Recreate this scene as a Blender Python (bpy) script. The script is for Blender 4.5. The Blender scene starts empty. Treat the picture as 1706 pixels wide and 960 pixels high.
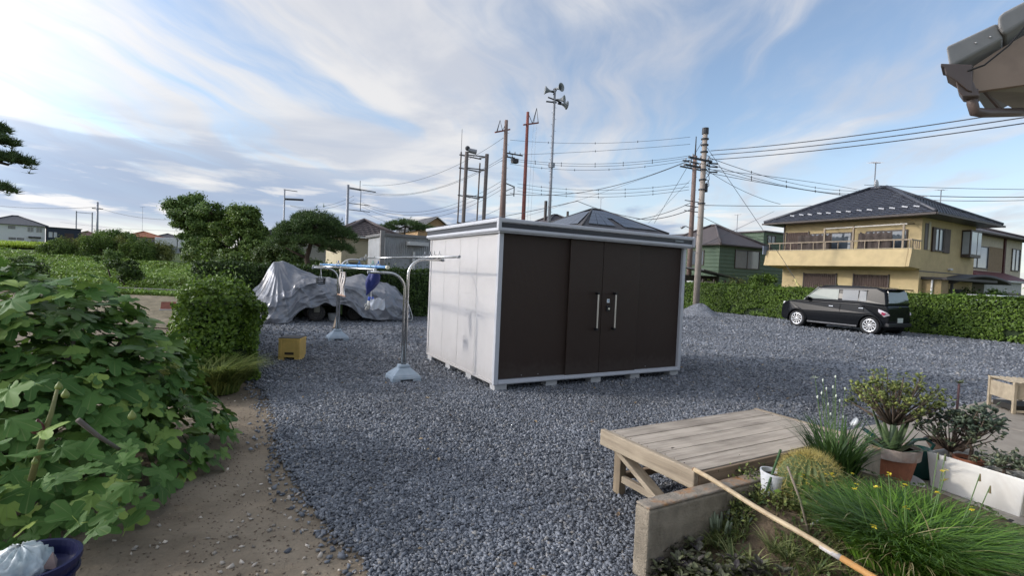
import bpy, bmesh, math, random
import numpy as np
from mathutils import Vector, Matrix, noise as mnoise

random.seed(7)
rng = np.random.default_rng(7)
scene = bpy.context.scene
COL = scene.collection

# ---------------------------------------------------------------- camera
F_PX, CX, CY, EYE = 850.0, 853.0, 480.0, 1.6
PITCH, ROLL = math.atan(26 / 850), math.atan(0.0427)
FWD = Vector((0, math.cos(PITCH), -math.sin(PITCH)))
UPV = Vector((0, math.sin(PITCH), math.cos(PITCH)))
C_R = Vector((1, 0, 0)) * math.cos(ROLL) + UPV * math.sin(ROLL)
C_U = UPV * math.cos(ROLL) - Vector((1, 0, 0)) * math.sin(ROLL)
cam_data = bpy.data.cameras.new('camera')
cam_data.sensor_width = 36.0
cam_data.lens = 36.0 * F_PX / 1706.0
cam_data.clip_start = 0.05
cam_data.clip_end = 4000.0
cam = bpy.data.objects.new('camera', cam_data)
COL.objects.link(cam)
m3 = Matrix((C_R, C_U, -FWD)).transposed()
cam.matrix_world = Matrix.Translation((0, 0, EYE)) @ m3.to_4x4()
scene.camera = cam

# ---------------------------------------------------------------- exposure, sky, sun
scene.view_settings.view_transform = 'Standard'
scene.view_settings.look = 'None'
scene.view_settings.gamma = 1.0
scene.view_settings.use_curve_mapping = False
scene.view_settings.exposure = 0.90
scene.cycles.max_bounces = 6
scene.cycles.diffuse_bounces = 3
scene.cycles.glossy_bounces = 3
scene.cycles.transmission_bounces = 3
scene.cycles.caustics_reflective = False
scene.cycles.caustics_refractive = False
SUN_EL = math.radians(22.0)
sun_data = bpy.data.lights.new('sun', 'SUN')
sun_data.energy = 0.8
sun_data.angle = math.radians(2.6)
sun_data.color = (1.0, 0.93, 0.84)
sun = bpy.data.objects.new('sun', sun_data)
COL.objects.link(sun)
sun_dir = Vector((math.cos(SUN_EL), 0.02, -math.sin(SUN_EL)))
sun.rotation_euler = sun_dir.to_track_quat('-Z', 'Y').to_euler()
sun.location = (-30, 0, 20)

world = bpy.data.worlds.new('World')
scene.world = world
world.use_nodes = True
wt = world.node_tree
wt.nodes.clear()
WN, WL = wt.nodes, wt.links


def wmath(op, a, b=None, c=None, clamp=False):
    n = WN.new('ShaderNodeMath'); n.operation = op; n.use_clamp = clamp
    for i, x in enumerate((a, b, c)):
        if x is None:
            continue
        if isinstance(x, (int, float)):
            n.inputs[i].default_value = x
        else:
            WL.new(x, n.inputs[i])
    return n.outputs[0]


def wramp(x, lo, hi):
    n = WN.new('ShaderNodeMapRange'); n.interpolation_type = 'SMOOTHSTEP'
    WL.new(x, n.inputs[0])
    n.inputs[1].default_value = lo; n.inputs[2].default_value = hi
    n.inputs[3].default_value = 0.0; n.inputs[4].default_value = 1.0
    return n.outputs[0]


def wcomb(x, y, z):
    n = WN.new('ShaderNodeCombineXYZ')
    for i, q in enumerate((x, y, z)):
        if isinstance(q, (int, float)):
            n.inputs[i].default_value = q
        else:
            WL.new(q, n.inputs[i])
    return n.outputs[0]


def wnoise(vec, scale, detail, rough=0.55, dist=0.0):
    n = WN.new('ShaderNodeTexNoise')
    WL.new(vec, n.inputs['Vector'])
    n.inputs['Scale'].default_value = scale
    n.inputs['Detail'].default_value = detail
    n.inputs['Roughness'].default_value = rough
    n.inputs['Distortion'].default_value = dist
    return n.outputs['Fac']


def wmix(fac, a, b):
    n = WN.new('ShaderNodeMix'); n.data_type = 'RGBA'
    WL.new(fac, n.inputs['Factor'])
    for key, q in (('A', a), ('B', b)):
        s = [i for i in n.inputs if i.name == key and i.type == 'RGBA'][0]
        if isinstance(q, tuple):
            s.default_value = (*q, 1)
        else:
            WL.new(q, s)
    return [o for o in n.outputs if o.type == 'RGBA'][0]


tc = WN.new('ShaderNodeTexCoord')
sep = WN.new('ShaderNodeSeparateXYZ')
WL.new(tc.outputs['Generated'], sep.inputs[0])
dx, dy, dz = sep.outputs
sky = WN.new('ShaderNodeTexSky')
sky.sky_type = 'NISHITA'
sky.sun_disc = False
sky.sun_elevation = SUN_EL
sky.sun_rotation = math.radians(270.0)
sky.altitude = 50
sky.air_density = 1.0
sky.dust_density = 0.6
sky.ozone_density = 1.6
zc = wmath('MAXIMUM', dz, 0.0)
den = wmath('ADD', zc, 0.10)
qx = wmath('DIVIDE', dx, den)
qy = wmath('DIVIDE', dy, den)
# streaky high cirrus, drawn out along the wind
ang = 0.16
rx = wmath('SUBTRACT', wmath('MULTIPLY', qx, math.cos(ang)), wmath('MULTIPLY', qy, math.sin(ang)))
ry = wmath('ADD', wmath('MULTIPLY', qx, math.sin(ang)), wmath('MULTIPLY', qy, math.cos(ang)))
warp = wmath('MULTIPLY', wmath('SUBTRACT', wnoise(wcomb(rx, ry, 3.1), 0.7, 3), 0.5), 1.3)
cv = wcomb(wmath('ADD', wmath('MULTIPLY', rx, 1.5), warp), wmath('MULTIPLY', ry, 0.34), 0.0)
cir = wnoise(cv, 1.5, 9, 0.56, 0.45)
broad = wnoise(wcomb(qx, wmath('MULTIPLY', qy, 0.7), 9.0), 0.42, 4, 0.5, 0.4)
side = wramp(dx, 0.42, -0.42)                    # the veil thickens towards the sun's side
cover = wmath('ADD', wmath('ADD', wmath('MULTIPLY', cir, 1.15), wmath('MULTIPLY', broad, 0.55)), wmath('MULTIPLY', side, 0.17))
veil = wramp(cover, 0.74, 1.10)
shade = wnoise(wcomb(qx, wmath('MULTIPLY', qy, 1.0), 21.0), 0.8, 6, 0.55, 0.5)
k = 10.0
c_bright = (0.475 * k, 0.465 * k, 0.46 * k)
c_grey = (0.335 * k, 0.35 * k, 0.39 * k)
cloud_col = wmix(wramp(shade, 0.36, 0.62), c_grey, c_bright)
skyb = WN.new('ShaderNodeMix'); skyb.data_type = 'RGBA'; skyb.blend_type = 'MULTIPLY'
skyb.inputs['Factor'].default_value = 1.0
sa = [i for i in skyb.inputs if i.type == 'RGBA']
WL.new(sky.outputs[0], sa[0]); sa[1].default_value = (1.12, 1.10, 1.10, 1)
sky_c = [o for o in skyb.outputs if o.type == 'RGBA'][0]
sky_c = wmix(wmath('ADD', 0.08, 0.0), sky_c, (0.36 * k, 0.375 * k, 0.40 * k))      # thin high haze
# pale air low over the horizon
low = wramp(dz, 0.30, 0.0)
sky_c = wmix(wmath('MULTIPLY', low, 0.55), sky_c, (0.385 * k, 0.425 * k, 0.485 * k))
col = wmix(wmath('MULTIPLY', veil, 0.90), sky_c, cloud_col)
# low bank of slate blue cloud and its ragged upper fragments
el = wmath('MULTIPLY', dz, 1.0)
az = wmath('ARCTAN2', dx, dy)
bv = wcomb(wmath('MULTIPLY', az, 4.0), wmath('MULTIPLY', el, 26.0), 2.0)
bank = wnoise(bv, 0.62, 7, 0.55, 0.25)
bandlow = wmath('MULTIPLY', wramp(el, 0.035, 0.075), wramp(el, 0.25, 0.12))
leftness = wmath('ADD', wmath('MULTIPLY', wramp(az, 0.05, -0.55), 0.17), -0.03)
bm_ = wmath('MULTIPLY', wramp(wmath('ADD', bank, leftness), 0.51, 0.60), bandlow)
col = wmix(wmath('MULTIPLY', bm_, 0.85), col, (0.205 * k, 0.26 * k, 0.36 * k))
# bright cumulus line just above the roofs, and thin streaks under it
cuv = wcomb(wmath('MULTIPLY', az, 7.0), wmath('MULTIPLY', el, 42.0), 6.0)
cu = wnoise(cuv, 0.85, 8, 0.58, 0.2)
cub = wmath('MULTIPLY', wramp(el, 0.035, 0.07), wramp(el, 0.17, 0.10))
cum = wmath('MULTIPLY', wramp(cu, 0.55, 0.66), cub)
col = wmix(wmath('MULTIPLY', cum, 0.85), col, (0.52 * k, 0.51 * k, 0.50 * k))
# thin cloud scatters sunlight forward; brightness round the unseen sun raised as soft fill
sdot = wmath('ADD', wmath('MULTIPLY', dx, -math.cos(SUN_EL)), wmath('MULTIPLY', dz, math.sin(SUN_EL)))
fill_glow = wmath('MULTIPLY_ADD', wmath('POWER', wmath('MAXIMUM', sdot, 0.0), 9.0), 5.5, 1.0)
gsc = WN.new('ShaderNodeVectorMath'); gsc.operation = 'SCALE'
WL.new(col, gsc.inputs[0]); WL.new(fill_glow, gsc.inputs['Scale'])
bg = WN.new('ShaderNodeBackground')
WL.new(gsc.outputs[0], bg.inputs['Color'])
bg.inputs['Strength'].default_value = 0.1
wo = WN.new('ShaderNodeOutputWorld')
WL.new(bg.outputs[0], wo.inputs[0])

# ---------------------------------------------------------------- site frame (the lot, sheds, hedges and houses share one grid)
TH = math.radians(29.5)
U2 = Vector((math.cos(TH), math.sin(TH), 0))
V2 = Vector((-math.sin(TH), math.cos(TH), 0))


def ray(px, py):
    return FWD + C_R * ((px - CX) / F_PX) - C_U * ((py - CY) / F_PX)


def G(px, py, z=0.0):
    d = ray(px, py)
    return Vector((0, 0, EYE)) + d * ((z - EYE) / d.z)


def at(px, py, dist):
    d = ray(px, py)
    return Vector((0, 0, EYE)) + d * (dist / d.y)


def S(a, b, z=0.0):
    return U2 * a + V2 * b + Vector((0, 0, z))


def sm(t):
    t = min(1.0, max(0.0, t))
    return t * t * (3 - 2 * t)


def terr(x, y):
    return 2.25 * sm((-x - 10) / 32) * sm((y - 16) / 46)


# ---------------------------------------------------------------- materials
MATS = {}


def mat(name, col, rough=0.75, var=0.14, scale=5.0, bump=0.0, bscale=80.0, metal=0.0, spec=0.4,
        dirt=None, dirt_amt=0.5, dirt_scale=1.6, island=0.0, coat=0.0, stripe=None, splash=None):
    if name in MATS:
        return MATS[name]
    m = bpy.data.materials.new(name)
    m.use_nodes = True
    t = m.node_tree; N, L = t.nodes, t.links
    b = N['Principled BSDF']
    b.inputs['Roughness'].default_value = rough
    b.inputs['Metallic'].default_value = metal
    b.inputs['Specular IOR Level'].default_value = spec
    b.inputs['Coat Weight'].default_value = coat
    b.inputs['Coat Roughness'].default_value = 0.06
    c = N.new('ShaderNodeTexCoord')
    n1 = N.new('ShaderNodeTexNoise'); n1.inputs['Scale'].default_value = scale
    n1.inputs['Detail'].default_value = 7; n1.inputs['Roughness'].default_value = 0.62
    L.new(c.outputs['Object'], n1.inputs['Vector'])
    r = N.new('ShaderNodeMapRange')
    L.new(n1.outputs['Fac'], r.inputs[0])
    r.inputs[1].default_value = 0.28; r.inputs[2].default_value = 0.72
    r.inputs[3].default_value = 1 - var; r.inputs[4].default_value = 1 + var
    val = r.outputs[0]
    if island:
        g = N.new('ShaderNodeNewGeometry')
        r2 = N.new('ShaderNodeMapRange')
        L.new(g.outputs['Random Per Island'], r2.inputs[0])
        r2.inputs[3].default_value = 1 - island; r2.inputs[4].default_value = 1 + island
        mu = N.new('ShaderNodeMath'); mu.operation = 'MULTIPLY'
        L.new(val, mu.inputs[0]); L.new(r2.outputs[0], mu.inputs[1]); val = mu.outputs[0]
    sc = N.new('ShaderNodeVectorMath'); sc.operation = 'SCALE'
    sc.inputs[0].default_value = col
    L.new(val, sc.inputs['Scale'])
    cc = sc.outputs[0]
    if dirt:
        n2 = N.new('ShaderNodeTexNoise'); n2.inputs['Scale'].default_value = dirt_scale
        n2.inputs['Detail'].default_value = 8; n2.inputs['Roughness'].default_value = 0.66
        n2.inputs['Distortion'].default_value = 0.4
        L.new(c.outputs['Object'], n2.inputs['Vector'])
        r3 = N.new('ShaderNodeMapRange'); r3.interpolation_type = 'SMOOTHSTEP'
        L.new(n2.outputs['Fac'], r3.inputs[0])
        r3.inputs[1].default_value = 0.46; r3.inputs[2].default_value = 0.70
        r3.inputs[3].default_value = 0.0; r3.inputs[4].default_value = dirt_amt
        mx = N.new('ShaderNodeMix'); mx.data_type = 'RGBA'
        L.new(r3.outputs[0], mx.inputs['Factor'])
        ia = [i for i in mx.inputs if i.type == 'RGBA']
        L.new(cc, ia[0]); ia[1].default_value = (*dirt, 1)
        cc = [o for o in mx.outputs if o.type == 'RGBA'][0]
    if splash:                                       # rain-splashed dirt with a ragged upper edge, low on a panel
        s4 = N.new('ShaderNodeSeparateXYZ'); L.new(c.outputs['Object'], s4.inputs[0])
        n5 = N.new('ShaderNodeTexNoise'); n5.inputs['Scale'].default_value = 14; n5.inputs['Detail'].default_value = 8
        L.new(c.outputs['Object'], n5.inputs['Vector'])
        h1 = N.new('ShaderNodeMath'); h1.operation = 'MULTIPLY_ADD'
        L.new(n5.outputs['Fac'], h1.inputs[0]); h1.inputs[1].default_value = -splash[1] * 1.6; L.new(s4.outputs[2], h1.inputs[2])
        r5 = N.new('ShaderNodeMapRange'); r5.interpolation_type = 'SMOOTHSTEP'; L.new(h1.outputs[0], r5.inputs[0])
        r5.inputs[1].default_value = -0.05; r5.inputs[2].default_value = splash[1] * 0.55; r5.inputs[3].default_value = splash[2]; r5.inputs[4].default_value = 0.0
        m5 = N.new('ShaderNodeMix'); m5.data_type = 'RGBA'; L.new(r5.outputs[0], m5.inputs['Factor'])
        i5 = [i for i in m5.inputs if i.type == 'RGBA']; L.new(cc, i5[0]); i5[1].default_value = (*splash[0], 1)
        cc = [o for o in m5.outputs if o.type == 'RGBA'][0]
    L.new(cc, b.inputs['Base Color'])
    if bump or stripe:
        bp = N.new('ShaderNodeBump'); bp.inputs['Strength'].default_value = 1.0
        bp.inputs['Distance'].default_value = bump if bump else 0.002
        if stripe:                                   # stripe = (axis, period, depth): pressed ribs or wood grain
            ax, per, dep = stripe
            s3 = N.new('ShaderNodeSeparateXYZ'); L.new(c.outputs['Object'], s3.inputs[0])
            w1 = N.new('ShaderNodeMath'); w1.operation = 'MULTIPLY'
            L.new(s3.outputs[ax], w1.inputs[0]); w1.inputs[1].default_value = 2 * math.pi / per
            w2 = N.new('ShaderNodeMath'); w2.operation = 'SINE'; L.new(w1.outputs[0], w2.inputs[0])
            bp.inputs['Distance'].default_value = dep
            L.new(w2.outputs[0], bp.inputs['Height'])
        else:
            n3 = N.new('ShaderNodeTexNoise'); n3.inputs['Scale'].default_value = bscale
            n3.inputs['Detail'].default_value = 5
            L.new(c.outputs['Object'], n3.inputs['Vector'])
            L.new(n3.outputs['Fac'], bp.inputs['Height'])
        L.new(bp.outputs[0], b.inputs['Normal'])
    MATS[name] = m
    return m


def leafmat(name, dark, light, rough=0.5, trans=0.25, spec=0.35):
    if name in MATS:
        return MATS[name]
    m = bpy.data.materials.new(name); m.use_nodes = True
    t = m.node_tree; N, L = t.nodes, t.links
    b = N['Principled BSDF']
    b.inputs['Roughness'].default_value = rough
    b.inputs['Specular IOR Level'].default_value = spec
    g = N.new('ShaderNodeNewGeometry')
    oi = N.new('ShaderNodeObjectInfo')
    ad = N.new('ShaderNodeMath'); ad.operation = 'ADD'
    L.new(g.outputs['Random Per Island'], ad.inputs[0]); L.new(oi.outputs['Random'], ad.inputs[1])
    fr = N.new('ShaderNodeMath'); fr.operation = 'FRACT'; L.new(ad.outputs[0], fr.inputs[0])
    cr = N.new('ShaderNodeValToRGB')
    cr.color_ramp.elements[0].color = (*dark, 1); cr.color_ramp.elements[0].position = 0.1
    cr.color_ramp.elements[1].color = (*light, 1); cr.color_ramp.elements[1].position = 0.95
    L.new(fr.outputs[0], cr.inputs[0])
    c = N.new('ShaderNodeTexCoord')
    n1 = N.new('ShaderNodeTexNoise'); n1.inputs['Scale'].default_value = 1.3; n1.inputs['Detail'].default_value = 4
    L.new(c.outputs['Object'], n1.inputs['Vector'])
    r = N.new('ShaderNodeMapRange'); L.new(n1.outputs['Fac'], r.inputs[0])
    r.inputs[1].default_value = 0.3; r.inputs[2].default_value = 0.7; r.inputs[3].default_value = 0.78; r.inputs[4].default_value = 1.22
    sc = N.new('ShaderNodeVectorMath'); sc.operation = 'SCALE'
    L.new(cr.outputs[0], sc.inputs[0]); L.new(r.outputs[0], sc.inputs['Scale'])
    L.new(sc.outputs[0], b.inputs['Base Color'])
    if trans:
        tr = N.new('ShaderNodeBsdfTranslucent')
        L.new(sc.outputs[0], tr.inputs['Color'])
        mx = N.new('ShaderNodeMixShader'); mx.inputs[0].default_value = trans
        L.new(b.outputs[0], mx.inputs[1]); L.new(tr.outputs[0], mx.inputs[2])
        L.new(mx.outputs[0], N['Material Output'].inputs['Surface'])
    MATS[name] = m
    return m


def glass(name, tint=(0.05, 0.06, 0.07), rough=0.04):
    if name in MATS:
        return MATS[name]
    m = mat(name, tint, rough=rough, var=0.1, scale=2, spec=0.9)
    return m


def woodmat(name, light, dark, axis=0, rough=0.85, grain=26.0):
    """weathered board: grain drawn out along one local axis"""
    if name in MATS:
        return MATS[name]
    m = bpy.data.materials.new(name); m.use_nodes = True
    t = m.node_tree; N, L = t.nodes, t.links
    b = N['Principled BSDF']; b.inputs['Roughness'].default_value = rough
    b.inputs['Specular IOR Level'].default_value = 0.2
    c = N.new('ShaderNodeTexCoord'); oi = N.new('ShaderNodeObjectInfo')
    mp = N.new('ShaderNodeMapping')
    s = [grain] * 3; s[axis] = grain * 0.06
    mp.inputs['Scale'].default_value = s
    L.new(c.outputs['Object'], mp.inputs['Vector'])
    ofs = N.new('ShaderNodeVectorMath'); ofs.operation = 'SCALE'
    ofs.inputs[0].default_value = (37, 91, 53); L.new(oi.outputs['Random'], ofs.inputs['Scale'])
    av = N.new('ShaderNodeVectorMath'); av.operation = 'ADD'
    L.new(mp.outputs[0], av.inputs[0]); L.new(ofs.outputs[0], av.inputs[1])
    n1 = N.new('ShaderNodeTexNoise'); n1.inputs['Scale'].default_value = 1.0
    n1.inputs['Detail'].default_value = 8; n1.inputs['Roughness'].default_value = 0.7; n1.inputs['Distortion'].default_value = 0.6
    L.new(av.outputs[0], n1.inputs['Vector'])
    n2 = N.new('ShaderNodeTexNoise'); n2.inputs['Scale'].default_value = 3.5; n2.inputs['Detail'].default_value = 5
    L.new(c.outputs['Object'], n2.inputs['Vector'])
    a1 = N.new('ShaderNodeMath'); a1.operation = 'MULTIPLY_ADD'
    L.new(n2.outputs['Fac'], a1.inputs[0]); a1.inputs[1].default_value = 0.55; L.new(n1.outputs['Fac'], a1.inputs[2])
    a2 = N.new('ShaderNodeMath'); a2.operation = 'MULTIPLY_ADD'
    L.new(oi.outputs['Random'], a2.inputs[0]); a2.inputs[1].default_value = 0.14; L.new(a1.outputs[0], a2.inputs[2])
    cr = N.new('ShaderNodeValToRGB')
    cr.color_ramp.elements[0].color = (*dark, 1); cr.color_ramp.elements[0].position = 0.50
    cr.color_ramp.elements[1].color = (*light, 1); cr.color_ramp.elements[1].position = 1.02
    L.new(a2.outputs[0], cr.inputs[0]); L.new(cr.outputs[0], b.inputs['Base Color'])
    bp = N.new('ShaderNodeBump'); bp.inputs['Distance'].default_value = 0.004; bp.inputs['Strength'].default_value = 0.8
    L.new(n1.outputs['Fac'], bp.inputs['Height']); L.new(bp.outputs[0], b.inputs['Normal'])
    MATS[name] = m
    return m


# ---------------------------------------------------------------- mesh helpers
class MB:
    def __init__(s):
        s.v = []; s.f = []

    def add(s, vs, fs):
        n = len(s.v)
        s.v += [tuple(p) for p in vs]
        s.f += [tuple(i + n for i in f) for f in fs]
        return s

    def box(s, x0, x1, y0, y1, z0, z1):
        return s.add([(x0, y0, z0), (x1, y0, z0), (x1, y1, z0), (x0, y1, z0), (x0, y0, z1), (x1, y0, z1), (x1, y1, z1), (x0, y1, z1)],
                     [(3, 2, 1, 0), (4, 5, 6, 7), (0, 1, 5, 4), (1, 2, 6, 5), (2, 3, 7, 6), (3, 0, 4, 7)])

    def frus(s, b, zb, t, zt):
        """b, t = (x0,x1,y0,y1) rectangles"""
        return s.add([(b[0], b[2], zb), (b[1], b[2], zb), (b[1], b[3], zb), (b[0], b[3], zb), (t[0], t[2], zt), (t[1], t[2], zt), (t[1], t[3], zt), (t[0], t[3], zt)],
                     [(3, 2, 1, 0), (4, 5, 6, 7), (0, 1, 5, 4), (1, 2, 6, 5), (2, 3, 7, 6), (3, 0, 4, 7)])

    def beam(s, p, q, w, h, up=(0, 0, 1)):
        p, q = Vector(p), Vector(q)
        d = (q - p).normalized(); up = Vector(up)
        r = d.cross(up)
        if r.length < 1e-4:
            r = Vector((1, 0, 0))
        r.normalize(); n = r.cross(d)
        vs = []
        for c in (p, q):
            for a, b in ((-1, -1), (1, -1), (1, 1), (-1, 1)):
                vs.append(c + r * (a * w / 2) + n * (b * h / 2))
        return s.add(vs, [(3, 2, 1, 0), (4, 5, 6, 7), (0, 1, 5, 4), (1, 2, 6, 5), (2, 3, 7, 6), (3, 0, 4, 7)])

    def tube(s, pts, r, n=8, cap=True):
        pts = [Vector(p) for p in pts]
        rs = r if isinstance(r, (list, tuple)) else [r] * len(pts)
        rings = []
        prev = None
        for i, p in enumerate(pts):
            d = (pts[min(i + 1, len(pts) - 1)] - pts[max(i - 1, 0)])
            d = d.normalized() if d.length > 1e-9 else Vector((0, 0, 1))
            if prev is None:
                a = d.orthogonal().normalized()
            else:
                a = prev - d * prev.dot(d)
                a = a.normalized() if a.length > 1e-6 else d.orthogonal().normalized()
            prev = a
            b = d.cross(a)
            rings.append([p + (a * math.cos(2 * math.pi * k / n) + b * math.sin(2 * math.pi * k / n)) * rs[i] for k in range(n)])
        vs = [q for rg in rings for q in rg]
        fs = []
        for i in range(len(pts) - 1):
            for k in range(n):
                fs.append((i * n + k, i * n + (k + 1) % n, (i + 1) * n + (k + 1) % n, (i + 1) * n + k))
        if cap:
            fs.append(tuple(reversed(range(n))))
            fs.append(tuple((len(pts) - 1) * n + k for k in range(n)))
        return s.add(vs, fs)

    def lathe(s, prof, n=20, c=(0, 0, 0), ax='z', closed=False):
        vs = []
        for r, z in prof:
            for k in range(n):
                a = 2 * math.pi * k / n
                p = (r * math.cos(a), r * math.sin(a), z)
                if ax == 'y':
                    p = (p[0], p[2], p[1])
                elif ax == 'x':
                    p = (p[2], p[0], p[1])
                vs.append((p[0] + c[0], p[1] + c[1], p[2] + c[2]))
        fs = []
        m = len(prof)
        for i in range(m if closed else m - 1):
            j = (i + 1) % m
            for k in range(n):
                fs.append((i * n + k, i * n + (k + 1) % n, j * n + (k + 1) % n, j * n + k))
        if not closed:
            if prof[0][0] > 1e-6:
                fs.append(tuple(reversed(range(n))))
            if prof[-1][0] > 1e-6:
                fs.append(tuple((m - 1) * n + k for k in range(n)))
        return s.add(vs, fs)

    def prism(s, poly, lo, hi, ax='y'):
        """poly in the plane perpendicular to ax ('y': x,z ; 'x': y,z ; 'z': x,y)"""
        n = len(poly); vs = []
        for h in (lo, hi):
            for p, q in poly:
                vs.append((p, h, q) if ax == 'y' else (h, p, q) if ax == 'x' else (p, q, h))
        fs = [tuple(range(n)), tuple(reversed(range(n, 2 * n)))]
        for i in range(n):
            j = (i + 1) % n
            fs.append((i, i + n, j + n, j))
        return s.add(vs, fs)

    def grid(s, rows):
        nr, nc = len(rows), len(rows[0])
        vs = [p for r in rows for p in r]
        fs = [(i * nc + j, i * nc + j + 1, (i + 1) * nc + j + 1, (i + 1) * nc + j) for i in range(nr - 1) for j in range(nc - 1)]
        return s.add(vs, fs)

    def sphere(s, c, r, n=12, m=8, sc=(1, 1, 1)):
        prof = [(max(1e-7, math.sin(math.pi * i / m)), -math.cos(math.pi * i / m)) for i in range(m + 1)]
        k = len(s.v)
        s.lathe(prof, n)
        for i in range(k, len(s.v)):
            p = s.v[i]
            s.v[i] = (c[0] + p[0] * r * sc[0], c[1] + p[1] * r * sc[1], c[2] + p[2] * r * sc[2])
        return s

    def build(s, name, m, parent=None, smooth=False, bevel=0.0, loc=None, rz=0.0, segs=2, fix=True):
        me = bpy.data.meshes.new(name)
        me.from_pydata(s.v, [], s.f)
        if fix:
            bm = bmesh.new(); bm.from_mesh(me)
            bmesh.ops.recalc_face_normals(bm, faces=bm.faces)
            bm.to_mesh(me); bm.free()
        me.materials.append(m)
        if smooth:
            me.polygons.foreach_set('use_smooth', [True] * len(me.polygons))
        o = bpy.data.objects.new(name, me)
        COL.objects.link(o)
        if parent:
            o.parent = parent
        if loc is not None:
            o.location = loc
        o.rotation_euler.z = rz
        if bevel:
            b = o.modifiers.new('bevel', 'BEVEL')
            b.width = bevel; b.segments = segs; b.limit_method = 'ANGLE'; b.angle_limit = math.radians(40)
        return o


def npmesh(name, V, Fc, m, parent=None, smooth=False, kind=None):
    """fast mesh from numpy: V (n,3), Fc (k,3|4)"""
    me = bpy.data.meshes.new(name)
    nv, nf, q = len(V), len(Fc), Fc.shape[1]
    me.vertices.add(nv); me.vertices.foreach_set('co', np.ascontiguousarray(V, dtype=np.float32).ravel())
    me.loops.add(nf * q); me.loops.foreach_set('vertex_index', np.ascontiguousarray(Fc, dtype=np.int32).ravel())
    me.polygons.add(nf)
    me.polygons.foreach_set('loop_start', np.arange(0, nf * q, q, dtype=np.int32))
    me.polygons.foreach_set('loop_total', np.full(nf, q, dtype=np.int32))
    if smooth:
        me.polygons.foreach_set('use_smooth', np.ones(nf, dtype=bool))
    me.update(calc_edges=True)
    me.materials.append(m)
    o = bpy.data.objects.new(name, me)
    COL.objects.link(o)
    if parent:
        o.parent = parent
    if kind:
        o['kind'] = kind
    return o


def thing(name, label, cat, loc=(0, 0, 0), rz=0.0, group=None):
    o = bpy.data.objects.new(name, None)
    o.empty_display_size = 0.1
    COL.objects.link(o)
    o.location = loc; o.rotation_euler.z = rz
    tag(o, label, cat, group)
    return o


def tag(o, label, cat, group=None):
    o['label'] = label; o['category'] = cat
    if group:
        o['group'] = group
    return o


def struct(o):
    o['kind'] = 'structure'
    return o


def leaves(P, Nrm, size, aspect=0.55, spread=0.9, fold=0.25, seed=1):
    """one folded diamond (two triangles) per point; returns V, F"""
    r = np.random.default_rng(seed)
    n = len(P)
    Nn = Nrm + r.normal(0, spread, (n, 3))
    Nn /= np.linalg.norm(Nn, axis=1)[:, None] + 1e-9
    A = np.cross(Nn, r.normal(0, 1, (n, 3)))
    A /= np.linalg.norm(A, axis=1)[:, None] + 1e-9
    B = np.cross(Nn, A)
    s = size * r.uniform(0.6, 1.3, (n, 1))
    V = np.empty((n, 4, 3))
    V[:, 0] = P - A * s * 0.5
    V[:, 1] = P + B * s * aspect * 0.5 + Nn * s * fold * 0.5
    V[:, 2] = P + A * s * 0.5
    V[:, 3] = P - B * s * aspect * 0.5 + Nn * s * fold * 0.5
    F = np.arange(n)[:, None] * 4
    F = np.concatenate([F + np.array([[0, 1, 2]]), F + np.array([[0, 2, 3]])], 0)
    return V.reshape(-1, 3), F


def blades(P, length, width, lean, droop, seed=1, segs=4, outward=None, up=1.0, mix=0.5):
    """arching grass blades rooted at P (n,3): strips of quads"""
    r = np.random.default_rng(seed)
    n = len(P)
    a = r.uniform(0, 2 * np.pi, n)
    D = np.stack([np.cos(a), np.sin(a), np.zeros(n)], 1)
    if outward is not None:
        D = D * mix + outward
        D /= np.linalg.norm(D, axis=1)[:, None] + 1e-9
    Lh = length * r.uniform(0.45, 1.2, n)
    le = lean * r.uniform(0.3, 1.4, n)
    W = np.stack([-D[:, 1], D[:, 0], np.zeros(n)], 1)
    V = np.empty((n, segs + 1, 2, 3))
    for i in range(segs + 1):
        t = i / segs
        hor = le * t + droop * t * t
        ver = up * (t - 0.5 * droop * t * t * t)
        c = P + D * (Lh * hor)[:, None]
        c = c + np.array([0, 0, 1.0]) * (Lh * ver)[:, None]
        w = width * (1 - t ** 2.2) * 0.5 + width * 0.04
        V[:, i, 0] = c - W * w
        V[:, i, 1] = c + W * w
    k = 2 * (segs + 1)
    base = np.arange(n)[:, None] * k
    F = np.concatenate([base + np.array([[2 * i, 2 * i + 1, 2 * i + 3, 2 * i + 2]]) for i in range(segs)], 0)
    return V.reshape(-1, 3), F
# ================================================================ GROUND
def ab(p):
    return p.x * U2.x + p.y * U2.y, p.x * V2.x + p.y * V2.y


xs = sorted(set([-900, -500, -300, -200] + list(np.arange(-140, 141, 7.0)) + [200, 300, 500, 900]))
ys = sorted(set([-60, -20] + list(np.arange(-7, 168, 7.0)) + [200, 260, 340, 500, 900, 1600]))
soil = mat('soil_ground', (0.222, 0.180, 0.130), rough=0.95, var=0.30, scale=2.6, bump=0.010, bscale=30, spec=0.15,
           dirt=(0.30, 0.25, 0.185), dirt_amt=0.7, dirt_scale=0.9)
verge = mat('field_ground', (0.075, 0.105, 0.035), rough=0.95, var=0.35, scale=0.7, bump=0.03, bscale=6, spec=0.1,
            dirt=(0.12, 0.10, 0.05), dirt_amt=0.6, dirt_scale=0.15)
mb = MB()
mb.grid([[(x, y, terr(x, y) - 0.05) for x in xs] for y in ys])
struct(mb.build('ground', verge))

# bare earth path and vegetable plot on the near left
mb = MB()
pl = [G(318, 640), S(-0.3, 12.4), S(-6, 14), S(-19, 14.5), S(-19, 4), S(-12, -4), S(3, -4), S(4.4, -1.0), S(4.4, 1.5), S(1.9, 2.2)]
yy = np.linspace(-5, 34, 90); xx = np.linspace(-30, 8, 90)


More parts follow.
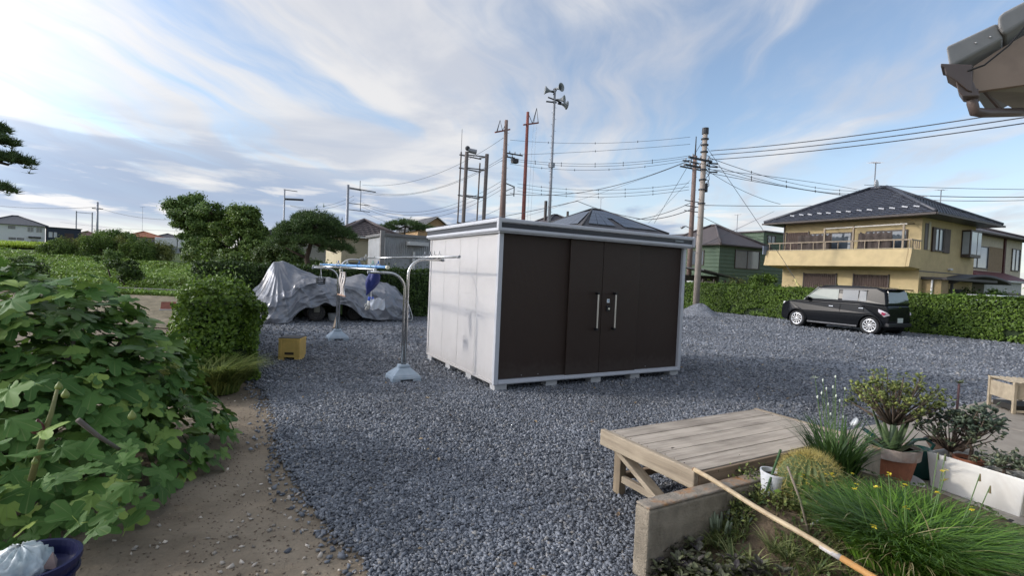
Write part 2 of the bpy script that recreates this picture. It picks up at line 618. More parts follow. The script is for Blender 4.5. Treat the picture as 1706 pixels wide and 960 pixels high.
def bump_z(x, y, amp):
    return amp * (mnoise.noise(Vector((x * 1.3, y * 1.3, 0))) + 0.5 * mnoise.noise(Vector((x * 4.1, y * 4.1, 5))))


rows = [[(x, y, terr(x, y) - 0.018 + bump_z(x, y, 0.014)) for x in np.linspace(-24, 4.5, 130)] for y in np.linspace(-3, 25, 130)]
mb.grid(rows)
struct(mb.build('dirt_path', soil, smooth=True))

# ================================================================ GRAVEL LOT
def gravel_mat(name, stones=False):
    m = bpy.data.materials.new(name); m.use_nodes = True
    t = m.node_tree; N, L = t.nodes, t.links
    b = N['Principled BSDF']; b.inputs['Roughness'].default_value = 0.72; b.inputs['Specular IOR Level'].default_value = 0.35
    c = N.new('ShaderNodeTexCoord')
    cr = N.new('ShaderNodeValToRGB')
    e = cr.color_ramp.elements
    e[0].position = 0.0; e[0].color = (0.100, 0.108, 0.126, 1)
    e[1].position = 1.0; e[1].color = (0.42, 0.43, 0.45, 1)
    for p, q in ((0.35, (0.165, 0.178, 0.200, 1)), (0.70, (0.240, 0.255, 0.280, 1)), (0.90, (0.31, 0.325, 0.355, 1)), (0.965, (0.27, 0.25, 0.22, 1))):
        k_ = e.new(p); k_.color = q
    if stones:
        g = N.new('ShaderNodeNewGeometry'); L.new(g.outputs['Random Per Island'], cr.inputs[0])
    else:
        vo = N.new('ShaderNodeTexVoronoi'); vo.inputs['Scale'].default_value = 34.0
        L.new(c.outputs['Object'], vo.inputs['Vector'])
        se = N.new('ShaderNodeSeparateColor'); L.new(vo.outputs['Color'], se.inputs[0])
        L.new(se.outputs[0], cr.inputs[0])
        n0 = N.new('ShaderNodeTexNoise'); n0.inputs['Scale'].default_value = 55; n0.inputs['Detail'].default_value = 3
        L.new(c.outputs['Object'], n0.inputs['Vector'])
        ad = N.new('ShaderNodeMath'); ad.operation = 'ADD'
        L.new(vo.outputs['Distance'], ad.inputs[0]); L.new(n0.outputs['Fac'], ad.inputs[1])
        bp = N.new('ShaderNodeBump'); bp.inputs['Distance'].default_value = 0.022; bp.inputs['Strength'].default_value = 0.9
        L.new(ad.outputs[0], bp.inputs['Height']); L.new(bp.outputs[0], b.inputs['Normal'])
    n1 = N.new('ShaderNodeTexNoise'); n1.inputs['Scale'].default_value = 0.55; n1.inputs['Detail'].default_value = 6
    n1.inputs['Roughness'].default_value = 0.65
    L.new(c.outputs['Object'], n1.inputs['Vector'])
    r = N.new('ShaderNodeMapRange'); L.new(n1.outputs['Fac'], r.inputs[0])
    r.inputs[1].default_value = 0.3; r.inputs[2].default_value = 0.7; r.inputs[3].default_value = (0.62 if stones else 0.62); r.inputs[4].default_value = (1.14 if stones else 1.10)
    n4 = N.new('ShaderNodeTexNoise'); n4.inputs['Scale'].default_value = 9; n4.inputs['Detail'].default_value = 5
    L.new(c.outputs['Object'], n4.inputs['Vector'])
    r4 = N.new('ShaderNodeMapRange'); L.new(n4.outputs['Fac'], r4.inputs[0])
    r4.inputs[1].default_value = 0.3; r4.inputs[2].default_value = 0.7; r4.inputs[3].default_value = 0.85; r4.inputs[4].default_value = 1.15
    mm = N.new('ShaderNodeMath'); mm.operation = 'MULTIPLY'; L.new(r.outputs[0], mm.inputs[0]); L.new(r4.outputs[0], mm.inputs[1])
    sc = N.new('ShaderNodeVectorMath'); sc.operation = 'SCALE'
    L.new(cr.outputs[0], sc.inputs[0]); L.new(mm.outputs[0], sc.inputs['Scale'])
    L.new(sc.outputs[0], b.inputs['Base Color'])
    return m


edge = [(408, 560), (422, 615), (430, 645), (446, 668), (470, 690), (462, 722), (458, 750), (486, 790), (520, 830), (560, 872), (595, 910), (612, 945), (628, 985)]
edge_w = [G(*p) for p in edge]
edge_w.append(Vector((-0.4, 1.6, 0))); edge_w.append(Vector((0.1, 0.6, 0)))


def jag(poly, amp, step):
    out = []
    for i in range(len(poly) - 1):
        p, q = poly[i], poly[i + 1]
        n = max(1, int((q - p).length / step))
        for j in range(n):
            r_ = p.lerp(q, j / n)
            w = amp * mnoise.noise(Vector((r_.x * 3, r_.y * 3, 1.7)))
            d = (q - p).normalized()
            out.append(r_ + Vector((-d.y, d.x, 0)) * w)
    out.append(poly[-1])
    return out


left_edge = jag([S(0.30, 16.3), S(0.32, 12.6)] + edge_w, 0.10, 0.10)
lot = [Vector((p.x, p.y, 0)) for p in left_edge] + [S(1.95, 1.0), S(1.95, 2.0), S(4.35, 2.0), S(4.35, 2.98), S(22, 2.98), S(23, 9.0),
       S(22.2, 9.0), S(22.2, 17.5), S(22.2, 30), S(18, 38), S(6, 38), S(6, 16.3)]
poly2 = np.array([(p.x, p.y) for p in lot])


def inside(P, poly):
    x, y = P[:, 0], P[:, 1]
    res = np.zeros(len(P), bool)
    j = len(poly) - 1
    for i in range(len(poly)):
        xi, yi = poly[i]; xj, yj = poly[j]
        c = ((yi > y) != (yj > y)) & (x < (xj - xi) * (y - yi) / (yj - yi + 1e-12) + xi)
        res ^= c
        j = i
    return res


bm = bmesh.new()
vs = [bm.verts.new((p.x, p.y, 0.0)) for p in lot]
f = bm.faces.new(vs)
bmesh.ops.triangulate(bm, faces=[f])
bmesh.ops.recalc_face_normals(bm, faces=bm.faces)
me = bpy.data.meshes.new('gravel_lot'); bm.to_mesh(me); bm.free()
if me.polygons[0].normal.z < 0:
    me.flip_normals()
me.materials.append(gravel_mat('gravel_bed'))
lot_o = struct(bpy.data.objects.new('gravel_lot', me)); COL.objects.link(lot_o)


def stones(P, size, seed, flat=0.6):
    r = np.random.default_rng(seed)
    n = len(P)
    # a squat crushed chip: flat top and bottom triangles turned against each other
    c3 = np.array([[math.cos(q), math.sin(q)] for q in (0, 2.1, 4.2)]); d3 = np.array([[math.cos(q), math.sin(q)] for q in (1.05, 3.15, 5.25)])
    cube = np.concatenate([np.c_[c3 * 1.25, -np.ones(3)], np.c_[d3 * 1.25, np.ones(3)]], 0)
    tri = np.array([[0, 2, 1], [3, 4, 5], [0, 1, 3], [1, 4, 3], [1, 2, 4], [2, 5, 4], [2, 0, 5], [0, 3, 5]])
    V = cube[None] + r.uniform(-0.72, 0.72, (n, 6, 3))
    V *= (size * r.uniform(0.55, 1.25, (n, 1)) * np.stack([r.uniform(0.7, 1.25, n), r.uniform(0.55, 1.0, n), r.uniform(0.35, flat, n)], 1) * 0.5)[:, None, :]
    a = r.uniform(0, 2 * np.pi, n); tx = r.normal(0, 0.45, n); ty = r.normal(0, 0.45, n)
    for ang, i, j in ((tx, 1, 2), (ty, 0, 2), (a, 0, 1)):
        c, s_ = np.cos(ang)[:, None], np.sin(ang)[:, None]
        p, q = V[:, :, i].copy(), V[:, :, j].copy()
        V[:, :, i] = p * c - q * s_; V[:, :, j] = p * s_ + q * c
    V += P[:, None, :]
    Fc = (np.arange(n)[:, None, None] * 6 + tri[None]).reshape(-1, 3)
    return V.reshape(-1, 3), Fc


def scatter(n, r0, r1, a0=-58, a1=58):
    rr = np.sqrt(rng.uniform(r0 ** 2, r1 ** 2, n)); a = np.radians(rng.uniform(a0, a1, n))
    return np.stack([rr * np.sin(a), rr * np.cos(a), np.zeros(n)], 1)


VS, FS, off = [], [], 0
gm = gravel_mat('gravel_stone', True)
for n, r0, r1, size, seed in ((105000, 1.4, 4.2, 0.0225, 1), (130000, 4.2, 7.4, 0.0240, 2), (62000, 7.4, 11.0, 0.034, 3), (24000, 11.0, 17.0, 0.042, 4), (30000, 17.0, 28.0, 0.062, 5)):
    P = scatter(n, r0, r1)
    jit = np.c_[rng.normal(0, 0.03, (n, 2))]
    P = P[inside(P[:, :2] + jit, poly2)]
    P[:, 2] = rng.uniform(0.0, 0.012, len(P))
    V, Fc = stones(P, size, seed)
    VS.append(V); FS.append(Fc + off); off += len(V)
# stray stones kicked out over the earth
P = []
for p in left_edge[10:]:
    for _ in range(9):
        P.append((p.x - abs(random.gauss(0, 0.10)), p.y + random.gauss(0, 0.07), -0.006))
V, Fc = stones(np.array(P), 0.028, 9)
VS.append(V); FS.append(Fc + off)
npmesh('gravel_stones', np.concatenate(VS), np.concatenate(FS), gm, lot_o, kind='stuff')

# dry leaves blown over the lot
P = scatter(260, 2.0, 12.0)
P = P[inside(P[:, :2], poly2)]; P[:, 2] = 0.022
V, Fc = leaves(P, np.tile([0, 0, 1.0], (len(P), 1)), 0.05, 0.5, 0.35, 0.3, 14)
o = npmesh('blown_leaves', V, Fc, leafmat('dry_leaf', (0.16, 0.10, 0.05), (0.40, 0.29, 0.15), trans=0.0), kind='stuff')
o['label'] = 'dry brown leaves scattered thinly over the gravel'; o['category'] = 'leaf litter'

# pale crumbs of shell and mortar on the earth path
P = []
for px, py, n, sx in ((460, 800, 26, 0.25), (440, 850, 20, 0.2), (395, 905, 14, 0.2), (430, 660, 26, 0.18), (250, 915, 8, 0.1), (300, 950, 8, 0.3), (500, 840, 10, 0.2), (520, 930, 40, 0.3)):
    g = G(px, py)
    for _ in range(n):
        P.append((g.x + random.gauss(0, sx), g.y + random.gauss(0, sx), 0.0))
P = np.array(P)
P = P[~inside(P[:, :2], poly2)]
P[:, 2] = [bump_z(x, y, 0.014) - 0.012 for x, y, _ in P]
V, Fc = stones(P, 0.021, 12)
o = npmesh('pebbles', V, Fc, mat('pale_pebble', (0.50, 0.44, 0.37), var=0.2, island=0.45), kind='stuff')
o['label'] = 'small pale pebbles and crumbs scattered over the bare earth path'; o['category'] = 'pebbles'
# crumbs of earth all along the path, so that it is not a smooth sheet
P = scatter(15000, 1.5, 7.5, -58, 5)
P = P[~inside(P[:, :2], poly2)]
P[:, 2] = [bump_z(x, y, 0.014) - 0.017 for x, y, _ in P]
V, Fc = stones(P, 0.011, 13)
o = npmesh('soil_crumbs', V, Fc, mat('soil_crumb', (0.20, 0.152, 0.11), var=0.2, island=0.4), kind='stuff')
o['label'] = 'loose brown crumbs of earth over the dirt path'; o['category'] = 'soil'

# gravel heap by the concrete pole
mb = MB(); rows = []
for i in range(15):
    t = i / 14; r_ = 1.15 * t
    rows.append([(r_ * math.cos(a) * (1 + 0.12 * math.sin(3 * a)), r_ * math.sin(a), 0.55 * (1 - sm(t)) * (1 + 0.1 * mnoise.noise(Vector((math.cos(a) * 2, math.sin(a) * 2, t * 3)))) - 0.02) for a in np.linspace(0, 2 * math.pi, 40)])
mb.grid(rows)
o = mb.build('gravel_heap', MATS.get('gravel_bed') or bpy.data.materials['gravel_bed'], smooth=True, loc=at(1166, 515, 23.5).xy.to_3d())
tag(o, 'low heap of grey gravel at the foot of the concrete utility pole', 'gravel heap')

# ================================================================ PATIO AND GARDEN BED
conc = mat('patio_concrete', (0.34, 0.30, 0.25), rough=0.9, var=0.18, scale=4, bump=0.004, bscale=60, spec=0.2,
           dirt=(0.17, 0.15, 0.125), dirt_amt=0.65, dirt_scale=1.4)
mb = MB(); mb.box(4.30, 14, -3.0, 2.96, -0.1, 0.03)
patio = struct(mb.build('patio', mat('patio_joint', (0.12, 0.105, 0.09), rough=0.95), rz=TH))
slab_w, slab_d = 1.2, 1.2
mb = MB(); mb.box(0, slab_w - 0.012, 0, slab_d - 0.012, 0.026, 0.05)
first = mb.build('slab', conc, patio, bevel=0.006)
first.location = (4.305, 2.96 - slab_d, 0)
for i in range(8):
    for j in range(4):
        if i == j == 0:
            continue
        c = first.copy(); COL.objects.link(c); c.parent = patio
        c.location = (4.305 + i * slab_w, 2.96 - (j + 1) * slab_d, 0)
# drain cover let into the patio beside the white planter
gp = G(1652, 862, 0.05); a0, b0 = ab(gp)
th = thing('drain_cover', 'square concrete drain cover with finger slots in the patio by the white planter', 'drain cover', (gp.x, gp.y, 0.05), TH)
MB().box(-0.19, 0.19, -0.17, 0.17, 0.0, 0.010).build('cover', mat('drain_concrete', (0.30, 0.275, 0.24), rough=0.9, var=0.2, scale=9, bump=0.003, dirt=(0.14, 0.12, 0.1)), th, bevel=0.004)
for yy_ in (-0.09, 0.09):
    MB().box(-0.05, 0.05, yy_ - 0.012, yy_ + 0.012, 0.008, 0.0125).build('slot', mat('slot_black', (0.02, 0.02, 0.02)), th)
for yy_ in (-0.178, 0.178):
    MB().box(-0.2, 0.2, yy_ - 0.006, yy_ + 0.006, 0.0, 0.006).build('rim', mat('rim_grey', (0.12, 0.12, 0.12)), th)

bed_soil = mat('bed_soil', (0.10, 0.075, 0.05), rough=0.95, var=0.35, scale=7, bump=0.02, bscale=35, spec=0.15, dirt=(0.12, 0.10, 0.05), dirt_amt=0.6, dirt_scale=4)


def bed_height(a, b):
    return (0.0 + 0.29 * sm((a - 2.05) / 1.0) * sm((4.36 - a) / 0.55) + 0.04 * mnoise.noise(Vector((a * 2, b * 2, 3))) + 0.02 * mnoise.noise(Vector((a * 8, b * 8, 3)))
            + 0.05 * sm((a - 1.95) / 0.3) - 0.06 * sm((2.05 - a) / 0.15))


rows = []
for b in np.linspace(-1.0, 2.0, 60):
    rows.append([(a, b, bed_height(a, b)) for a in np.linspace(1.9, 4.32, 60)])
struct(MB().grid(rows).build('garden_bed', bed_soil, rz=TH, smooth=True))

wallm = mat('old_concrete', (0.275, 0.235, 0.18), rough=0.95, var=0.32, scale=9, bump=0.008, bscale=70, spec=0.15, dirt=(0.095, 0.078, 0.055), dirt_amt=0.9, dirt_scale=2.6)
capm = mat('lichen_concrete', (0.27, 0.235, 0.19), rough=0.95, var=0.3, scale=12, bump=0.008, bscale=60, spec=0.15, dirt=(0.36, 0.17, 0.06), dirt_amt=0.95, dirt_scale=6)
w = thing('low_concrete_wall', 'low weathered concrete wall with orange lichen edging the garden bed', 'wall', S(1.955, 1.905), TH)
MB().box(0, 2.36, 0.0, 0.105, -0.1, 0.385).build('wall_body', wallm, w, bevel=0.012)
MB().box(0.002, 2.36, 0.002, 0.103, 0.3855, 0.402).build('wall_top', capm, w, bevel=0.008)

# ================================================================ FIELDS ON THE LEFT
rice = mat('rice_sheet', (0.28, 0.38, 0.04), rough=0.9, var=0.2, scale=0.6, bump=0.05, bscale=9, spec=0.1)
rf = [at(-150, 432, 45), at(95, 428, 52), at(88, 412, 92), at(-300, 402, 92)]
mb = MB(); n = 24; rows = []
for j in range(n + 1):
    l, r_ = rf[0].lerp(rf[3], j / n), rf[1].lerp(rf[2], j / n)
    rows.append([(p.x, p.y, terr(p.x, p.y) + 0.30) for p in (l.lerp(r_, i / n) for i in range(n + 1))])
mb.grid(rows)
o = struct(mb.build('rice_field', rice, smooth=True))
pts = []
for _ in range(16000):
    s_, t_ = random.random(), random.random() ** 1.6
    p = rf[0].lerp(rf[1], s_).lerp(rf[3].lerp(rf[2], s_), t_)
    pts.append((p.x, p.y, terr(p.x, p.y) + 0.1))
V, Fc = blades(np.array(pts), 0.55, 0.06, 0.15, 0.25, 21, 2)
npmesh('rice_plants', V, Fc, leafmat('rice_leaf', (0.24, 0.34, 0.03), (0.44, 0.52, 0.07)), o, kind='stuff')

# dug soil plot with its concrete edging, seen between fig and hedge
mb = MB()
q = [at(150, 478, 21), at(318, 482, 21), at(330, 560, 11.5), at(150, 560, 11.5)]
rows = []
for j in range(40):
    l, r_ = q[3].lerp(q[0], j / 39), q[2].lerp(q[1], j / 39)
    row = []
    for i in range(30):
        p = l.lerp(r_, i / 29)
        row.append((p.x, p.y, terr(p.x, p.y) + 0.02 + 0.045 * math.sin(j * 1.45 + 0.8 * mnoise.noise(Vector((p.x, p.y, 0)))) + 0.03 * mnoise.noise(Vector((p.x * 3, p.y * 3, 2)))))
    rows.append(row)
struct(mb.grid(rows).build('soil_plot', mat('dug_soil', (0.22, 0.19, 0.13), rough=0.95, var=0.3, scale=3, bump=0.03, bscale=12, spec=0.1, dirt=(0.33, 0.27, 0.20), dirt_amt=0.8, dirt_scale=1.2), smooth=True))
e0, e1 = at(195, 473, 22), at(322, 478, 22)
z0 = terr(e0.x, e0.y)
mb = MB(); mb.beam((e0.x, e0.y, z0 + 0.08), (e1.x, e1.y, terr(e1.x, e1.y) + 0.08), 0.18, 0.30)
tag(mb.build('edging_kerb', mat('kerb_grey', (0.27, 0.26, 0.23), rough=0.9, bump=0.005), bevel=0.01), 'low grey concrete edging behind the bare soil plot', 'kerb')
# ================================================================ STORAGE SHED
W_, D_ = 3.50, 2.58
shed = thing('storage_shed', 'large metal storage shed with white side wall and dark brown sliding doors', 'shed', (-0.19, 6.73, 0), TH)
grey = mat('shed_grey', (0.50, 0.51, 0.54), rough=0.42, var=0.05, spec=0.5, metal=0.0)
white = mat('shed_white', (0.575, 0.555, 0.545), rough=0.5, var=0.04, scale=3, stripe=(1, 0.021, 0.0022), splash=((0.44, 0.41, 0.38), 0.22, 0.35))
brown = mat('shed_brown', (0.044, 0.029, 0.023), rough=0.42, var=0.1, scale=60, stripe=(0, 0.019, 0.0018), spec=0.22, splash=((0.11, 0.095, 0.085), 0.3, 0.22))
dstrip = mat('shed_dark_strip', (0.035, 0.037, 0.045), rough=0.4, var=0.05)
Z0, ZT = 0.125, 2.115
blk = mat('base_block', (0.47, 0.47, 0.47), rough=0.9, var=0.12, bump=0.003)
mbk = MB(); mbk.box(-0.095, 0.095, -0.07, 0.07, -0.02, 0.085)
fb = mbk.build('base_block', blk, shed, bevel=0.006); fb.location = (0.12, 0.09, 0)
spots = [(0.94, 0.09), (1.74, 0.09), (2.52, 0.09), (3.38, 0.09), (0.09, 0.85), (0.09, 1.65), (0.09, 2.48), (3.38, 1.2), (3.38, 2.48), (1.7, 2.4)]
for x, y in spots:
    c = fb.copy(); COL.objects.link(c); c.parent = shed; c.location = (x, y, 0)
    if x == 0.09:
        c.rotation_euler.z = math.pi / 2
MB().box(0.03, W_ - 0.03, 0.03, D_ - 0.03, 0.086, Z0 + 0.03).build('floor_frame', mat('frame_steel', (0.20, 0.20, 0.21), rough=0.6), shed)
# side wall panels
n = 4
for i in range(n):
    y0 = 0.06 + (D_ - 0.10) * i / n; y1 = 0.06 + (D_ - 0.10) * (i + 1) / n
    MB().box(0.012, 0.045, y0 + 0.0025, y1 - 0.0025, Z0, ZT + 0.02).build('wall_panel', white, shed, bevel=0.004)
MB().box(W_ - 0.045, W_ - 0.012, 0.06, D_, Z0, ZT).build('wall_panel', white, shed)
MB().box(0.05, W_ - 0.05, D_ - 0.04, D_ - 0.01, Z0, ZT).build('wall_panel', white, shed)
MB().box(0.0, 0.055, 0.062, D_, 0.088, 0.128).build('side_sill', white, shed, bevel=0.006)
for x, y in ((0, 0), (W_ - 0.065, 0), (0, D_ - 0.05), (W_ - 0.065, D_ - 0.05)):
    MB().box(x - 0.004, x + 0.065, y - 0.004, y + 0.058, 0.085, ZT + 0.02).build('corner_post', grey if y == 0 else white, shed, bevel=0.012)
# front sill and rail
MB().box(0.066, W_ - 0.066, -0.004, 0.07, 0.086, 0.150).build('front_sill', grey, shed, bevel=0.008)
MB().box(0.066, W_ - 0.066, -0.022, 0.0, 0.100, 0.122).build('sill_rail', grey, shed, bevel=0.005)
zt = ZT + 0.02
fp = [(0.067, 1.25, 0.046, 0.07), (1.16, 1.761, 0.004, 0.034), (1.768, 2.49, 0.004, 0.034), (2.40, W_ - 0.067, 0.046, 0.07)]
for i, (x0, x1, y0, y1) in enumerate(fp):
    nm = 'door' if i in (1, 2) else 'front_panel'
    d = MB().box(x0, x1, y0, y1, 0.151 if nm == 'front_panel' else 0.128, zt - 0.004).build(nm, brown, shed, bevel=0.004)
    if nm == 'door':
        hx = 1.655 if i == 1 else 1.99
        h = MB().tube([(hx, -0.052, 0.83), (hx, -0.052, 1.33)], 0.0135, 12).build('handle', mat('handle_satin', (0.62, 0.58, 0.52), rough=0.35, metal=0.7, var=0.03), d, smooth=False)
        for hz in (0.815, 1.345):
            MB().box(hx - 0.017, hx + 0.017, -0.066, 0.006, hz - 0.017, hz + 0.017).build('handle_end', mat('black_plastic', (0.015, 0.015, 0.016), rough=0.45), d, bevel=0.004)
        if i == 2:
            MB().box(1.855, 1.925, -0.012, 0.006, 1.075, 1.165).build('lock', MATS['black_plastic'], d, bevel=0.005)
            MB().tube([(1.892, -0.014, 1.118), (1.892, -0.022, 1.118)], 0.017, 14).build('lock_cylinder', mat('lock_chrome', (0.7, 0.7, 0.7), rough=0.25, metal=0.9), d)
            MB().box(1.865, 1.915, 0.0005, 0.006, 1.205, 1.262).build('sticker', mat('sticker_white', (0.72, 0.75, 0.76), rough=0.5), d)
            MB().box(1.875, 1.905, -0.0005, 0.003, 1.222, 1.246).build('sticker_mark', mat('sticker_blue', (0.25, 0.40, 0.52), rough=0.5), d)
# gaps between the doors
for x in (0.45, 0.72, 2.75):
    MB().tube([(x, 0.047, 0.19), (x, 0.041, 0.19)], 0.006, 8).build('rivet', mat('rivet_grey', (0.5, 0.5, 0.5), metal=0.6, rough=0.4), shed)
# roof box: rails of silver grey with a dark strip between
ov = 0.075
X0, X1, Y0, Y1 = -ov, W_ + ov, -ov - 0.03, D_ + ov
for nm, z0, z1, inset, m in (('lower_rail', 2.132, 2.182, 0.012, grey), ('dark_strip', 2.183, 2.246, 0.026, dstrip), ('upper_rail', 2.247, 2.303, 0.0, grey)):
    for a in ((X0 + inset, X1 - inset, Y0 + inset, Y0 + inset + 0.05), (X0 + inset, X0 + inset + 0.05, Y0 + inset + 0.051, Y1 - inset), (X1 - inset - 0.05, X1 - inset, Y0 + inset + 0.051, Y1 - inset), (X0 + inset + 0.051, X1 - inset - 0.051, Y1 - inset - 0.05, Y1 - inset)):
        MB().box(a[0], a[1], a[2], a[3], z0, z1).build(nm, m, shed, bevel=0.016 if nm != 'dark_strip' else 0.002, segs=3)
MB().box(X0 - 0.006, X0 + 0.045, Y0 - 0.006, Y0 + 0.055, 2.129, 2.307).build('corner_cap', grey, shed, bevel=0.014, segs=3)
MB().box(X1 - 0.045, X1 + 0.006, Y0 - 0.006, Y0 + 0.055, 2.129, 2.307).build('corner_cap', grey, shed, bevel=0.014, segs=3)
MB().box(X0 + 0.04, X1 - 0.04, Y0 + 0.04, Y1 - 0.04, 2.118, 2.140).build('soffit', grey, shed)
rp = MB(); m_ = 16
for i in range(m_):
    a, b = X0 + 0.05 + (X1 - X0 - 0.1) * i / m_, X0 + 0.05 + (X1 - X0 - 0.1) * (i + 1) / m_
    rp.box(a + 0.002, b - 0.03, Y0 + 0.05, Y1 - 0.05, 2.20, 2.245)
    rp.box(b - 0.03, b + 0.002, Y0 + 0.05, Y1 - 0.05, 2.20, 2.285)
rp.build('roof_sheet', mat('roof_sheet_grey', (0.45, 0.46, 0.48), rough=0.4), shed)
pt = MB().box(3.13, 3.335, Y0 + 0.016, Y0 + 0.027, 2.192, 2.238).build('name_plate', mat('plate_grey', (0.16, 0.18, 0.20), rough=0.35, metal=0.4), shed, bevel=0.006)
MB().box(3.145, 3.32, Y0 + 0.0135, Y0 + 0.017, 2.200, 2.231).build('plate_field', dstrip, pt)
for i in range(6):
    MB().box(3.155 + i * 0.027, 3.173 + i * 0.027, Y0 + 0.0115, Y0 + 0.0145, 2.206, 2.225).build('raised_mark', mat('plate_mark', (0.30, 0.32, 0.34), rough=0.35, metal=0.4), pt)

# ================================================================ LAUNDRY STANDS
steel = mat('stainless', (0.58, 0.57, 0.55), rough=0.24, metal=0.95, var=0.06, scale=20)
basem = mat('stand_base', (0.36, 0.43, 0.49), rough=0.7, var=0.12, scale=7, bump=0.002, dirt=(0.48, 0.50, 0.52), dirt_amt=0.6, dirt_scale=5)
FR = Vector((-1.50, 7.24, 0)); RR = Vector((-3.70, 10.90, 0))


def stand(label, loc):
    t = thing('laundry_stand', label, 'laundry stand', loc, TH, 'laundry stands')
    b = MB()
    b.frus((-0.215, 0.215, -0.185, 0.185), 0.035, (-0.20, 0.20, -0.17, 0.17), 0.085)
    b.frus((-0.195, 0.195, -0.165, 0.165), 0.0853, (-0.085, 0.085, -0.07, 0.07), 0.185)
    b.frus((-0.085, 0.085, -0.07, 0.07), 0.1853, (-0.075, 0.075, -0.062, 0.062), 0.225)
    bo = b.build('base', basem, t, bevel=0.012)
    for sx in (-1, 1):
        for sy in (-1, 1):
            MB().frus((sx * 0.15 - 0.06, sx * 0.15 + 0.06, sy * 0.125 - 0.055, sy * 0.125 + 0.055), 0.0, (sx * 0.15 - 0.062, sx * 0.15 + 0.062, sy * 0.125 - 0.057, sy * 0.125 + 0.057), 0.036).build('foot', basem, bo, bevel=0.006)
    for sgn, zt_, off in ((1, 1.735, 0.022), (-1, 1.52, -0.022)):
        pts = [(off, 0, 0.15), (off, 0, zt_ - 0.24)]
        for k_ in range(1, 9):
            a = math.pi / 2 * k_ / 8
            pts.append((off + sgn * 0.24 * (1 - math.cos(a)), 0, zt_ - 0.24 + 0.24 * math.sin(a)))
        pts.append((off + sgn * 0.50, 0, zt_))
        p = MB().tube(pts, 0.0195, 14).build('bent_post', steel, t, smooth=True)
        MB().tube([(off + sgn * 0.495, 0, zt_), (off + sgn * 0.53, 0, zt_)], 0.022, 12).build('end_cap', mat('cap_grey', (0.30, 0.31, 0.32), rough=0.5), p, smooth=False)
    MB().tube([(0.022, -0.024, 1.12), (0.022, -0.04, 1.12)], 0.012, 10).build('knob', mat('knob_white', (0.6, 0.6, 0.6)), t)
    return t


stand('steel laundry stand on pale blue base nearest the white shed wall', FR)
stand('steel laundry stand on pale blue base in front of the grey tarpaulin', RR)


def rk(x, y, z):
    return FR + U2 * x + V2 * y + Vector((0, 0, z))


def pole(label, x, z, y0, y1, r, m, tips=None, slope=0.0):
    t = thing('laundry_pole', label, 'pole', rk(x, y0, z), TH, 'laundry poles on the stands')
    L_ = y1 - y0
    MB().tube([(0, 0, 0), (0, L_ * 0.55, slope * 0.55)], r, 12).build('outer_tube', m, t, smooth=True)
    MB().tube([(0, L_ * 0.55, slope * 0.55), (0, L_, slope)], r * 0.86, 12).build('inner_tube', m, t, smooth=True)
    for yy_ in (0, L_):
        MB().tube([(0, yy_ - 0.02, slope * yy_ / L_), (0, yy_ + 0.03, slope * yy_ / L_)], r * 1.18, 12).build('tip', tips or MATS['cap_grey'], t)
    return t


pole('long silver laundry pole resting on the higher right hand arms', 0.42, 1.775, -0.85, 4.60, 0.017, steel)
pole('silver laundry pole lying beside the blue one on the lower arms', -0.44, 1.556, 0.05, 5.6, 0.018, steel, mat('cap_white', (0.72, 0.72, 0.68)))
blue = mat('pole_blue', (0.16, 0.36, 0.66), rough=0.35, var=0.1, scale=10)
pole('bright blue laundry pole on the lower left hand arms', -0.395, 1.597, -0.42, 4.9, 0.021, blue, mat('cap_cream', (0.70, 0.66, 0.52)))

# pegs and rings left on the poles
k_ = 0
for x, z, ys_, cols in ((0.42, 1.775, (-0.15, 0.05, 0.22, 0.45, 4.2), ('peg_white', 'peg_white', 'peg_grey', 'peg_grey', 'peg_white')),
                        (-0.395, 1.597, (0.05, 0.35, 1.2, 2.1, 2.9), ('peg_blue', 'peg_green', 'peg_blue', 'peg_white', 'peg_blue'))):
    for yv, cn in zip(ys_, cols):
        cc = {'peg_white': (0.72, 0.72, 0.70), 'peg_grey': (0.25, 0.27, 0.30), 'peg_blue': (0.10, 0.22, 0.50), 'peg_green': (0.38, 0.60, 0.50)}[cn]
        p = rk(x, yv, z)
        b = MB(); n = 14; ring = []
        for i in range(n + 1):
            a = 2 * math.pi * i / n
            ring.append((0.034 * math.cos(a), 0.006 * math.sin(2 * a), 0.034 * math.sin(a) + 0.012))
        b.tube(ring, 0.005, 6)
        b.box(-0.008, 0.008, -0.009, 0.009, 0.040, 0.085)
        k_ += 1
        o = b.build('clothes_peg', mat(cn, cc, rough=0.45), loc=p, rz=TH)
        tag(o, ('first', 'second', 'third', 'fourth', 'fifth')[ys_.index(yv)] + (' ring peg from the near end of the higher silver laundry pole' if x > 0 else ' ring peg from the near end of the blue laundry pole'), 'clothes peg', 'pegs on the higher pole' if x > 0 else 'pegs on the blue pole')

# hanging blue cloth bag, pinched at its foot
b = MB(); n = 20; prof = [(0.030, 0.0), (0.055, -0.02), (0.076, -0.06), (0.088, -0.11), (0.084, -0.16), (0.066, -0.22), (0.042, -0.27), (0.022, -0.31), (0.010, -0.35)]
rows = []
for r_, z in prof:
    rows.append([(r_ * math.cos(2 * math.pi * i / n) * (1 + 0.30 * math.sin(5 * 2 * math.pi * i / n + z * 9)) - 0.11 * (z / 0.35) ** 2,
                  r_ * 0.55 * math.sin(2 * math.pi * i / n) * (1 + 0.32 * math.cos(4 * 2 * math.pi * i / n + z * 7)), z) for i in range(n + 1)])
b.grid(rows)
b.tube([(0, 0, -0.005), (0, 0, 0.035)], 0.008, 6)
o = b.build('cloth_bag', mat('bag_blue', (0.018, 0.03, 0.16), rough=0.6, var=0.25, scale=9, bump=0.004, bscale=25), smooth=True, loc=rk(-0.345, 0.42, 1.53), rz=TH)
tag(o, 'dark blue cloth bag hanging bunched from the blue pole', 'bag')
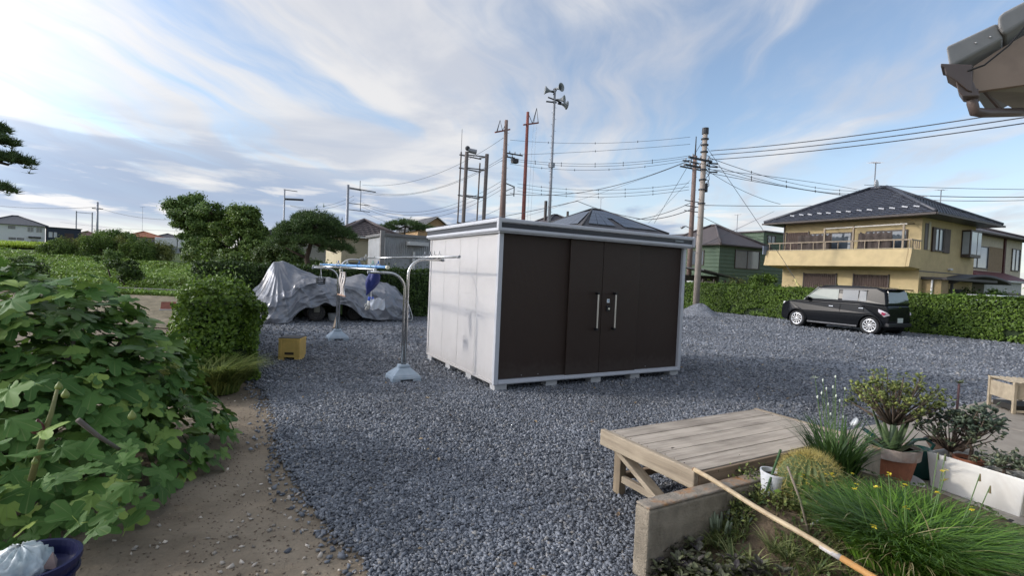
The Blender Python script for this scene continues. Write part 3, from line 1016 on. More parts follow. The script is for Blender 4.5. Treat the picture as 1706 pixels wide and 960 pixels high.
# white plastic bag and cotton gloves on a cord
t = thing('plastic_bag', 'translucent white plastic bag hanging under the blue cloth bag', 'bag', rk(-0.345, 0.46, 1.13), TH)
rows = [[(0.16 * (i / 10 - 0.35) + 0.02, 0.025 * math.sin(i * 1.1 + j * 0.8), -0.16 * j / 6 - 0.012 * math.sin(i * 0.7)) for i in range(14)] for j in range(7)]
rows2 = [[(p[0], p[1] + 0.03 * math.sin(math.pi * i / 13) * math.sin(math.pi * j / 6) + 0.006, p[2]) for i, p in enumerate(r)] for j, r in enumerate(rows)]
MB().grid(rows).grid([list(reversed(r)) for r in rows2]).build('pouch', mat('bag_clear', (0.68, 0.70, 0.76), rough=0.3, var=0.1, spec=0.6), t, smooth=True)
MB().tube([(-0.03, 0, 0), (-0.03, 0, 0.40)], 0.003, 5).build('cord', MATS['peg_white'], t)
t = thing('work_gloves', 'pair of white cotton work gloves with blue cuffs hanging on a cord', 'gloves', rk(-0.345, 0.60, 1.10), TH)
for s_ in (-1, 1):
    g_ = MB()
    g_.tube([(s_ * 0.02, 0, 0.0), (s_ * 0.028, 0, -0.06), (s_ * 0.036, 0, -0.10)], [0.022, 0.028, 0.026], 8)
    for k2 in range(4):
        x = s_ * 0.036 + (k2 - 1.5) * 0.013
        g_.tube([(x, 0, -0.095), (x * 1.25, 0.006, -0.13), (x * 1.4, 0.010, -0.155 + 0.006 * abs(k2 - 1))], [0.008, 0.0075, 0.006], 6)
    g_.tube([(s_ * 0.05, 0, -0.05), (s_ * 0.078, 0.004, -0.075), (s_ * 0.088, 0.004, -0.10)], [0.009, 0.008, 0.006], 6)
    go = g_.build('glove', mat('cotton', (0.55, 0.54, 0.50), rough=0.9), t, smooth=True)
    MB().tube([(s_ * 0.018, 0, 0.045), (s_ * 0.02, 0, -0.012)], [0.024, 0.025], 10).build('cuff', mat('cuff_blue', (0.06, 0.11, 0.42), rough=0.8), go, smooth=True)
MB().tube([(0, 0, 0.04), (0, 0, 0.44)], 0.003, 5).build('cord', MATS['peg_white'], t)

# wooden trouser hanger with white cloths between the stands
t = thing('towel_hanger', 'wooden bar hanger with pale cloth strips between the two laundry stands', 'hanger', rk(-0.35, 2.75, 1.53), TH)
MB().box(-0.013, 0.013, -0.34, 0.34, -0.50, -0.478).build('bar', mat('bar_wood', (0.36, 0.22, 0.15), rough=0.7), t, bevel=0.004)
for i, yv in enumerate((-0.16, -0.03, 0.13)):
    rows = [[(0.018 * math.sin(j * 0.8 + i), yv + 0.085 * (q_ / 6 - 0.5) + 0.012 * math.sin(j * 0.9 + i), -0.05 - 0.44 * j / 9) for q_ in range(7)] for j in range(10)]
    rows = [[(p[0] + 0.012 * math.sin(q_ * 2.1), p[1], p[2]) for q_, p in enumerate(r)] for r in rows]
    rb = [[(p[0] + 0.012, p[1], p[2]) for p in reversed(r)] for r in rows]
    MB().grid(rows).grid(rb).build('cloth_strip', mat('cloth_pale', (0.60, 0.55, 0.52), rough=0.9, var=0.12, scale=12), t, smooth=True)
for yv in (-0.28, 0.28):
    MB().tube([(0, yv, -0.49), (0, yv * 0.1, -0.02)], 0.004, 5).build('wire_arm', steel, t)
MB().tube([(0, 0, -0.03), (0, 0, 0.02), (0.02, 0, 0.04), (0.0, 0, 0.055)], 0.004, 5).build('hook', steel, t)

# small dark peg basket at the far end of the silver pole
t = thing('peg_basket', 'small black peg basket hanging from the far end of the silver pole', 'basket', rk(-0.44, 4.55, 1.56), TH)
b = MB()
for z, s_ in ((-0.26, 1.0), (-0.30, 0.95), (-0.34, 0.9), (-0.375, 0.86)):
    for y0_, y1_, x0_, x1_ in ((-0.15, 0.15, -0.085, -0.075), (-0.15, 0.15, 0.075, 0.085), (-0.15, -0.14, -0.075, 0.075), (0.14, 0.15, -0.075, 0.075)):
        b.box(x0_ * s_, x1_ * s_, y0_ * s_, y1_ * s_, z - 0.008, z + 0.008)
for i in range(9):
    y = -0.14 + 0.035 * i
    for sx in (-0.078, 0.078):
        b.box(sx * 0.93 - 0.003, sx * 0.93 + 0.003, y * 0.93 - 0.005, y * 0.93 + 0.005, -0.38, -0.25)
b.box(-0.066, 0.066, -0.125, 0.125, -0.388, -0.382)
b.build('basket', mat('basket_black', (0.02, 0.024, 0.03), rough=0.5), t)
for sy in (-0.13, 0.13):
    MB().tube([(0, sy, -0.26), (0, 0, -0.09)], 0.004, 5).build('strap', MATS['peg_white'], t)
MB().tube([(0, 0, -0.09), (0, 0, 0.0), (0.025, 0, 0.025), (0, 0, 0.04)], 0.007, 6).build('hook', MATS['peg_white'], t)

# yellow crate lying on its side
t = thing('yellow_crate', 'yellow plastic crate lying on its side on the gravel', 'crate', G(481, 601), math.radians(6))
ym = mat('crate_yellow', (0.58, 0.40, 0.12), rough=0.5, var=0.15, scale=8, dirt=(0.48, 0.34, 0.13), dirt_amt=0.5, dirt_scale=5)
MB().box(-0.17, 0.17, 0.0, 0.012, 0.05, 0.36).build('bottom_face', ym, t, bevel=0.004)
MB().box(-0.17, 0.17, 0.0125, 0.34, 0.345, 0.36).build('upper_side', ym, t, bevel=0.004)
MB().box(-0.17, 0.17, 0.0125, 0.34, 0.05, 0.064).build('lower_side', ym, t, bevel=0.004)
MB().box(-0.17, -0.158, 0.0125, 0.34, 0.0645, 0.3445).build('end_side', mat('crate_opening_shade', (0.05, 0.04, 0.03), rough=0.8), t)  # dark panel paints the shade of the open end
MB().box(0.158, 0.17, 0.0125, 0.34, 0.0645, 0.3445).build('end_side', ym, t, bevel=0.003)
for x in (-0.155, 0.095):
    MB().frus((x - 0.015, x + 0.075, -0.004, 0.30), 0.0, (x - 0.012, x + 0.065, -0.002, 0.31), 0.051).build('foot', ym, t, bevel=0.006)
MB().box(-0.178, 0.178, -0.008, 0.345, 0.335, 0.347).build('rib', ym, t, bevel=0.004)
for x in (-0.165, 0.12):
    MB().box(x, x + 0.045, -0.010, 0.0, 0.06, 0.334).build('rib', ym, t, bevel=0.004)
MB().box(-0.07, 0.075, -0.004, 0.002, 0.095, 0.135).build('grip_slot', mat('slot_brown', (0.045, 0.03, 0.02)), t, bevel=0.004)
MB().box(-0.17, 0.16, 0.0, 0.33, 0.361, 0.372).build('black_lid', mat('lid_black', (0.03, 0.028, 0.026), rough=0.6), t, bevel=0.004)
# ================================================================ TARPAULIN OVER A FARM MACHINE
T0 = Vector((-6.75, 13.05, 0))


def interp(x, pts):
    for (x0, y0), (x1, y1) in zip(pts, pts[1:]):
        if x <= x1:
            q_ = (x - x0) / (x1 - x0)
            return y0 + (y1 - y0) * (0.6 * q_ + 0.4 * sm(q_))
    return pts[-1][1]


top = [(0, 0.60), (0.28, 0.92), (0.66, 1.66), (0.92, 1.67), (1.25, 1.50), (1.9, 1.26), (2.5, 1.20), (3.1, 1.36), (3.7, 1.16), (4.1, 1.05), (4.35, 0.75)]
shoulder = [(0, 0.28), (0.5, 0.52), (1.0, 0.72), (1.25, 1.00), (1.9, 1.10), (2.6, 1.00), (3.2, 0.86), (3.8, 0.80), (4.35, 0.5)]
hem = [(0, 0.0), (0.95, 0.01), (1.40, 0.40), (1.9, 0.50), (2.6, 0.44), (2.9, 0.16), (3.3, 0.05), (4.35, 0.04)]
front = [(0, 0.0), (0.7, -0.30), (1.4, 0.10), (2.2, 0.08), (3.0, -0.02), (4.35, 0.12)]


def tarp_pt(s, t):
    ht, hs, hh, fy = interp(s, top), interp(s, shoulder), interp(s, hem), interp(s, front)
    key = [(0.0, fy, hh), (0.22, fy + 0.07, hh + (hs - hh) * 0.5), (0.42, fy + 0.20, hs), (0.68, 0.95, ht), (0.84, 1.55, ht * 0.72), (1.0, 1.95, 0.05)]
    for (t0, y0, z0), (t1, y1, z1) in zip(key, key[1:]):
        if t <= t1 + 1e-9:
            q = (t - t0) / (t1 - t0)
            y, z = y0 + (y1 - y0) * q, z0 + (z1 - z0) * q
            break
    p = Vector((s, y, z))

    def crease(x, y_, k_, pw=3.0):
        r_ = max(0.0, 1 - 2.2 * abs(mnoise.noise(Vector((x, y_, k_)))))
        return r_ ** pw

    # folds fan out from the peak; the hanging front wrinkles slantwise
    ph = math.atan2(t - 0.68, (s - 0.77) * 0.35)
    rad = math.hypot(t - 0.68, (s - 0.77) * 0.35)
    fan = crease(ph * 3.4, rad * 1.5, 2.0, 2.0) * 0.085 * min(1, rad * 4) * math.exp(-max(0, s - 2.2))
    lon = crease(s * 2.1 + t * 2.6, t * 0.9 - s * 0.3, 7.0) * 0.075
    cross = crease(s * 1.2 - t * 1.6, t * 4.6 + s * 0.9, 3.0) * (0.095 if t < 0.44 else 0.035)
    v1 = mnoise.voronoi(Vector((s * 2.2 + t * 1.0, t * 5.2 - s * 0.7, z * 0.8)))[0][0]
    v2 = mnoise.voronoi(Vector((s * 6.0 - t * 2.0, t * 13.0 + s * 1.2, 4.0)))[0][0]
    fine = min(v1, 0.9) * (0.16 if t < 0.46 else 0.07) + min(v2, 0.9) * (0.045 if t < 0.46 else 0.022)
    d = fan * 0.8 + lon * 0.5 + cross * 0.5 + fine - 0.09 + 0.05 * mnoise.noise(Vector((s * 1.4, t * 1.8, 0)))
    p.y -= d * (0.95 if t < 0.45 else 0.3)
    p.z += d * (0.15 if t < 0.45 else 0.8) + (0.0 if t > 0.03 else 0.045 * math.sin(s * 8 + 2 * math.sin(s * 3)) * (1 if hh > 0.1 else 0.2))
    p.z = max(p.z, 0.012 + 0.01 * math.sin(s * 9))
    return p


rows = [[tarp_pt(4.35 * i / 260, j / 130) for i in range(261)] for j in range(131)]
mb = MB(); mb.grid(rows)
tarpm = mat('silver_tarp', (0.19, 0.195, 0.215), rough=0.27, var=0.12, scale=3.5, spec=0.75, dirt=(0.30, 0.295, 0.30), dirt_amt=0.6, dirt_scale=1.6, bump=0.003, bscale=9)
t = thing('tarpaulin', 'crumpled silver grey tarpaulin draped over a low farm machine', 'tarpaulin', T0, TH)
sheet = mb.build('sheet', tarpm, t, smooth=True, fix=False)
so = sheet.modifiers.new('thick', 'SOLIDIFY'); so.thickness = 0.006
# loose rope tail at the right end
MB().tube([(4.22, 0.0, 0.6), (4.30, -0.06, 0.35), (4.36, -0.10, 0.12), (4.30, -0.18, 0.05), (4.18, -0.16, 0.06), (4.24, -0.08, 0.18)], 0.012, 6).build('rope', mat('rope_pale', (0.5, 0.5, 0.48)), t, smooth=True)

t = thing('farm_machine', 'small wheeled farm machine half hidden beneath the silver tarpaulin', 'farm machine', T0, TH)
tyrem = mat('tyre_rubber', (0.035, 0.034, 0.033), rough=0.85, var=0.2, scale=12, dirt=(0.13, 0.11, 0.09), dirt_amt=0.6, dirt_scale=4)
for x, y, r_ in ((1.72, 0.36, 0.235), (2.80, 0.45, 0.22), (1.72, 1.25, 0.235), (2.80, 1.25, 0.22)):
    w = MB().lathe([(r_ * 0.55, -0.06), (r_ * 0.86, -0.08), (r_ * 0.98, -0.06), (r_, -0.03), (r_, 0.03), (r_ * 0.98, 0.06), (r_ * 0.86, 0.08), (r_ * 0.55, 0.06)], 28, ax='y').build('wheel', tyrem, t, smooth=True)
    w.location = (x, y, r_)
    MB().lathe([(0.02, -0.045), (r_ * 0.5, -0.05), (r_ * 0.56, -0.062), (r_ * 0.56, 0.05), (0.02, 0.05)], 20, ax='y').build('hub', mat('hub_dull', (0.26, 0.24, 0.20), rough=0.6, dirt=(0.12, 0.09, 0.06)), w, smooth=False)
MB().box(1.1, 3.6, 0.55, 1.35, 0.42, 0.62).build('chassis', mat('machine_dark', (0.03, 0.03, 0.033), rough=0.6), t, bevel=0.02)
MB().box(1.64, 1.80, 0.26, 0.285, 0.26, 0.56).build('fork_plate', mat('machine_olive', (0.20, 0.19, 0.15), rough=0.6), t, bevel=0.01)
MB().box(2.35, 2.45, 0.5, 0.58, 0.18, 0.5).build('bracket', mat('machine_green', (0.15, 0.24, 0.07), rough=0.6), t, bevel=0.01)
MB().box(1.2, 3.3, 0.7, 1.2, 0.6, 0.98).build('engine_cover', MATS['machine_dark'], t, bevel=0.03)
t = thing('grey_tub', 'small grey plastic tub on the gravel under the tarpaulin edge', 'tub', T0 + U2 * 2.2 + V2 * 0.42, TH)
MB().lathe([(0.001, 0.012), (0.125, 0.012), (0.165, 0.2), (0.18, 0.205), (0.18, 0.215), (0.17, 0.215), (0.13, 0.02), (0.001, 0.02)], 24).build('bowl', mat('tub_grey', (0.34, 0.35, 0.35), rough=0.6), t, smooth=False)
mb = MB().beam(T0 + U2 * 2.35 + V2 * 0.5 + Vector((0, 0, 0.35)), G(556, 547, 0.02), 0.045, 0.035)
tag(mb.build('wooden_prop', mat('prop_wood', (0.33, 0.26, 0.19), rough=0.8)), 'short wooden stick leaning out from under the tarpaulin', 'stick')

# ================================================================ HEDGES
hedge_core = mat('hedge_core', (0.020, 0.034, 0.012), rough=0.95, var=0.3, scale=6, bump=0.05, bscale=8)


def hedge(name, label, p0, p1, width, h, n, leaf, lm, seed, rough=0.08, top_round=0.06, wave=0.05, lean_up=0.35):
    """clipped hedge from p0 to p1: leaf faces over a dark box that blocks light"""
    L_ = (p1 - p0).length
    rz = math.atan2(p1.y - p0.y, p1.x - p0.x)
    t = thing(name, label, 'hedge', p0, rz)
    r = np.random.default_rng(seed)
    # surface samples: front, back, top, two ends
    A = np.array([L_ * h, L_ * h * 0.6, L_ * width * 1.2, width * h * 1.3, width * h * 1.3]); A = A / A.sum()
    side = r.choice(5, n, p=A)
    x, y, z = r.uniform(0, L_, n), r.uniform(-width / 2, width / 2, n), r.uniform(0.02, h, n)
    N = np.zeros((n, 3))
    y = np.where(side == 0, -width / 2, y); y = np.where(side == 1, width / 2, y)
    z = np.where(side == 2, h, z); x = np.where(side == 3, 0, x); x = np.where(side == 4, L_, x)
    N[side == 0, 1] = -1; N[side == 1, 1] = 1; N[side == 2, 2] = 1; N[side == 3, 0] = -1; N[side == 4, 0] = 1
    # rounded shoulders
    cy = np.clip((np.abs(y) - (width / 2 - top_round)) / max(top_round, 1e-3), 0, 1); cz = np.clip((z - (h - top_round)) / max(top_round, 1e-3), 0, 1)
    z = z - top_round * 0.5 * cy * cz
    nz = np.array([mnoise.noise(Vector((a * 1.4, b * 1.4 + seed, c * 1.9))) + 0.5 * mnoise.noise(Vector((a * 4, b * 4, c * 4 + seed))) for a, b, c in zip(x, y, z)])
    keep = ~((z < 0.42) & (nz < -0.28))
    dep = r.exponential(rough, n) * -1 + nz * wave * 1.6 + 0.02
    P = np.stack([x, y, z], 1) + N * dep[:, None]
    P[:, 2] = np.maximum(P[:, 2], 0.02)
    P, N = P[keep], N[keep]
    # stray shoots over the clipped top
    ns = int(L_ * 26)
    sx = r.uniform(0.05, L_ - 0.05, ns); sh = r.exponential(wave * 1.6, ns)
    for q_ in range(4):
        P = np.concatenate([P, np.stack([sx + r.normal(0, .02, ns), r.uniform(-.45, .45, ns) * width, h + sh * (q_ + 1) / 4], 1)]); N = np.concatenate([N, r.normal(0, .5, (ns, 3))])
    N[:, 2] += lean_up
    V, Fc = leaves(P, N, leaf, 0.6, 0.65, 0.25, seed)
    npmesh('foliage', V, Fc, lm, t)['kind'] = 'stuff'
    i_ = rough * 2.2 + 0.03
    MB().box(i_, L_ - i_, -width / 2 + i_, width / 2 - i_, 0, h - i_).build('light_block', hedge_core, t)  # plain dark box added inside the leaves to block light
    # stems showing low down
    b = MB()
    for _ in range(int(L_ * 2.2)):
        xx_ = random.uniform(0.1, L_ - 0.1); yy_ = random.uniform(-0.3, 0.3) * width
        b.tube([(xx_, yy_, 0), (xx_ + random.uniform(-0.1, 0.1), yy_, h * 0.6)], 0.012, 5)
    b.build('stems', mat('twig', (0.10, 0.07, 0.045), rough=0.9), t)
    return t


lm_hedge = leafmat('hedge_leaf', (0.046, 0.090, 0.012), (0.150, 0.235, 0.032), rough=0.5)
lm_hedge2 = leafmat('hedge_leaf_dark', (0.0269, 0.055, 0.0104), (0.0784, 0.1298, 0.024), rough=0.45)
lm_hedge3 = leafmat('hedge_leaf_mid', (0.056, 0.11, 0.0144), (0.1848, 0.286, 0.0384), rough=0.42)
# right boundary hedge: one long clipped run behind the car
hs_ = G(1162, 517); he_ = G(1725, 577)
a0, b0 = ab(hs_); a1, b1 = ab(he_)
print('hedge right', a0, b0, a1, b1)
HA = 22.2
hedge('clipped_hedge', 'long clipped bright green hedge running behind the black car', S(HA + 0.55, 20.6), S(HA + 0.55, 3.0), 1.0, 1.42, 64000, 0.085, lm_hedge, 31, 0.035, 0.08, 0.05)
# far hedge behind the tarpaulin
hedge('boundary_hedge', 'dark green boundary hedge standing behind the tarpaulin', S(-0.7, 16.55), S(8.0, 16.55), 0.9, 1.52, 30000, 0.075, lm_hedge2, 32, 0.04, 0.06, 0.05)
# low hedge row between the earth and the gravel
hedge('low_hedge', 'shaggy low hedge along the left edge of the gravel', S(-0.02, 7.55), S(-0.30, 13.4), 0.92, 1.14, 46000, 0.062, lm_hedge3, 33, 0.05, 0.25, 0.12, 0.5)

# arching sedge at the near end of the low hedge
c0 = S(-0.16, 7.15)
n = 2300
rr = np.sqrt(rng.uniform(0, 1, n)) * 0.25; a = rng.uniform(0, 2 * np.pi, n)
O = np.stack([np.cos(a), np.sin(a), np.zeros(n)], 1)
V, Fc = blades(O * rr[:, None] * np.array([1.5, 1.1, 0]), 0.50, 0.018, 0.32, 0.62, 41, 6, O, mix=1.0)
t = thing('sedge_clump', 'arching clump of yellow green sedge at the near end of the low hedge', 'grass clump', c0, 0)
npmesh('leaf_blades', V, Fc, leafmat('sedge_leaf', (0.085, 0.130, 0.028), (0.300, 0.340, 0.100)), t)['kind'] = 'stuff'

# red board and pale strip leaning at the far edge of the plot
p = G(300, 506)
t = thing('rusty_board', 'rusty red sheet board lying at the edge of the soil plot', 'board', at(301, 503, 15.2), TH)
t.location.z = 0.05
m_ = MB().box(-0.5, 0.5, -0.02, 0.02, 0, 0.34).build('panel', mat('rust_red', (0.24, 0.085, 0.055), rough=0.8, var=0.25), t); m_.rotation_euler.x = -0.9
MB().box(-0.52, 0.52, -0.10, -0.05, -0.02, 0.03).build('edge_strip', mat('strip_white', (0.55, 0.55, 0.55)), t)

# ================================================================ TREES
barkm = mat('bark', (0.075, 0.055, 0.042), rough=0.95, var=0.35, scale=9, bump=0.02, bscale=18)


def tree(name, label, base, blobs, trunk_r, nleaf, leaf, lm, seed, cat='tree', sub=16, spread=0.9, aspect=0.55, trunk_top=None, group=None, squash=1.0):
    """blobs: (offset xyz, radii xyz) relative to base; leaves gather in ragged sub clumps on each"""
    t = thing(name, label, cat, base, 0, group)
    r = np.random.default_rng(seed); R_ = random.Random(seed)
    vol = np.array([b[1][0] * b[1][1] + b[1][0] * b[1][2] for b in blobs]); vol = vol / vol.sum()
    Ps, Ns = [], []
    tk = MB()
    hz = trunk_top or min(b[0][2] for b in blobs)
    q = [Vector((0, 0, -0.1)), Vector((R_.uniform(-.08, .08), R_.uniform(-.08, .08), hz * 0.5)), Vector((R_.uniform(-.12, .12), R_.uniform(-.12, .12), hz))]
    tk.tube(q, [trunk_r * 1.25, trunk_r, trunk_r * 0.8], 9)
    for (c, rad), vfrac in zip(blobs, vol):
        c = np.array(c); rad = np.array(rad)
        tk.tube([q[2], q[2].lerp(Vector(c), 0.55) + Vector((R_.uniform(-.1, .1), 0, R_.uniform(0, .1))), Vector(c) + Vector((0, 0, rad[2] * 0.3))], [trunk_r * 0.6, trunk_r * 0.38, trunk_r * 0.12], 6)
        nb = int(nleaf * vfrac)
        d = r.normal(0, 1, (sub, 3)); d /= np.linalg.norm(d, axis=1)[:, None]
        d[:, 2] = np.where(d[:, 2] < -0.45, -d[:, 2], d[:, 2])
        cc = d * r.uniform(0.55, 1.02, (sub, 1))
        cs = r.uniform(0.22, 0.42, sub)
        for k2 in range(sub):
            if k2 % 3 == 0:
                e_ = Vector(c + cc[k2] * rad)
                tk.tube([Vector(c), Vector(c).lerp(e_, 0.5) + Vector((0, 0, 0.03)), e_], [trunk_r * 0.22, trunk_r * 0.14, trunk_r * 0.05], 4)
        pick = r.integers(0, sub, nb)
        g = r.normal(0, 1, (nb, 3)); g /= np.linalg.norm(g, axis=1)[:, None] + 1e-9
        g *= (r.uniform(0, 1, (nb, 1)) ** 0.5) * (1 + 0.35 * r.normal(0, 1, (nb, 1)).clip(-1, 1.6))
        loc = cc[pick] + g * cs[pick][:, None] * np.array([1, 1, squash])
        Ps.append(c + loc * rad)
        nn = loc + 0.6 * g; nn[:, 2] += 0.25
        Ns.append(nn)
    V, Fc = leaves(np.concatenate(Ps), np.concatenate(Ns), leaf, aspect, spread, 0.3, seed)
    tk.build('trunk', barkm, t, smooth=True)
    npmesh('crown', V, Fc, lm, t)
    return t


def ragged(n, cx, cy, cz, rx, ry, rz, r0, r1, seed):
    """many small overlapping leaf masses filling an uneven crown"""
    R_ = random.Random(seed); out = []
    while len(out) < n:
        x, y, z = (R_.uniform(-1, 1) for _ in range(3))
        if x * x + y * y + z * z > 1:
            continue
        q = R_.uniform(r0, r1) * (1.15 - 0.35 * (z + 1) / 2)
        out.append(((cx + x * rx, cy + y * ry, cz + z * rz), (q * R_.uniform(.8, 1.35), q, q * R_.uniform(.7, 1.05))))
    return out


def gz(p):
    return Vector((p.x, p.y, terr(p.x, p.y)))


lm_tree = leafmat('tree_leaf', (0.0672, 0.1265, 0.0304), (0.1904, 0.2805, 0.068))
lm_tree2 = leafmat('tree_leaf_b', (0.0717, 0.1298, 0.0272), (0.2016, 0.286, 0.06))
lm_pine = leafmat('pine_needle', (0.0403, 0.077, 0.024), (0.1008, 0.1595, 0.0448), rough=0.6)
b1 = gz(at(334, 470, 25)); zt_ = 4.85
tree('broadleaf_tree', 'tall bushy green tree left of the pine with a bare grey trunk', b1,
     ragged(22, 0.15, 0, 3.25, 1.35, 0.9, 1.15, 0.55, 0.85, 1) + ragged(9, 0.5, 0, 2.2, 1.6, 0.8, 0.5, 0.5, 0.7, 2),
     0.11, 72000, 0.125, lm_tree, 51, sub=9, trunk_top=1.7)
tree('leafy_tree', 'round topped green tree with upright shoots beside the tall bushy one', gz(at(398, 470, 24)),
     ragged(16, -0.2, 0, 2.7, 1.4, 0.8, 1.15, 0.50, 0.8, 3) + ragged(13, 1.35, 0, 2.5, 1.0, 0.8, 1.25, 0.42, 0.65, 4) + ragged(13, 0.5, -0.3, 1.5, 2.3, 0.6, 0.5, 0.5, 0.75, 5),
     0.09, 80000, 0.12, lm_tree2, 52, sub=9, trunk_top=1.2)
tree('garden_shrub', 'loose pale green shrub behind the hedge beneath the pine', gz(at(470, 470, 21)),
     [((0, 0, 1.6), (0.9, 0.6, 0.75)), ((0.9, 0.1, 1.35), (0.7, 0.6, 0.6)), ((-0.9, 0, 1.5), (0.7, 0.6, 0.7))], 0.05, 14000, 0.10, leafmat('shrub_pale', (0.0448, 0.0825, 0.0176), (0.1232, 0.1815, 0.044)), 53, cat='shrub')


def pine(name, label, base, pads, trunk, r0, seed, n=9000, needle=0.16, tuft=6):
    t = thing(name, label, 'pine tree', base, 0)
    r = np.random.default_rng(seed)
    tk = MB(); tk.tube(trunk, [r0 * (1 - 0.6 * i / (len(trunk) - 1)) for i in range(len(trunk))], 9)
    area = np.array([p[1][0] * p[1][1] for p in pads]); area = area / area.sum()
    Ps, Ns = [], []
    for (c, rad), f_ in zip(pads, area):
        cv = Vector(c)
        near = min((Vector(q) for q in trunk), key=lambda q: (q - cv).length)
        tk.tube([near, near.lerp(cv, 0.5) + Vector((0, 0, -0.08)), cv - Vector((0, 0, rad[2] * 0.4))], [r0 * 0.45, r0 * 0.3, r0 * 0.15], 6)
        m = int(n * f_)
        th_ = r.uniform(0, 2 * np.pi, m); rr_ = np.sqrt(r.uniform(0, 1, m)) * (1 + 0.18 * np.sin(5 * th_ + seed) + 0.12 * np.sin(9 * th_))
        zz = (1 - rr_ ** 2) * r.uniform(0.2, 1.0, m) + r.normal(0, 0.16, m)
        clump = np.stack([rr_ * np.cos(th_) * rad[0], rr_ * np.sin(th_) * rad[1], zz * rad[2]], 1)
        Ps.append(np.array(c) + clump); nn = np.stack([np.cos(th_) * rr_, np.sin(th_) * rr_, np.full(m, 0.2)], 1); Ns.append(nn)
    P = np.concatenate(Ps); N = np.concatenate(Ns)
    # tufts: several thin needles from each point
    Pt = np.repeat(P, tuft, 0)
    D = r.normal(0, 1, Pt.shape); D[:, 2] = np.abs(D[:, 2]) * 0.9 + 0.1
    D /= np.linalg.norm(D, axis=1)[:, None]
    Wd = np.cross(D, r.normal(0, 1, D.shape)); Wd /= np.linalg.norm(Wd, axis=1)[:, None] + 1e-9
    L_ = needle * r.uniform(0.6, 1.1, (len(Pt), 1)); w_ = needle * 0.07
    V = np.empty((len(Pt), 3, 3)); V[:, 0] = Pt - Wd * w_; V[:, 1] = Pt + Wd * w_; V[:, 2] = Pt + D * L_
    Fc = np.arange(len(Pt) * 3).reshape(-1, 3)
    tk.build('trunk', barkm, t, smooth=True)
    npmesh('crown', V.reshape(-1, 3), Fc, lm_pine, t)
    return t


pb = gz(at(512, 470, 19.0))
pine('garden_pine', 'spreading dark pine with a crooked trunk behind the tarpaulin', pb,
     [((0.3, 0, 3.0), (1.0, 0.9, 0.5)), ((-0.45, 0, 2.75), (0.8, 0.8, 0.42)), ((1.0, 0.1, 2.65), (0.75, 0.7, 0.40)), ((0.2, -0.3, 2.35), (1.0, 0.7, 0.40)), ((-0.8, -0.1, 2.3), (0.65, 0.6, 0.35)), ((1.15, -0.2, 2.15), (0.6, 0.6, 0.32)), ((-0.2, 0.2, 3.3), (0.5, 0.5, 0.25))],
     [(0, 0, 0), (-0.10, 0, 0.7), (0.08, 0, 1.3), (-0.05, 0, 1.8), (0.1, 0, 2.4), (0.15, 0, 3.0)], 0.14, 61, 5200, 0.17)
# pine at the left margin: only its branch ends reach into view
lp = Vector((-13.9, 11.6, 0))
d0 = at(18, 240, 11.0) - lp; d1 = at(25, 268, 11.2) - lp; d2 = at(-2, 315, 11.0) - lp; d3 = at(-30, 222, 11.2) - lp
pine('margin_pine', 'dark pine whose needle pads reach in at the left edge', lp,
     [(tuple(d0 + Vector((-0.45, 0, 0.05))), (0.42, 0.45, 0.16)), (tuple(d1 + Vector((-0.15, 0, -0.02))), (0.46, 0.45, 0.17)), (tuple(d2 + Vector((-0.2, 0, 0))), (0.42, 0.4, 0.14)), (tuple(d3 + Vector((-0.1, 0, 0.12))), (0.5, 0.5, 0.22)), ((-0.2, 0, 5.6), (1.2, 1.1, 0.6))],
     [(0, 0, 0), (0.15, 0, 1.5), (-0.1, 0, 3.0), (0.1, 0, 4.2), (-0.1, 0, 5.4)], 0.20, 62, 4200, 0.17)
# dark pruned pine beside the gable far behind the shed
pine('pruned_pine', 'small dark pruned pine between the tin store and the gabled house', gz(at(672, 470, 32)),
     [((0, 0, 4.25), (1.2, 0.9, 0.35)), ((-1.1, 0, 3.95), (0.8, 0.7, 0.3)), ((1.2, 0, 4.0), (0.9, 0.7, 0.3))], [(0, 0, 0), (0.1, 0, 1.6), (-0.1, 0, 3), (0, 0, 4.2)], 0.12, 63, 1500, 0.2)

# row of tall reedy shrubs in front of the far houses
R2 = random.Random(5)
lm_reed = leafmat('reed_shrub', (0.1008, 0.132, 0.0272), (0.2464, 0.264, 0.068))
for i, px in enumerate((98, 128, 160, 196, 232, 262)):
    Yd = 40 + 1.5 * (i % 2)
    p = gz(at(px, 425, Yd))
    zt_ = at(px, (400, 393, 387, 393, 397, 402)[i], Yd).z - p.z
    zt_ *= 0.86
    lab = ('leftmost', 'second from left', 'third from left', 'third from right', 'second from right', 'rightmost')[i]
    tree('reedy_shrub', lab + ' of the tall reedy shrubs before the distant houses', p,
         [((0, 0, zt_ * 0.55), (1.25, 0.9, zt_ * 0.52)), ((0.6, -0.2, zt_ * 0.45), (0.8, 0.7, zt_ * 0.45)), ((-0.6, -0.2, zt_ * 0.45), (0.8, 0.7, zt_ * 0.48))],
         0.05, 5200, 0.20, lm_reed if i % 2 else lm_tree2, 70 + i, cat='shrub', sub=18, aspect=0.25, group='reedy shrubs before the distant houses', squash=1.7)
tree('dome_tree', 'dark dome shaped tree behind the reedy shrubs', gz(at(188, 420, 48)),
     [((0, 0, 1.25), (2.0, 1.5, 0.95))], 0.1, 6000, 0.22, lm_tree, 81, sub=24)
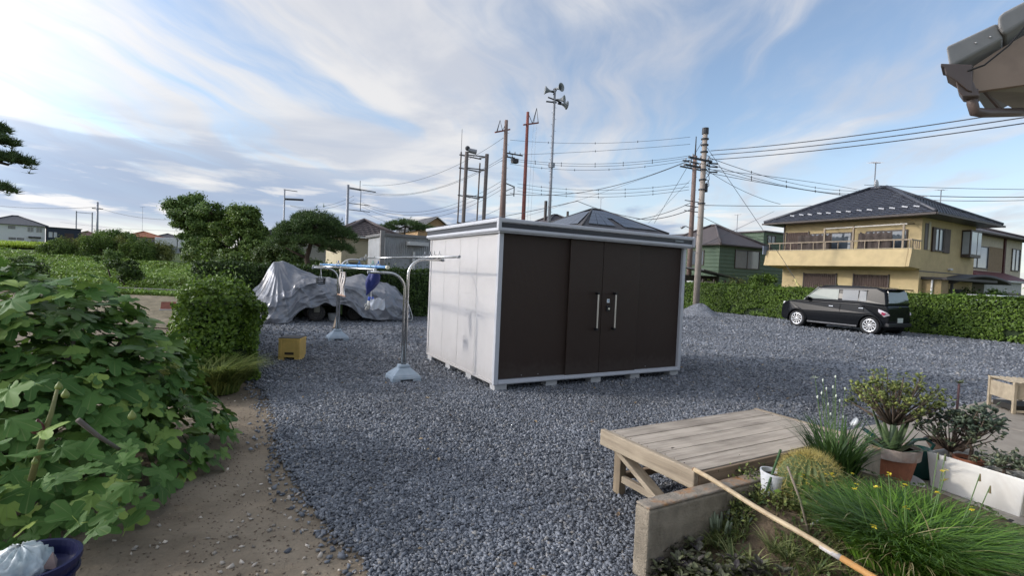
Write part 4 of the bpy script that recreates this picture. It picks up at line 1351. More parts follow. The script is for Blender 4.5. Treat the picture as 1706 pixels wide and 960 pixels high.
for px, py, Yd, rr_, sd, lab, m_ in ((40, 440, 27, 0.62, 82, 'rounded dark bush standing in the tall weeds below the white house', lm_tree), (184, 433, 24, 0.62, 83, 'small ball topped bush on a stem in the weeds', lm_tree), (205, 452, 22.5, 0.7, 84, 'low dark bush at the far edge of the soil plot', lm_hedge2), (30, 462, 20, 1.0, 85, 'wide dark bush rising above the fig leaves at the left', lm_hedge2)):
    c = at(px, py, Yd); p = gz(c)
    tree('small_bush', lab, p, [((0, 0, c.z - p.z), (rr_, rr_ * 0.9, rr_ * 0.7)), ((rr_ * 0.5, 0, (c.z - p.z) * 0.7), (rr_ * 0.8, rr_ * 0.7, rr_ * 0.6))], 0.04, 2600, 0.11, m_, sd, cat='bush', sub=14)
tree('garden_bush', 'round light green bush in front of the green house', Vector(at(1271, 470, 27.5).xy.to_3d()),
     [((0, 0, 1.55), (0.62, 0.6, 0.62))], 0.04, 3600, 0.10, lm_hedge, 86, cat='bush', sub=20)
tree('yard_bush', 'dark bush under the carport beside the yellow house', Vector(at(1642, 490, 25.5).xy.to_3d()),
     [((0, 0, 1.15), (1.0, 0.7, 0.65)), ((-0.9, 0, 1.1), (0.7, 0.6, 0.6))], 0.04, 3200, 0.12, lm_tree, 87, cat='bush', sub=16)
tree('feathery_weed', 'feathery pale weeds behind the hedge below the green house', Vector(at(1225, 475, 28.5).xy.to_3d()),
     [((0, 0, 1.1), (0.7, 0.4, 0.6)), ((0.7, 0, 1.0), (0.5, 0.4, 0.6))], 0.02, 2200, 0.13, leafmat('feather_leaf', (0.0896, 0.121, 0.032), (0.2128, 0.231, 0.08)), 88, cat='weeds', sub=14, aspect=0.2, squash=1.5)

# tall weeds across the fields
pts = []
for _ in range(26000):
    px = random.uniform(-60, 325); yd = 20.5 + 20 * random.random() ** 1.35
    q = at(px, 430, yd)
    if px > 300 and yd < 24:
        continue
    pts.append((q.x, q.y, terr(q.x, q.y) - 0.03))
pts = np.array(pts)
hh = np.array([0.25 + 0.75 * sm((y - 21.5) / 3.0) * (0.75 + 0.5 * mnoise.noise(Vector((x * 0.35, y * 0.35, 0)))) for x, y, _ in pts])
V, Fc = blades(pts, 1.0, 0.075, 0.25, 0.4, 91, 3)
V = V.reshape(len(pts), -1, 3); V[:, :, 2] = pts[:, None, 2] + (V[:, :, 2] - pts[:, None, 2]) * (hh * 0.85)[:, None]
V[:, :, :2] = pts[:, None, :2] + (V[:, :, :2] - pts[:, None, :2]) * hh[:, None, None]
o = npmesh('tall_weeds', V.reshape(-1, 3), Fc, leafmat('weed_leaf', (0.1064, 0.1815, 0.0256), (0.2968, 0.4015, 0.068)), kind='stuff')
o['label'] = 'wide band of tall green weeds beyond the soil plot'; o['category'] = 'weeds'
lfp = pts[::2] + np.c_[np.zeros((len(pts[::2]), 2)), hh[::2] * 0.75]
V, Fc = leaves(lfp, np.tile([0, -0.3, 1.0], (len(lfp), 1)), 0.17, 0.6, 0.6, 0.2, 92)
o = npmesh('broad_weeds', V, Fc, leafmat('weed_broad', (0.112, 0.198, 0.028), (0.2688, 0.396, 0.068)), kind='stuff')
o['label'] = 'broad leaved weeds mixed through the tall green band'; o['category'] = 'weeds'

# ================================================================ FIG
fig_c = Vector((-3.32, 3.62, 0))
t_fig = thing('fig_tree', 'spreading fig bush with large lobed leaves at the left', 'fig tree', fig_c, 0)


def fig_leaf_mesh(i):
    R_ = random.Random(100 + i)
    lobes = [(-2.30, 0.52), (-1.22, 0.86), (0.0, 1.0), (1.22, 0.86), (2.30, 0.52)] if i % 3 else [(-1.05, 0.82), (0.0, 1.0), (1.05, 0.82)]
    lobes = [(a + R_.uniform(-.08, .08), l * R_.uniform(.9, 1.08)) for a, l in lobes]
    out = []
    for k_, (a, l) in enumerate(lobes):
        w_ = 0.41 if i % 3 else 0.46
        out += [(a - w_ * 0.95, l * 0.60), (a - w_ * 0.72, l * 0.84), (a - w_ * 0.22, l * 0.985), (a + w_ * 0.22, l * 0.985), (a + w_ * 0.72, l * 0.84), (a + w_ * 0.95, l * 0.60)]
        if k_ < len(lobes) - 1:
            mid = (a + lobes[k_ + 1][0]) / 2
            out.append((mid, 0.50 + R_.uniform(-.06, .08)))
    out = [(-2.95, 0.30)] + out + [(2.95, 0.30)]
    vs = [(0.0, 0.0, 0.0)]; inner = []
    curl = R_.uniform(0.10, 0.55); cup = R_.uniform(-0.30, 0.55)

    def lift(x, y):
        return -curl * (x * x * 0.8 + max(0, y) ** 2 * 0.55) + cup * abs(x) * 0.35 + 0.03 * math.sin(9 * x + 6 * y)

    for a, r_ in out:
        x, y = r_ * math.sin(a), r_ * math.cos(a) + 0.08
        inner.append((x * 0.5, y * 0.5, lift(x * 0.5, y * 0.5) + 0.018 * math.sin(a * 5)))
    for a, r_ in out:
        x, y = r_ * math.sin(a), r_ * math.cos(a) + 0.08
        vs.append((x, y, lift(x, y)))
    n_ = len(out)
    vs += inner
    fs = []
    for k_ in range(n_ - 1):
        fs.append((1 + k_, 2 + k_, 2 + n_ + k_, 1 + n_ + k_))
        fs.append((1 + n_ + k_, 2 + n_ + k_, 0))
    # stalk
    st = [(0, 0, 0), (0, -0.25, -0.04), (0, -0.55, -0.16)]
    b = MB(); b.add(vs, fs)
    b.tube(st, 0.014, 4)
    # raised pale veins
    me = bpy.data.meshes.new('fig_leaf'); me.from_pydata(b.v, [], b.f)
    me.polygons.foreach_set('use_smooth', [True] * len(me.polygons))
    me.materials.append(fig_m)
    return me


fig_m = bpy.data.materials.new('fig_leaf_green'); fig_m.use_nodes = True
_t = fig_m.node_tree; _N, _L = _t.nodes, _t.links
_b = _N['Principled BSDF']; _b.inputs['Roughness'].default_value = 0.58; _b.inputs['Specular IOR Level'].default_value = 0.22
_oi = _N.new('ShaderNodeObjectInfo'); _g = _N.new('ShaderNodeNewGeometry')
_ad = _N.new('ShaderNodeMath'); _ad.operation = 'ADD'; _L.new(_oi.outputs['Random'], _ad.inputs[0]); _L.new(_g.outputs['Random Per Island'], _ad.inputs[1])
_fr = _N.new('ShaderNodeMath'); _fr.operation = 'FRACT'; _L.new(_ad.outputs[0], _fr.inputs[0])
_cr = _N.new('ShaderNodeValToRGB'); _e = _cr.color_ramp.elements
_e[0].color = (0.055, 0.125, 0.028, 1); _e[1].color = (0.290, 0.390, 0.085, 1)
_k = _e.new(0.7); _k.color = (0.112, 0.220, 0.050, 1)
_L.new(_fr.outputs[0], _cr.inputs[0])
# veins: bright thin rays in the leaf's own polar angle
_c = _N.new('ShaderNodeTexCoord'); _s = _N.new('ShaderNodeSeparateXYZ'); _L.new(_c.outputs['Object'], _s.inputs[0])
_at = _N.new('ShaderNodeMath'); _at.operation = 'ARCTAN2'; _L.new(_s.outputs[0], _at.inputs[0]); _L.new(_s.outputs[1], _at.inputs[1])
_m1 = _N.new('ShaderNodeMath'); _m1.operation = 'MULTIPLY'; _L.new(_at.outputs[0], _m1.inputs[0]); _m1.inputs[1].default_value = math.pi / 1.15
_co = _N.new('ShaderNodeMath'); _co.operation = 'COSINE'; _L.new(_m1.outputs[0], _co.inputs[0])
_ab = _N.new('ShaderNodeMath'); _ab.operation = 'ABSOLUTE'; _L.new(_co.outputs[0], _ab.inputs[0])
_rm = _N.new('ShaderNodeMapRange'); _L.new(_ab.outputs[0], _rm.inputs[0]); _rm.inputs[1].default_value = 0.994; _rm.inputs[2].default_value = 1.0; _rm.inputs[4].default_value = 0.55
_mx = _N.new('ShaderNodeMix'); _mx.data_type = 'RGBA'; _L.new(_rm.outputs[0], _mx.inputs['Factor'])
_ia = [i for i in _mx.inputs if i.type == 'RGBA']; _L.new(_cr.outputs[0], _ia[0]); _ia[1].default_value = (0.20, 0.26, 0.09, 1)
_oc = [o for o in _mx.outputs if o.type == 'RGBA'][0]
_L.new(_oc, _b.inputs['Base Color'])
_tr = _N.new('ShaderNodeBsdfTranslucent'); _L.new(_oc, _tr.inputs['Color'])
_ms = _N.new('ShaderNodeMixShader'); _ms.inputs[0].default_value = 0.22
_L.new(_b.outputs[0], _ms.inputs[1]); _L.new(_tr.outputs[0], _ms.inputs[2]); _L.new(_ms.outputs[0], _N['Material Output'].inputs['Surface'])

fig_meshes = [fig_leaf_mesh(i) for i in range(14)]
RF = random.Random(77)


def fig_shape(d):
    """radius of the bush in direction d (unit)"""
    return 1.0 + 0.26 * mnoise.noise(Vector((d.x * 2.4, d.y * 2.4, d.z * 2.4 + 4)))


RAD = Vector((1.16, 1.26, 1.22))
cand = []
for i in range(1750):
    zz = RF.uniform(-0.25, 1.0); a = RF.uniform(0, 2 * math.pi); r_ = math.sqrt(max(0, 1 - zz * zz))
    d = Vector((r_ * math.cos(a), r_ * math.sin(a), zz))
    lay = 1.0 if i % 2 else RF.uniform(0.55, 0.92)
    s_ = fig_shape(d) * lay
    p = Vector((d.x * RAD.x * s_, d.y * RAD.y * s_, 0.30 + d.z * RAD.z * s_ * (0.92 if d.z > 0 else 0.9)))
    p.x *= 1 - 0.42 * max(0, min(1, p.z / 1.3)); p.y *= 1 - 0.24 * max(0, min(1, p.z / 1.3))
    if p.z < 0.06:
        continue
    wp = p + fig_c
    n_ = (Vector((d.x * 0.62, d.y * 0.62, 0.80 + d.z * 0.5)) + Vector((RF.gauss(0, .35), RF.gauss(0, .35), RF.gauss(0, .25)))).normalized()
    vis = n_.dot((Vector((0, 0, EYE)) - wp).normalized())
    cand.append(((wp - Vector((0, 0, EYE))).length - (lay > 0.95) * 3.0 - vis * 0.8, p, n_, d, RF.choice((1, 1, 1, 0.62)) * RF.uniform(0.088, 0.152), i))
# shoots that stand up over the top
for px, py, yd in ((55, 478, 2.9), (90, 470, 3.1), (140, 472, 3.3), (165, 462, 3.4), (30, 476, 2.8), (190, 478, 3.5), (120, 486, 3.1), (150, 490, 3.3), (20, 500, 2.7), (75, 500, 2.8), (210, 500, 3.6), (60, 640, 2.4), (20, 700, 2.2), (70, 720, 2.2), (45, 760, 2.15), (15, 650, 2.3), (160, 880, 2.3), (190, 850, 2.4), (120, 860, 2.2), (215, 810, 2.5), (95, 800, 2.2)):
    wp = at(px, py, yd); p = wp - fig_c
    n_ = Vector((RF.gauss(0, .4), RF.gauss(-.3, .3), 1.0)).normalized()
    cand.append((-9, p, n_, Vector((RF.gauss(0, 1), RF.gauss(0, 1), 0.1)).normalized(), RF.uniform(0.095, 0.125), RF.randrange(99)))
# low side shoots in front, down to the soil
for _ in range(75):
    px, py, yd = RF.uniform(-20, 265), RF.uniform(740, 905), RF.uniform(2.35, 3.0)
    wp = at(px, py, yd)
    if wp.z < 0.05 or wp.x > -1.62 - 0.12 * wp.y:
        continue
    cand.append((-8, wp - fig_c, Vector((RF.gauss(0.1, .4), RF.gauss(-.35, .35), 1.0)).normalized(), Vector((RF.gauss(.4, 1), RF.gauss(-.6, 1), 0.1)).normalized(), RF.uniform(0.08, 0.125), RF.randrange(99)))
cand.sort(key=lambda c: c[0])
extraV, extraF = MB(), None
for j, (_, p, n_, d, size, i) in enumerate(cand):
    fwd_ = Vector((d.x, d.y, -0.25)) + Vector((RF.gauss(0, .4), RF.gauss(0, .4), 0))
    fwd_ = (fwd_ - n_ * fwd_.dot(n_)).normalized()
    rt = fwd_.cross(n_)
    M = Matrix((rt, fwd_, n_)).transposed().to_4x4()
    M = Matrix.Translation(p) @ M @ Matrix.Scale(size, 4)
    me = fig_meshes[i % len(fig_meshes)]
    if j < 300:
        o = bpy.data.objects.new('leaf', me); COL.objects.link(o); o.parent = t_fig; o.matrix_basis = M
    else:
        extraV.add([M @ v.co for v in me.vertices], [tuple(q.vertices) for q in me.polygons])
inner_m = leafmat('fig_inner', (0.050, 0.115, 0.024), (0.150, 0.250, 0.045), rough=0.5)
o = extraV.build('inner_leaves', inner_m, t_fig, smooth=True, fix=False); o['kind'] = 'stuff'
fb_ = mat('fig_bark', (0.16, 0.135, 0.115), rough=0.85, var=0.2, scale=14, bump=0.004)
for i in range(16):
    a = RF.uniform(0, 2 * math.pi); zz = RF.uniform(0.3, 1.0)
    e_ = Vector((math.cos(a) * RAD.x * 0.92 * math.sqrt(1 - zz * zz * 0.7), math.sin(a) * RAD.y * 0.92 * math.sqrt(1 - zz * zz * 0.7), 0.25 + zz * RAD.z * 0.85))
    e_ = Vector((e_.x * (0.9 - 0.32 * min(1, e_.z / 1.3)), e_.y * (0.9 - 0.18 * min(1, e_.z / 1.3)), e_.z * 0.88))
    m_ = Vector((e_.x * 0.45, e_.y * 0.45, e_.z * 0.35 + 0.1))
    MB().tube([(e_.x * 0.05, e_.y * 0.05, -0.03), m_, m_.lerp(e_, 0.55) + Vector((0, 0, 0.06)), e_], [0.032, 0.024, 0.016, 0.007], 8).build('branch', fb_, t_fig, smooth=True)
gs = mat('fig_shoot', (0.17, 0.17, 0.06), rough=0.6, var=0.2, scale=20)
for pts_ in (((52, 800, 2.3), (68, 740, 2.3), (85, 690, 2.3), (95, 650, 2.35)), ((130, 700, 2.7), (165, 728, 2.8), (200, 750, 2.9))):
    MB().tube([at(*q) - fig_c for q in pts_], [0.014, 0.012, 0.010, 0.007][:len(pts_)], 7).build('branch', gs if pts_[0][0] != 130 else fb_, t_fig, smooth=True)
for px, py, yd, cnm, cc, r_ in ((63, 714, 2.28, 'fig_ripe', (0.12, 0.035, 0.032), 0.026), (109, 658, 2.55, 'fig_green', (0.20, 0.24, 0.06), 0.018), (68, 752, 2.3, 'fig_green', 0, 0.014), (98, 645, 2.6, 'fig_green', 0, 0.017), (220, 694, 2.9, 'fig_green', 0, 0.022), (58, 770, 2.25, 'fig_green', 0, 0.012)):
    c = at(px, py, yd) - fig_c
    k_ = r_ / 0.03
    b = MB().lathe([(0.001, -0.030 * k_), (0.018 * k_, -0.027 * k_), (0.029 * k_, -0.012 * k_), (0.030 * k_, 0.002 * k_), (0.022 * k_, 0.020 * k_), (0.010 * k_, 0.036 * k_), (0.005 * k_, 0.048 * k_)], 14)
    b.build('fig_fruit', mat(cnm, cc or (0.20, 0.24, 0.06), rough=0.5, var=0.25, scale=30), t_fig, smooth=True, loc=c)

# blue bucket with rubbish under the fig
bp_ = G(46, 940, 0.30); bp_.z = -0.01
t = thing('blue_bucket', 'dark blue plastic bucket under the fig leaves at the lower left', 'bucket', bp_)
bm_b = mat('bucket_blue', (0.008, 0.011, 0.055), rough=0.4, var=0.2, scale=8)
MB().lathe([(0.001, 0.0), (0.125, 0.0), (0.165, 0.30), (0.178, 0.305), (0.178, 0.325), (0.163, 0.325), (0.158, 0.30), (0.12, 0.012), (0.001, 0.012)], 40).build('body', bm_b, t, smooth=False)
MB().lathe([(0.166, 0.255), (0.172, 0.257), (0.172, 0.265), (0.166, 0.267)], 40).build('rim_band', bm_b, t)
b = MB(); rows = []
for j in range(31):
    row = []
    for i in range(61):
        a = 2 * math.pi * i / 60; rr_ = 0.095 * math.sin(math.pi * j / 30)
        z = 0.29 - 0.085 * math.cos(math.pi * j / 30)
        nzv = 1.2 * (0.5 - 2 * abs(mnoise.noise(Vector((math.cos(a) * 2.2, math.sin(a) * 2.2, z * 14))))) + 0.5 * (0.5 - 2 * abs(mnoise.noise(Vector((math.cos(a) * 5.2, math.sin(a) * 5.2, z * 34)))))
        row.append((rr_ * math.cos(a) * (1 + .22 * nzv) - 0.03, rr_ * math.sin(a) * (1 + .22 * nzv), z + 0.022 * nzv))
    rows.append(row)
b.grid(rows)
tag(b.build('crumpled_bag', mat('bag_white', (0.55, 0.60, 0.60), rough=0.4, var=0.2, scale=9, dirt=(0.20, 0.30, 0.33), dirt_amt=0.6, dirt_scale=14, bump=0.006, bscale=20), smooth=True, loc=bp_), 'crumpled white plastic bag stuffed in the blue bucket', 'bag')
o = MB().add([(0, 0, 0), (0.06, 0.0, 0.0), (0.035, 0.01, 0.07), (0.03, 0.04, 0.02)], [(0, 1, 2), (1, 3, 2), (3, 0, 2), (0, 3, 1)]).build('paper_scrap', mat('scrap_pink', (0.30, 0.22, 0.20), rough=0.8), loc=bp_ + Vector((0.06, 0.0, 0.29)))
tag(o, 'pinkish brown scrap of card poking out of the blue bucket', 'scrap')
# ================================================================ WOODEN PLATFORM
dk = thing('wooden_platform', 'low weathered wooden platform standing on the gravel behind the garden wall', 'platform', S(2.50, 2.07), TH)
DL, DD, DZ = 1.72, 0.82, 0.455
wp = woodmat('deck_plank', (0.49, 0.42, 0.34), (0.13, 0.108, 0.086), axis=0)
wpy = woodmat('deck_rail', (0.40, 0.33, 0.24), (0.16, 0.125, 0.09), axis=1)
wpz = woodmat('deck_leg', (0.34, 0.27, 0.185), (0.12, 0.09, 0.062), axis=2)
y = 0.0
RW = random.Random(3)
wid = [0.17, 0.155, 0.165, 0.16, 0.17]
y = 0.0
for i, w_ in enumerate(wid):
    b = MB()
    nseg = 12; e0, e1 = 0.0 + RW.uniform(0, .006), DL - RW.uniform(0, .02)
    z1 = DZ + RW.uniform(-.003, .003)
    # plank with slightly wavering edges and a shallow cup
    vs_, fs_ = [], []
    for k_ in range(nseg + 1):
        x = e0 + (e1 - e0) * k_ / nseg
        j0, j1 = RW.uniform(-.0022, .0022), RW.uniform(-.0022, .0022)
        ya, yb = y + 0.003 + j0, y + w_ - 0.003 + j1
        for yy_, zz in ((ya, z1 - 0.032), (ya, z1), ((ya + yb) / 2, z1 - 0.0025 + RW.uniform(-.001, .001)), (yb, z1), (yb, z1 - 0.032)):
            vs_.append((x, yy_, zz))
    for k_ in range(nseg):
        for q_ in range(5):
            a_, b_ = k_ * 5 + q_, k_ * 5 + (q_ + 1) % 5
            fs_.append((a_, b_, b_ + 5, a_ + 5))
    fs_.append(tuple(range(5))); fs_.append(tuple(reversed(range(nseg * 5, nseg * 5 + 5))))
    b.add(vs_, fs_)
    pk = b.build('plank', wp, dk, bevel=0.002)
    if i == 2:
        MB().lathe([(0.001, 0.0), (0.02, 0.0)], 14, (0.18, y + 0.02, z1 - 0.0005)).build('knot', mat('knot_dark', (0.05, 0.035, 0.025)), pk).scale = (1.0, 0.999, 1)
    for x in (0.035, DL - 0.06):
        for f_ in (0.25, 0.75):
            MB().tube([(x, y + w_ * f_, z1 - 0.004), (x, y + w_ * f_, z1 + 0.0006)], 0.0042, 7).build('nail', mat('nail_rust', (0.06, 0.04, 0.03), metal=0.3, rough=0.7), pk)
    y += w_
MB().box(-0.045, -0.002, -0.02, DD + 0.03, DZ - 0.105, DZ + 0.012).build('end_rail', wpy, dk, bevel=0.008)
MB().box(DL + 0.002, DL + 0.04, -0.02, DD + 0.02, DZ - 0.10, DZ + 0.004).build('end_rail', wpy, dk, bevel=0.008)
MB().box(-0.001, DL, -0.022, -0.002, DZ - 0.10, DZ - 0.006).build('side_rail', woodmat('deck_side', (0.33, 0.24, 0.16), (0.12, 0.085, 0.055), axis=0), dk, bevel=0.005)
MB().box(0, DL, DD - 0.02, DD, DZ - 0.11, DZ - 0.036).build('side_rail', MATS['deck_side'], dk, bevel=0.005)
for x in (0.04, DL - 0.1):
    for y in (0.03, DD - 0.11):
        MB().box(x, x + 0.06, y, y + 0.07, -0.01, DZ - 0.035).build('leg', wpz, dk, bevel=0.005)
for x in (0.045, DL - 0.095):
    MB().box(x + 0.008, x + 0.045, 0.101, DD - 0.111, 0.10, 0.15).build('stretcher', wpy, dk, bevel=0.004)
    MB().beam((x - 0.012, DD - 0.08, DZ - 0.10), (x - 0.012, 0.10, 0.06), 0.035, 0.085, up=(1, 0, 0)).build('brace', wpy, dk, bevel=0.004)
MB().box(0.10, DL - 0.10, DD - 0.09, DD - 0.05, 0.10, 0.15).build('stretcher', MATS['deck_side'], dk, bevel=0.004)

# ================================================================ BROOM HANDLE ACROSS THE BED
pA, pB = G(1157, 783, 0.47), G(1470, 972, 0.36)
t = thing('wooden_pole', 'long wooden tool handle with a white band lying across the garden bed', 'pole', (0, 0, 0))
dirp = (pB - pA)
hw = mat('handle_wood', (0.48, 0.38, 0.24), rough=0.55, var=0.22, scale=14, dirt=(0.25, 0.15, 0.08), dirt_amt=0.6, dirt_scale=9)
pts_ = [pA + dirp * (k_ / 10) + Vector((0, 0, 0.004 * math.sin(k_ * 1.1))) for k_ in range(11)]
MB().tube(pts_, 0.0135, 12).build('shaft', hw, t, smooth=True)
MB().sphere(tuple(pA), 0.0135, 10, 6).build('rounded_tip', mat('tip_brown', (0.22, 0.12, 0.065)), t, smooth=True)
MB().tube([pA + dirp * 0.745, pA + dirp * 0.835], 0.0148, 12).build('white_band', mat('band_white', (0.62, 0.58, 0.56), rough=0.5, dirt=(0.3, 0.25, 0.2)), t, smooth=True)
MB().tube([pA + dirp * 0.836, pA + dirp * 1.35], 0.0152, 12).build('orange_sleeve', mat('sleeve_orange', (0.50, 0.27, 0.10), rough=0.4), t, smooth=True)

# ================================================================ POTS AND PLANTS
def bedG(px, py):
    z = 0.2
    for _ in range(12):
        p = G(px, py, z)
        a_, b_ = ab(p)
        z = 0.5 * z + 0.5 * bed_height(a_, min(b_, 1.88))
    print('bed', px, py, round(a_, 2), round(b_, 2), round(z, 2))
    return G(px, py, z)


def pot(t, r0, r1, h, m, rim=0.012, rimh=0.03, soil_z=None, wall=0.010):
    prof = [(0.001, 0.0), (r0, 0.0), (r1, h - rimh), (r1 + rim, h - rimh), (r1 + rim * 1.15, h), (r1 - wall + rim * 0.4, h), (r1 - wall, h - rimh), (r0 - wall, 0.012), (0.001, 0.012)]
    o = MB().lathe(prof, 36).build('pot', m, t)
    zs = soil_z or h - 0.03
    rs = r0 + (r1 - r0) * zs / h - wall * 0.6
    rows_ = [[(rs * i / 6 * math.cos(a), rs * i / 6 * math.sin(a), zs + 0.010 * mnoise.noise(Vector((i * math.cos(a), i * math.sin(a), 1)))) for a in np.linspace(0, 2 * math.pi, 25)] for i in range(7)]
    MB().grid(rows_).build('potting_soil', mat('pot_soil', (0.045, 0.030, 0.024), rough=0.95, var=0.4, scale=40, bump=0.006, bscale=60), t, fix=False)
    return o


# white plastic pot with a green stake
p0 = bedG(1283, 826)
t = thing('white_pot', 'small white plastic pot of soil with a green stake at the bed corner', 'pot', p0)
t.rotation_euler = (0.03, 0.10, 0)
pot(t, 0.050, 0.073, 0.145, mat('pot_white', (0.62, 0.63, 0.64), rough=0.45, var=0.1, dirt=(0.40, 0.38, 0.34), dirt_amt=0.5, dirt_scale=9), 0.004, 0.012, 0.118, 0.004)
MB().tube([(-0.066, -0.055, -0.02), (-0.040, -0.052, 0.15), (-0.015, -0.05, 0.30)], 0.0068, 9).build('green_stake', mat('stake_green', (0.045, 0.10, 0.035), rough=0.45), t)

# golden barrel cactus
p0 = bedG(1346, 836); Rc = 0.155
t = thing('barrel_cactus', 'round golden barrel cactus with yellow spines behind the white pot', 'cactus', p0)
rows_ = []
for j in range(25):
    th_ = math.pi * (j / 24) * 0.86
    row = []
    for i in range(145):
        a = 2 * math.pi * i / 144
        rr_ = Rc * (1 + 0.075 * math.cos(24 * a)) * math.sin(th_) if j else 0.0
        row.append((rr_ * math.cos(a), rr_ * math.sin(a), 0.125 + Rc * 0.92 * math.cos(th_) - (0.02 if j == 0 else 0)))
    rows_.append(row)
MB().grid(rows_).build('body', mat('cactus_green', (0.085, 0.115, 0.035), rough=0.6, var=0.2, scale=20), t, smooth=True)
P, D = [], []
for k_ in range(24):
    a0_ = 2 * math.pi * k_ / 24
    for j in range(1, 17):
        th_ = math.pi * 0.80 * j / 17
        base = Vector((math.sin(th_) * math.cos(a0_), math.sin(th_) * math.sin(a0_), math.cos(th_) * 0.92))
        for _ in range(9):
            P.append(base * Rc * 1.06 + Vector((0, 0, 0.125)))
            D.append((base + Vector((random.gauss(0, .75), random.gauss(0, .75), random.gauss(0.1, .6)))).normalized() * random.uniform(0.028, 0.058))
P, D = np.array(P), np.array(D)
Wd = np.cross(D, rng.normal(0, 1, D.shape)); Wd /= np.linalg.norm(Wd, axis=1)[:, None]
V = np.stack([P - Wd * 0.0010, P + Wd * 0.0010, P + D], 1).reshape(-1, 3)
npmesh('spines', V, np.arange(len(V)).reshape(-1, 3), leafmat('spine_yellow', (0.36, 0.28, 0.07), (0.62, 0.52, 0.20), trans=0.15), t)['kind'] = 'stuff'

# bare stick and crossing peg
s0 = bedG(1353, 893); s1 = at(1312, 778, s0.y + 0.03)
t = thing('bare_stick', 'grey weathered stick pushed into the bed in front of the cactus', 'stick', s0)
MB().tube([(0, 0, -0.04), (s1 - s0) * 0.5 + Vector((0.004, 0, 0)), s1 - s0], [0.0075, 0.0065, 0.005], 7).build('shaft', mat('stick_grey', (0.26, 0.21, 0.165), rough=0.9, var=0.3, scale=30), t, smooth=True)
q0 = bedG(1352, 878) + Vector((0, 0, 0.01)); q1 = bedG(1374, 869) + Vector((0, 0, 0.015))
mb = MB().tube([q0, q1, q1 + (q1 - q0) * 0.15], [0.008, 0.008, 0.007], 8)
tag(mb.build('metal_peg', mat('peg_metal', (0.33, 0.34, 0.36), rough=0.4, metal=0.5), smooth=True), 'short grey metal peg lying at the foot of the bare stick', 'peg')


def flowers(name, t, spots_, m, r_):
    """small open flowers: five petals each, one mesh per flower head"""
    for p in spots_:
        b = MB()
        for k_ in range(6):
            a = 2 * math.pi * k_ / 6 + random.random()
            c, s_ = math.cos(a), math.sin(a)
            b.add([(0, 0, 0), (r_ * 0.6 * c - r_ * 0.3 * s_, r_ * 0.6 * s_ + r_ * 0.3 * c, r_ * 0.25), (r_ * c, r_ * s_, r_ * 0.1), (r_ * 0.6 * c + r_ * 0.3 * s_, r_ * 0.6 * s_ - r_ * 0.3 * c, r_ * 0.25)], [(0, 1, 2, 3)])
        o = b.build(name, m, t, loc=p, fix=False)
        o.rotation_euler = (random.uniform(-.9, .2), random.uniform(-.6, .6), 0)


# garlic chives with white heads
p0 = bedG(1392, 790)
t = thing('garlic_chives', 'tall clump of garlic chives with white buds beside the platform', 'plant', p0)
n = 420
a = rng.uniform(0, 2 * np.pi, n); rr = np.sqrt(rng.uniform(0, 1, n)) * 0.11
O = np.stack([np.cos(a), np.sin(a), np.zeros(n)], 1)
V, Fc = blades(O * rr[:, None], 0.36, 0.010, 0.30, 0.42, 141, 5, O, mix=0.8)
npmesh('leaf_blades', V, Fc, leafmat('chive_leaf', (0.024, 0.060, 0.016), (0.085, 0.155, 0.035)), t)['kind'] = 'stuff'
stem_m = mat('chive_stem', (0.10, 0.17, 0.05), rough=0.5)
bud_m = mat('bud_white', (0.66, 0.70, 0.58), rough=0.7, var=0.1)
for px, py in ((1358, 630), (1371, 634), (1392, 628), (1369, 655), (1388, 645), (1393, 660), (1377, 648), (1408, 648), (1362, 662), (1399, 668), (1366, 690), (1405, 695), (1380, 674), (1384, 690)):
    tip = at(px, py, p0.y + random.uniform(-.08, .08)) - p0
    MB().tube([(tip.x * 0.3 + 0.0, tip.y * 0.3, 0), (tip.x * 0.7, tip.y * 0.7, tip.z * 0.55), tip], [0.0028, 0.0024, 0.0018], 5).build('stem', stem_m, t)
    if (px, py) == (1358, 630):
        flowers('flower_head', t, [tip + Vector((0.012 * k_ - 0.02, 0, 0.006 * (k_ % 2))) for k_ in range(4)], bud_m, 0.014)
    else:
        MB().sphere(tuple(tip), 0.0065, 8, 6, (0.75, 0.75, 1.7)).build('bud', bud_m, t, smooth=True)

# big clump with strap leaves and yellow flowers
p0 = bedG(1512, 935)
t = thing('strap_leaf_clump', 'large dense clump of fine green leaves with yellow flower spikes at lower right', 'plant', p0)
n = 4200
a = rng.uniform(0, 2 * np.pi, n); rr = np.sqrt(rng.uniform(0, 1, n))
O = np.stack([np.cos(a), np.sin(a), np.zeros(n)], 1)
P = np.stack([np.cos(a) * rr * 0.25, np.sin(a) * rr * 0.22, np.zeros(n)], 1)
V, Fc = blades(P, 0.285, 0.0078, 0.36, 0.60, 151, 6, O * (0.15 + rr[:, None]), mix=0.75)
npmesh('leaf_blades', V, Fc, leafmat('strap_leaf', (0.030, 0.085, 0.010), (0.175, 0.320, 0.040), rough=0.4), t)['kind'] = 'stuff'
n = 170
a = rng.uniform(0, 2 * np.pi, n); rr = np.sqrt(rng.uniform(0.1, 1, n)); O = np.stack([np.cos(a), np.sin(a), np.zeros(n)], 1)
V, Fc = blades(O * rr[:, None] * 0.26, 0.30, 0.006, 0.6, 0.8, 152, 6, O, mix=1.2)
npmesh('dry_blades', V, Fc, leafmat('straw', (0.25, 0.20, 0.09), (0.50, 0.43, 0.22), trans=0.1), t)['kind'] = 'stuff'
yel = mat('flower_yellow', (0.72, 0.58, 0.06), rough=0.6, var=0.1)
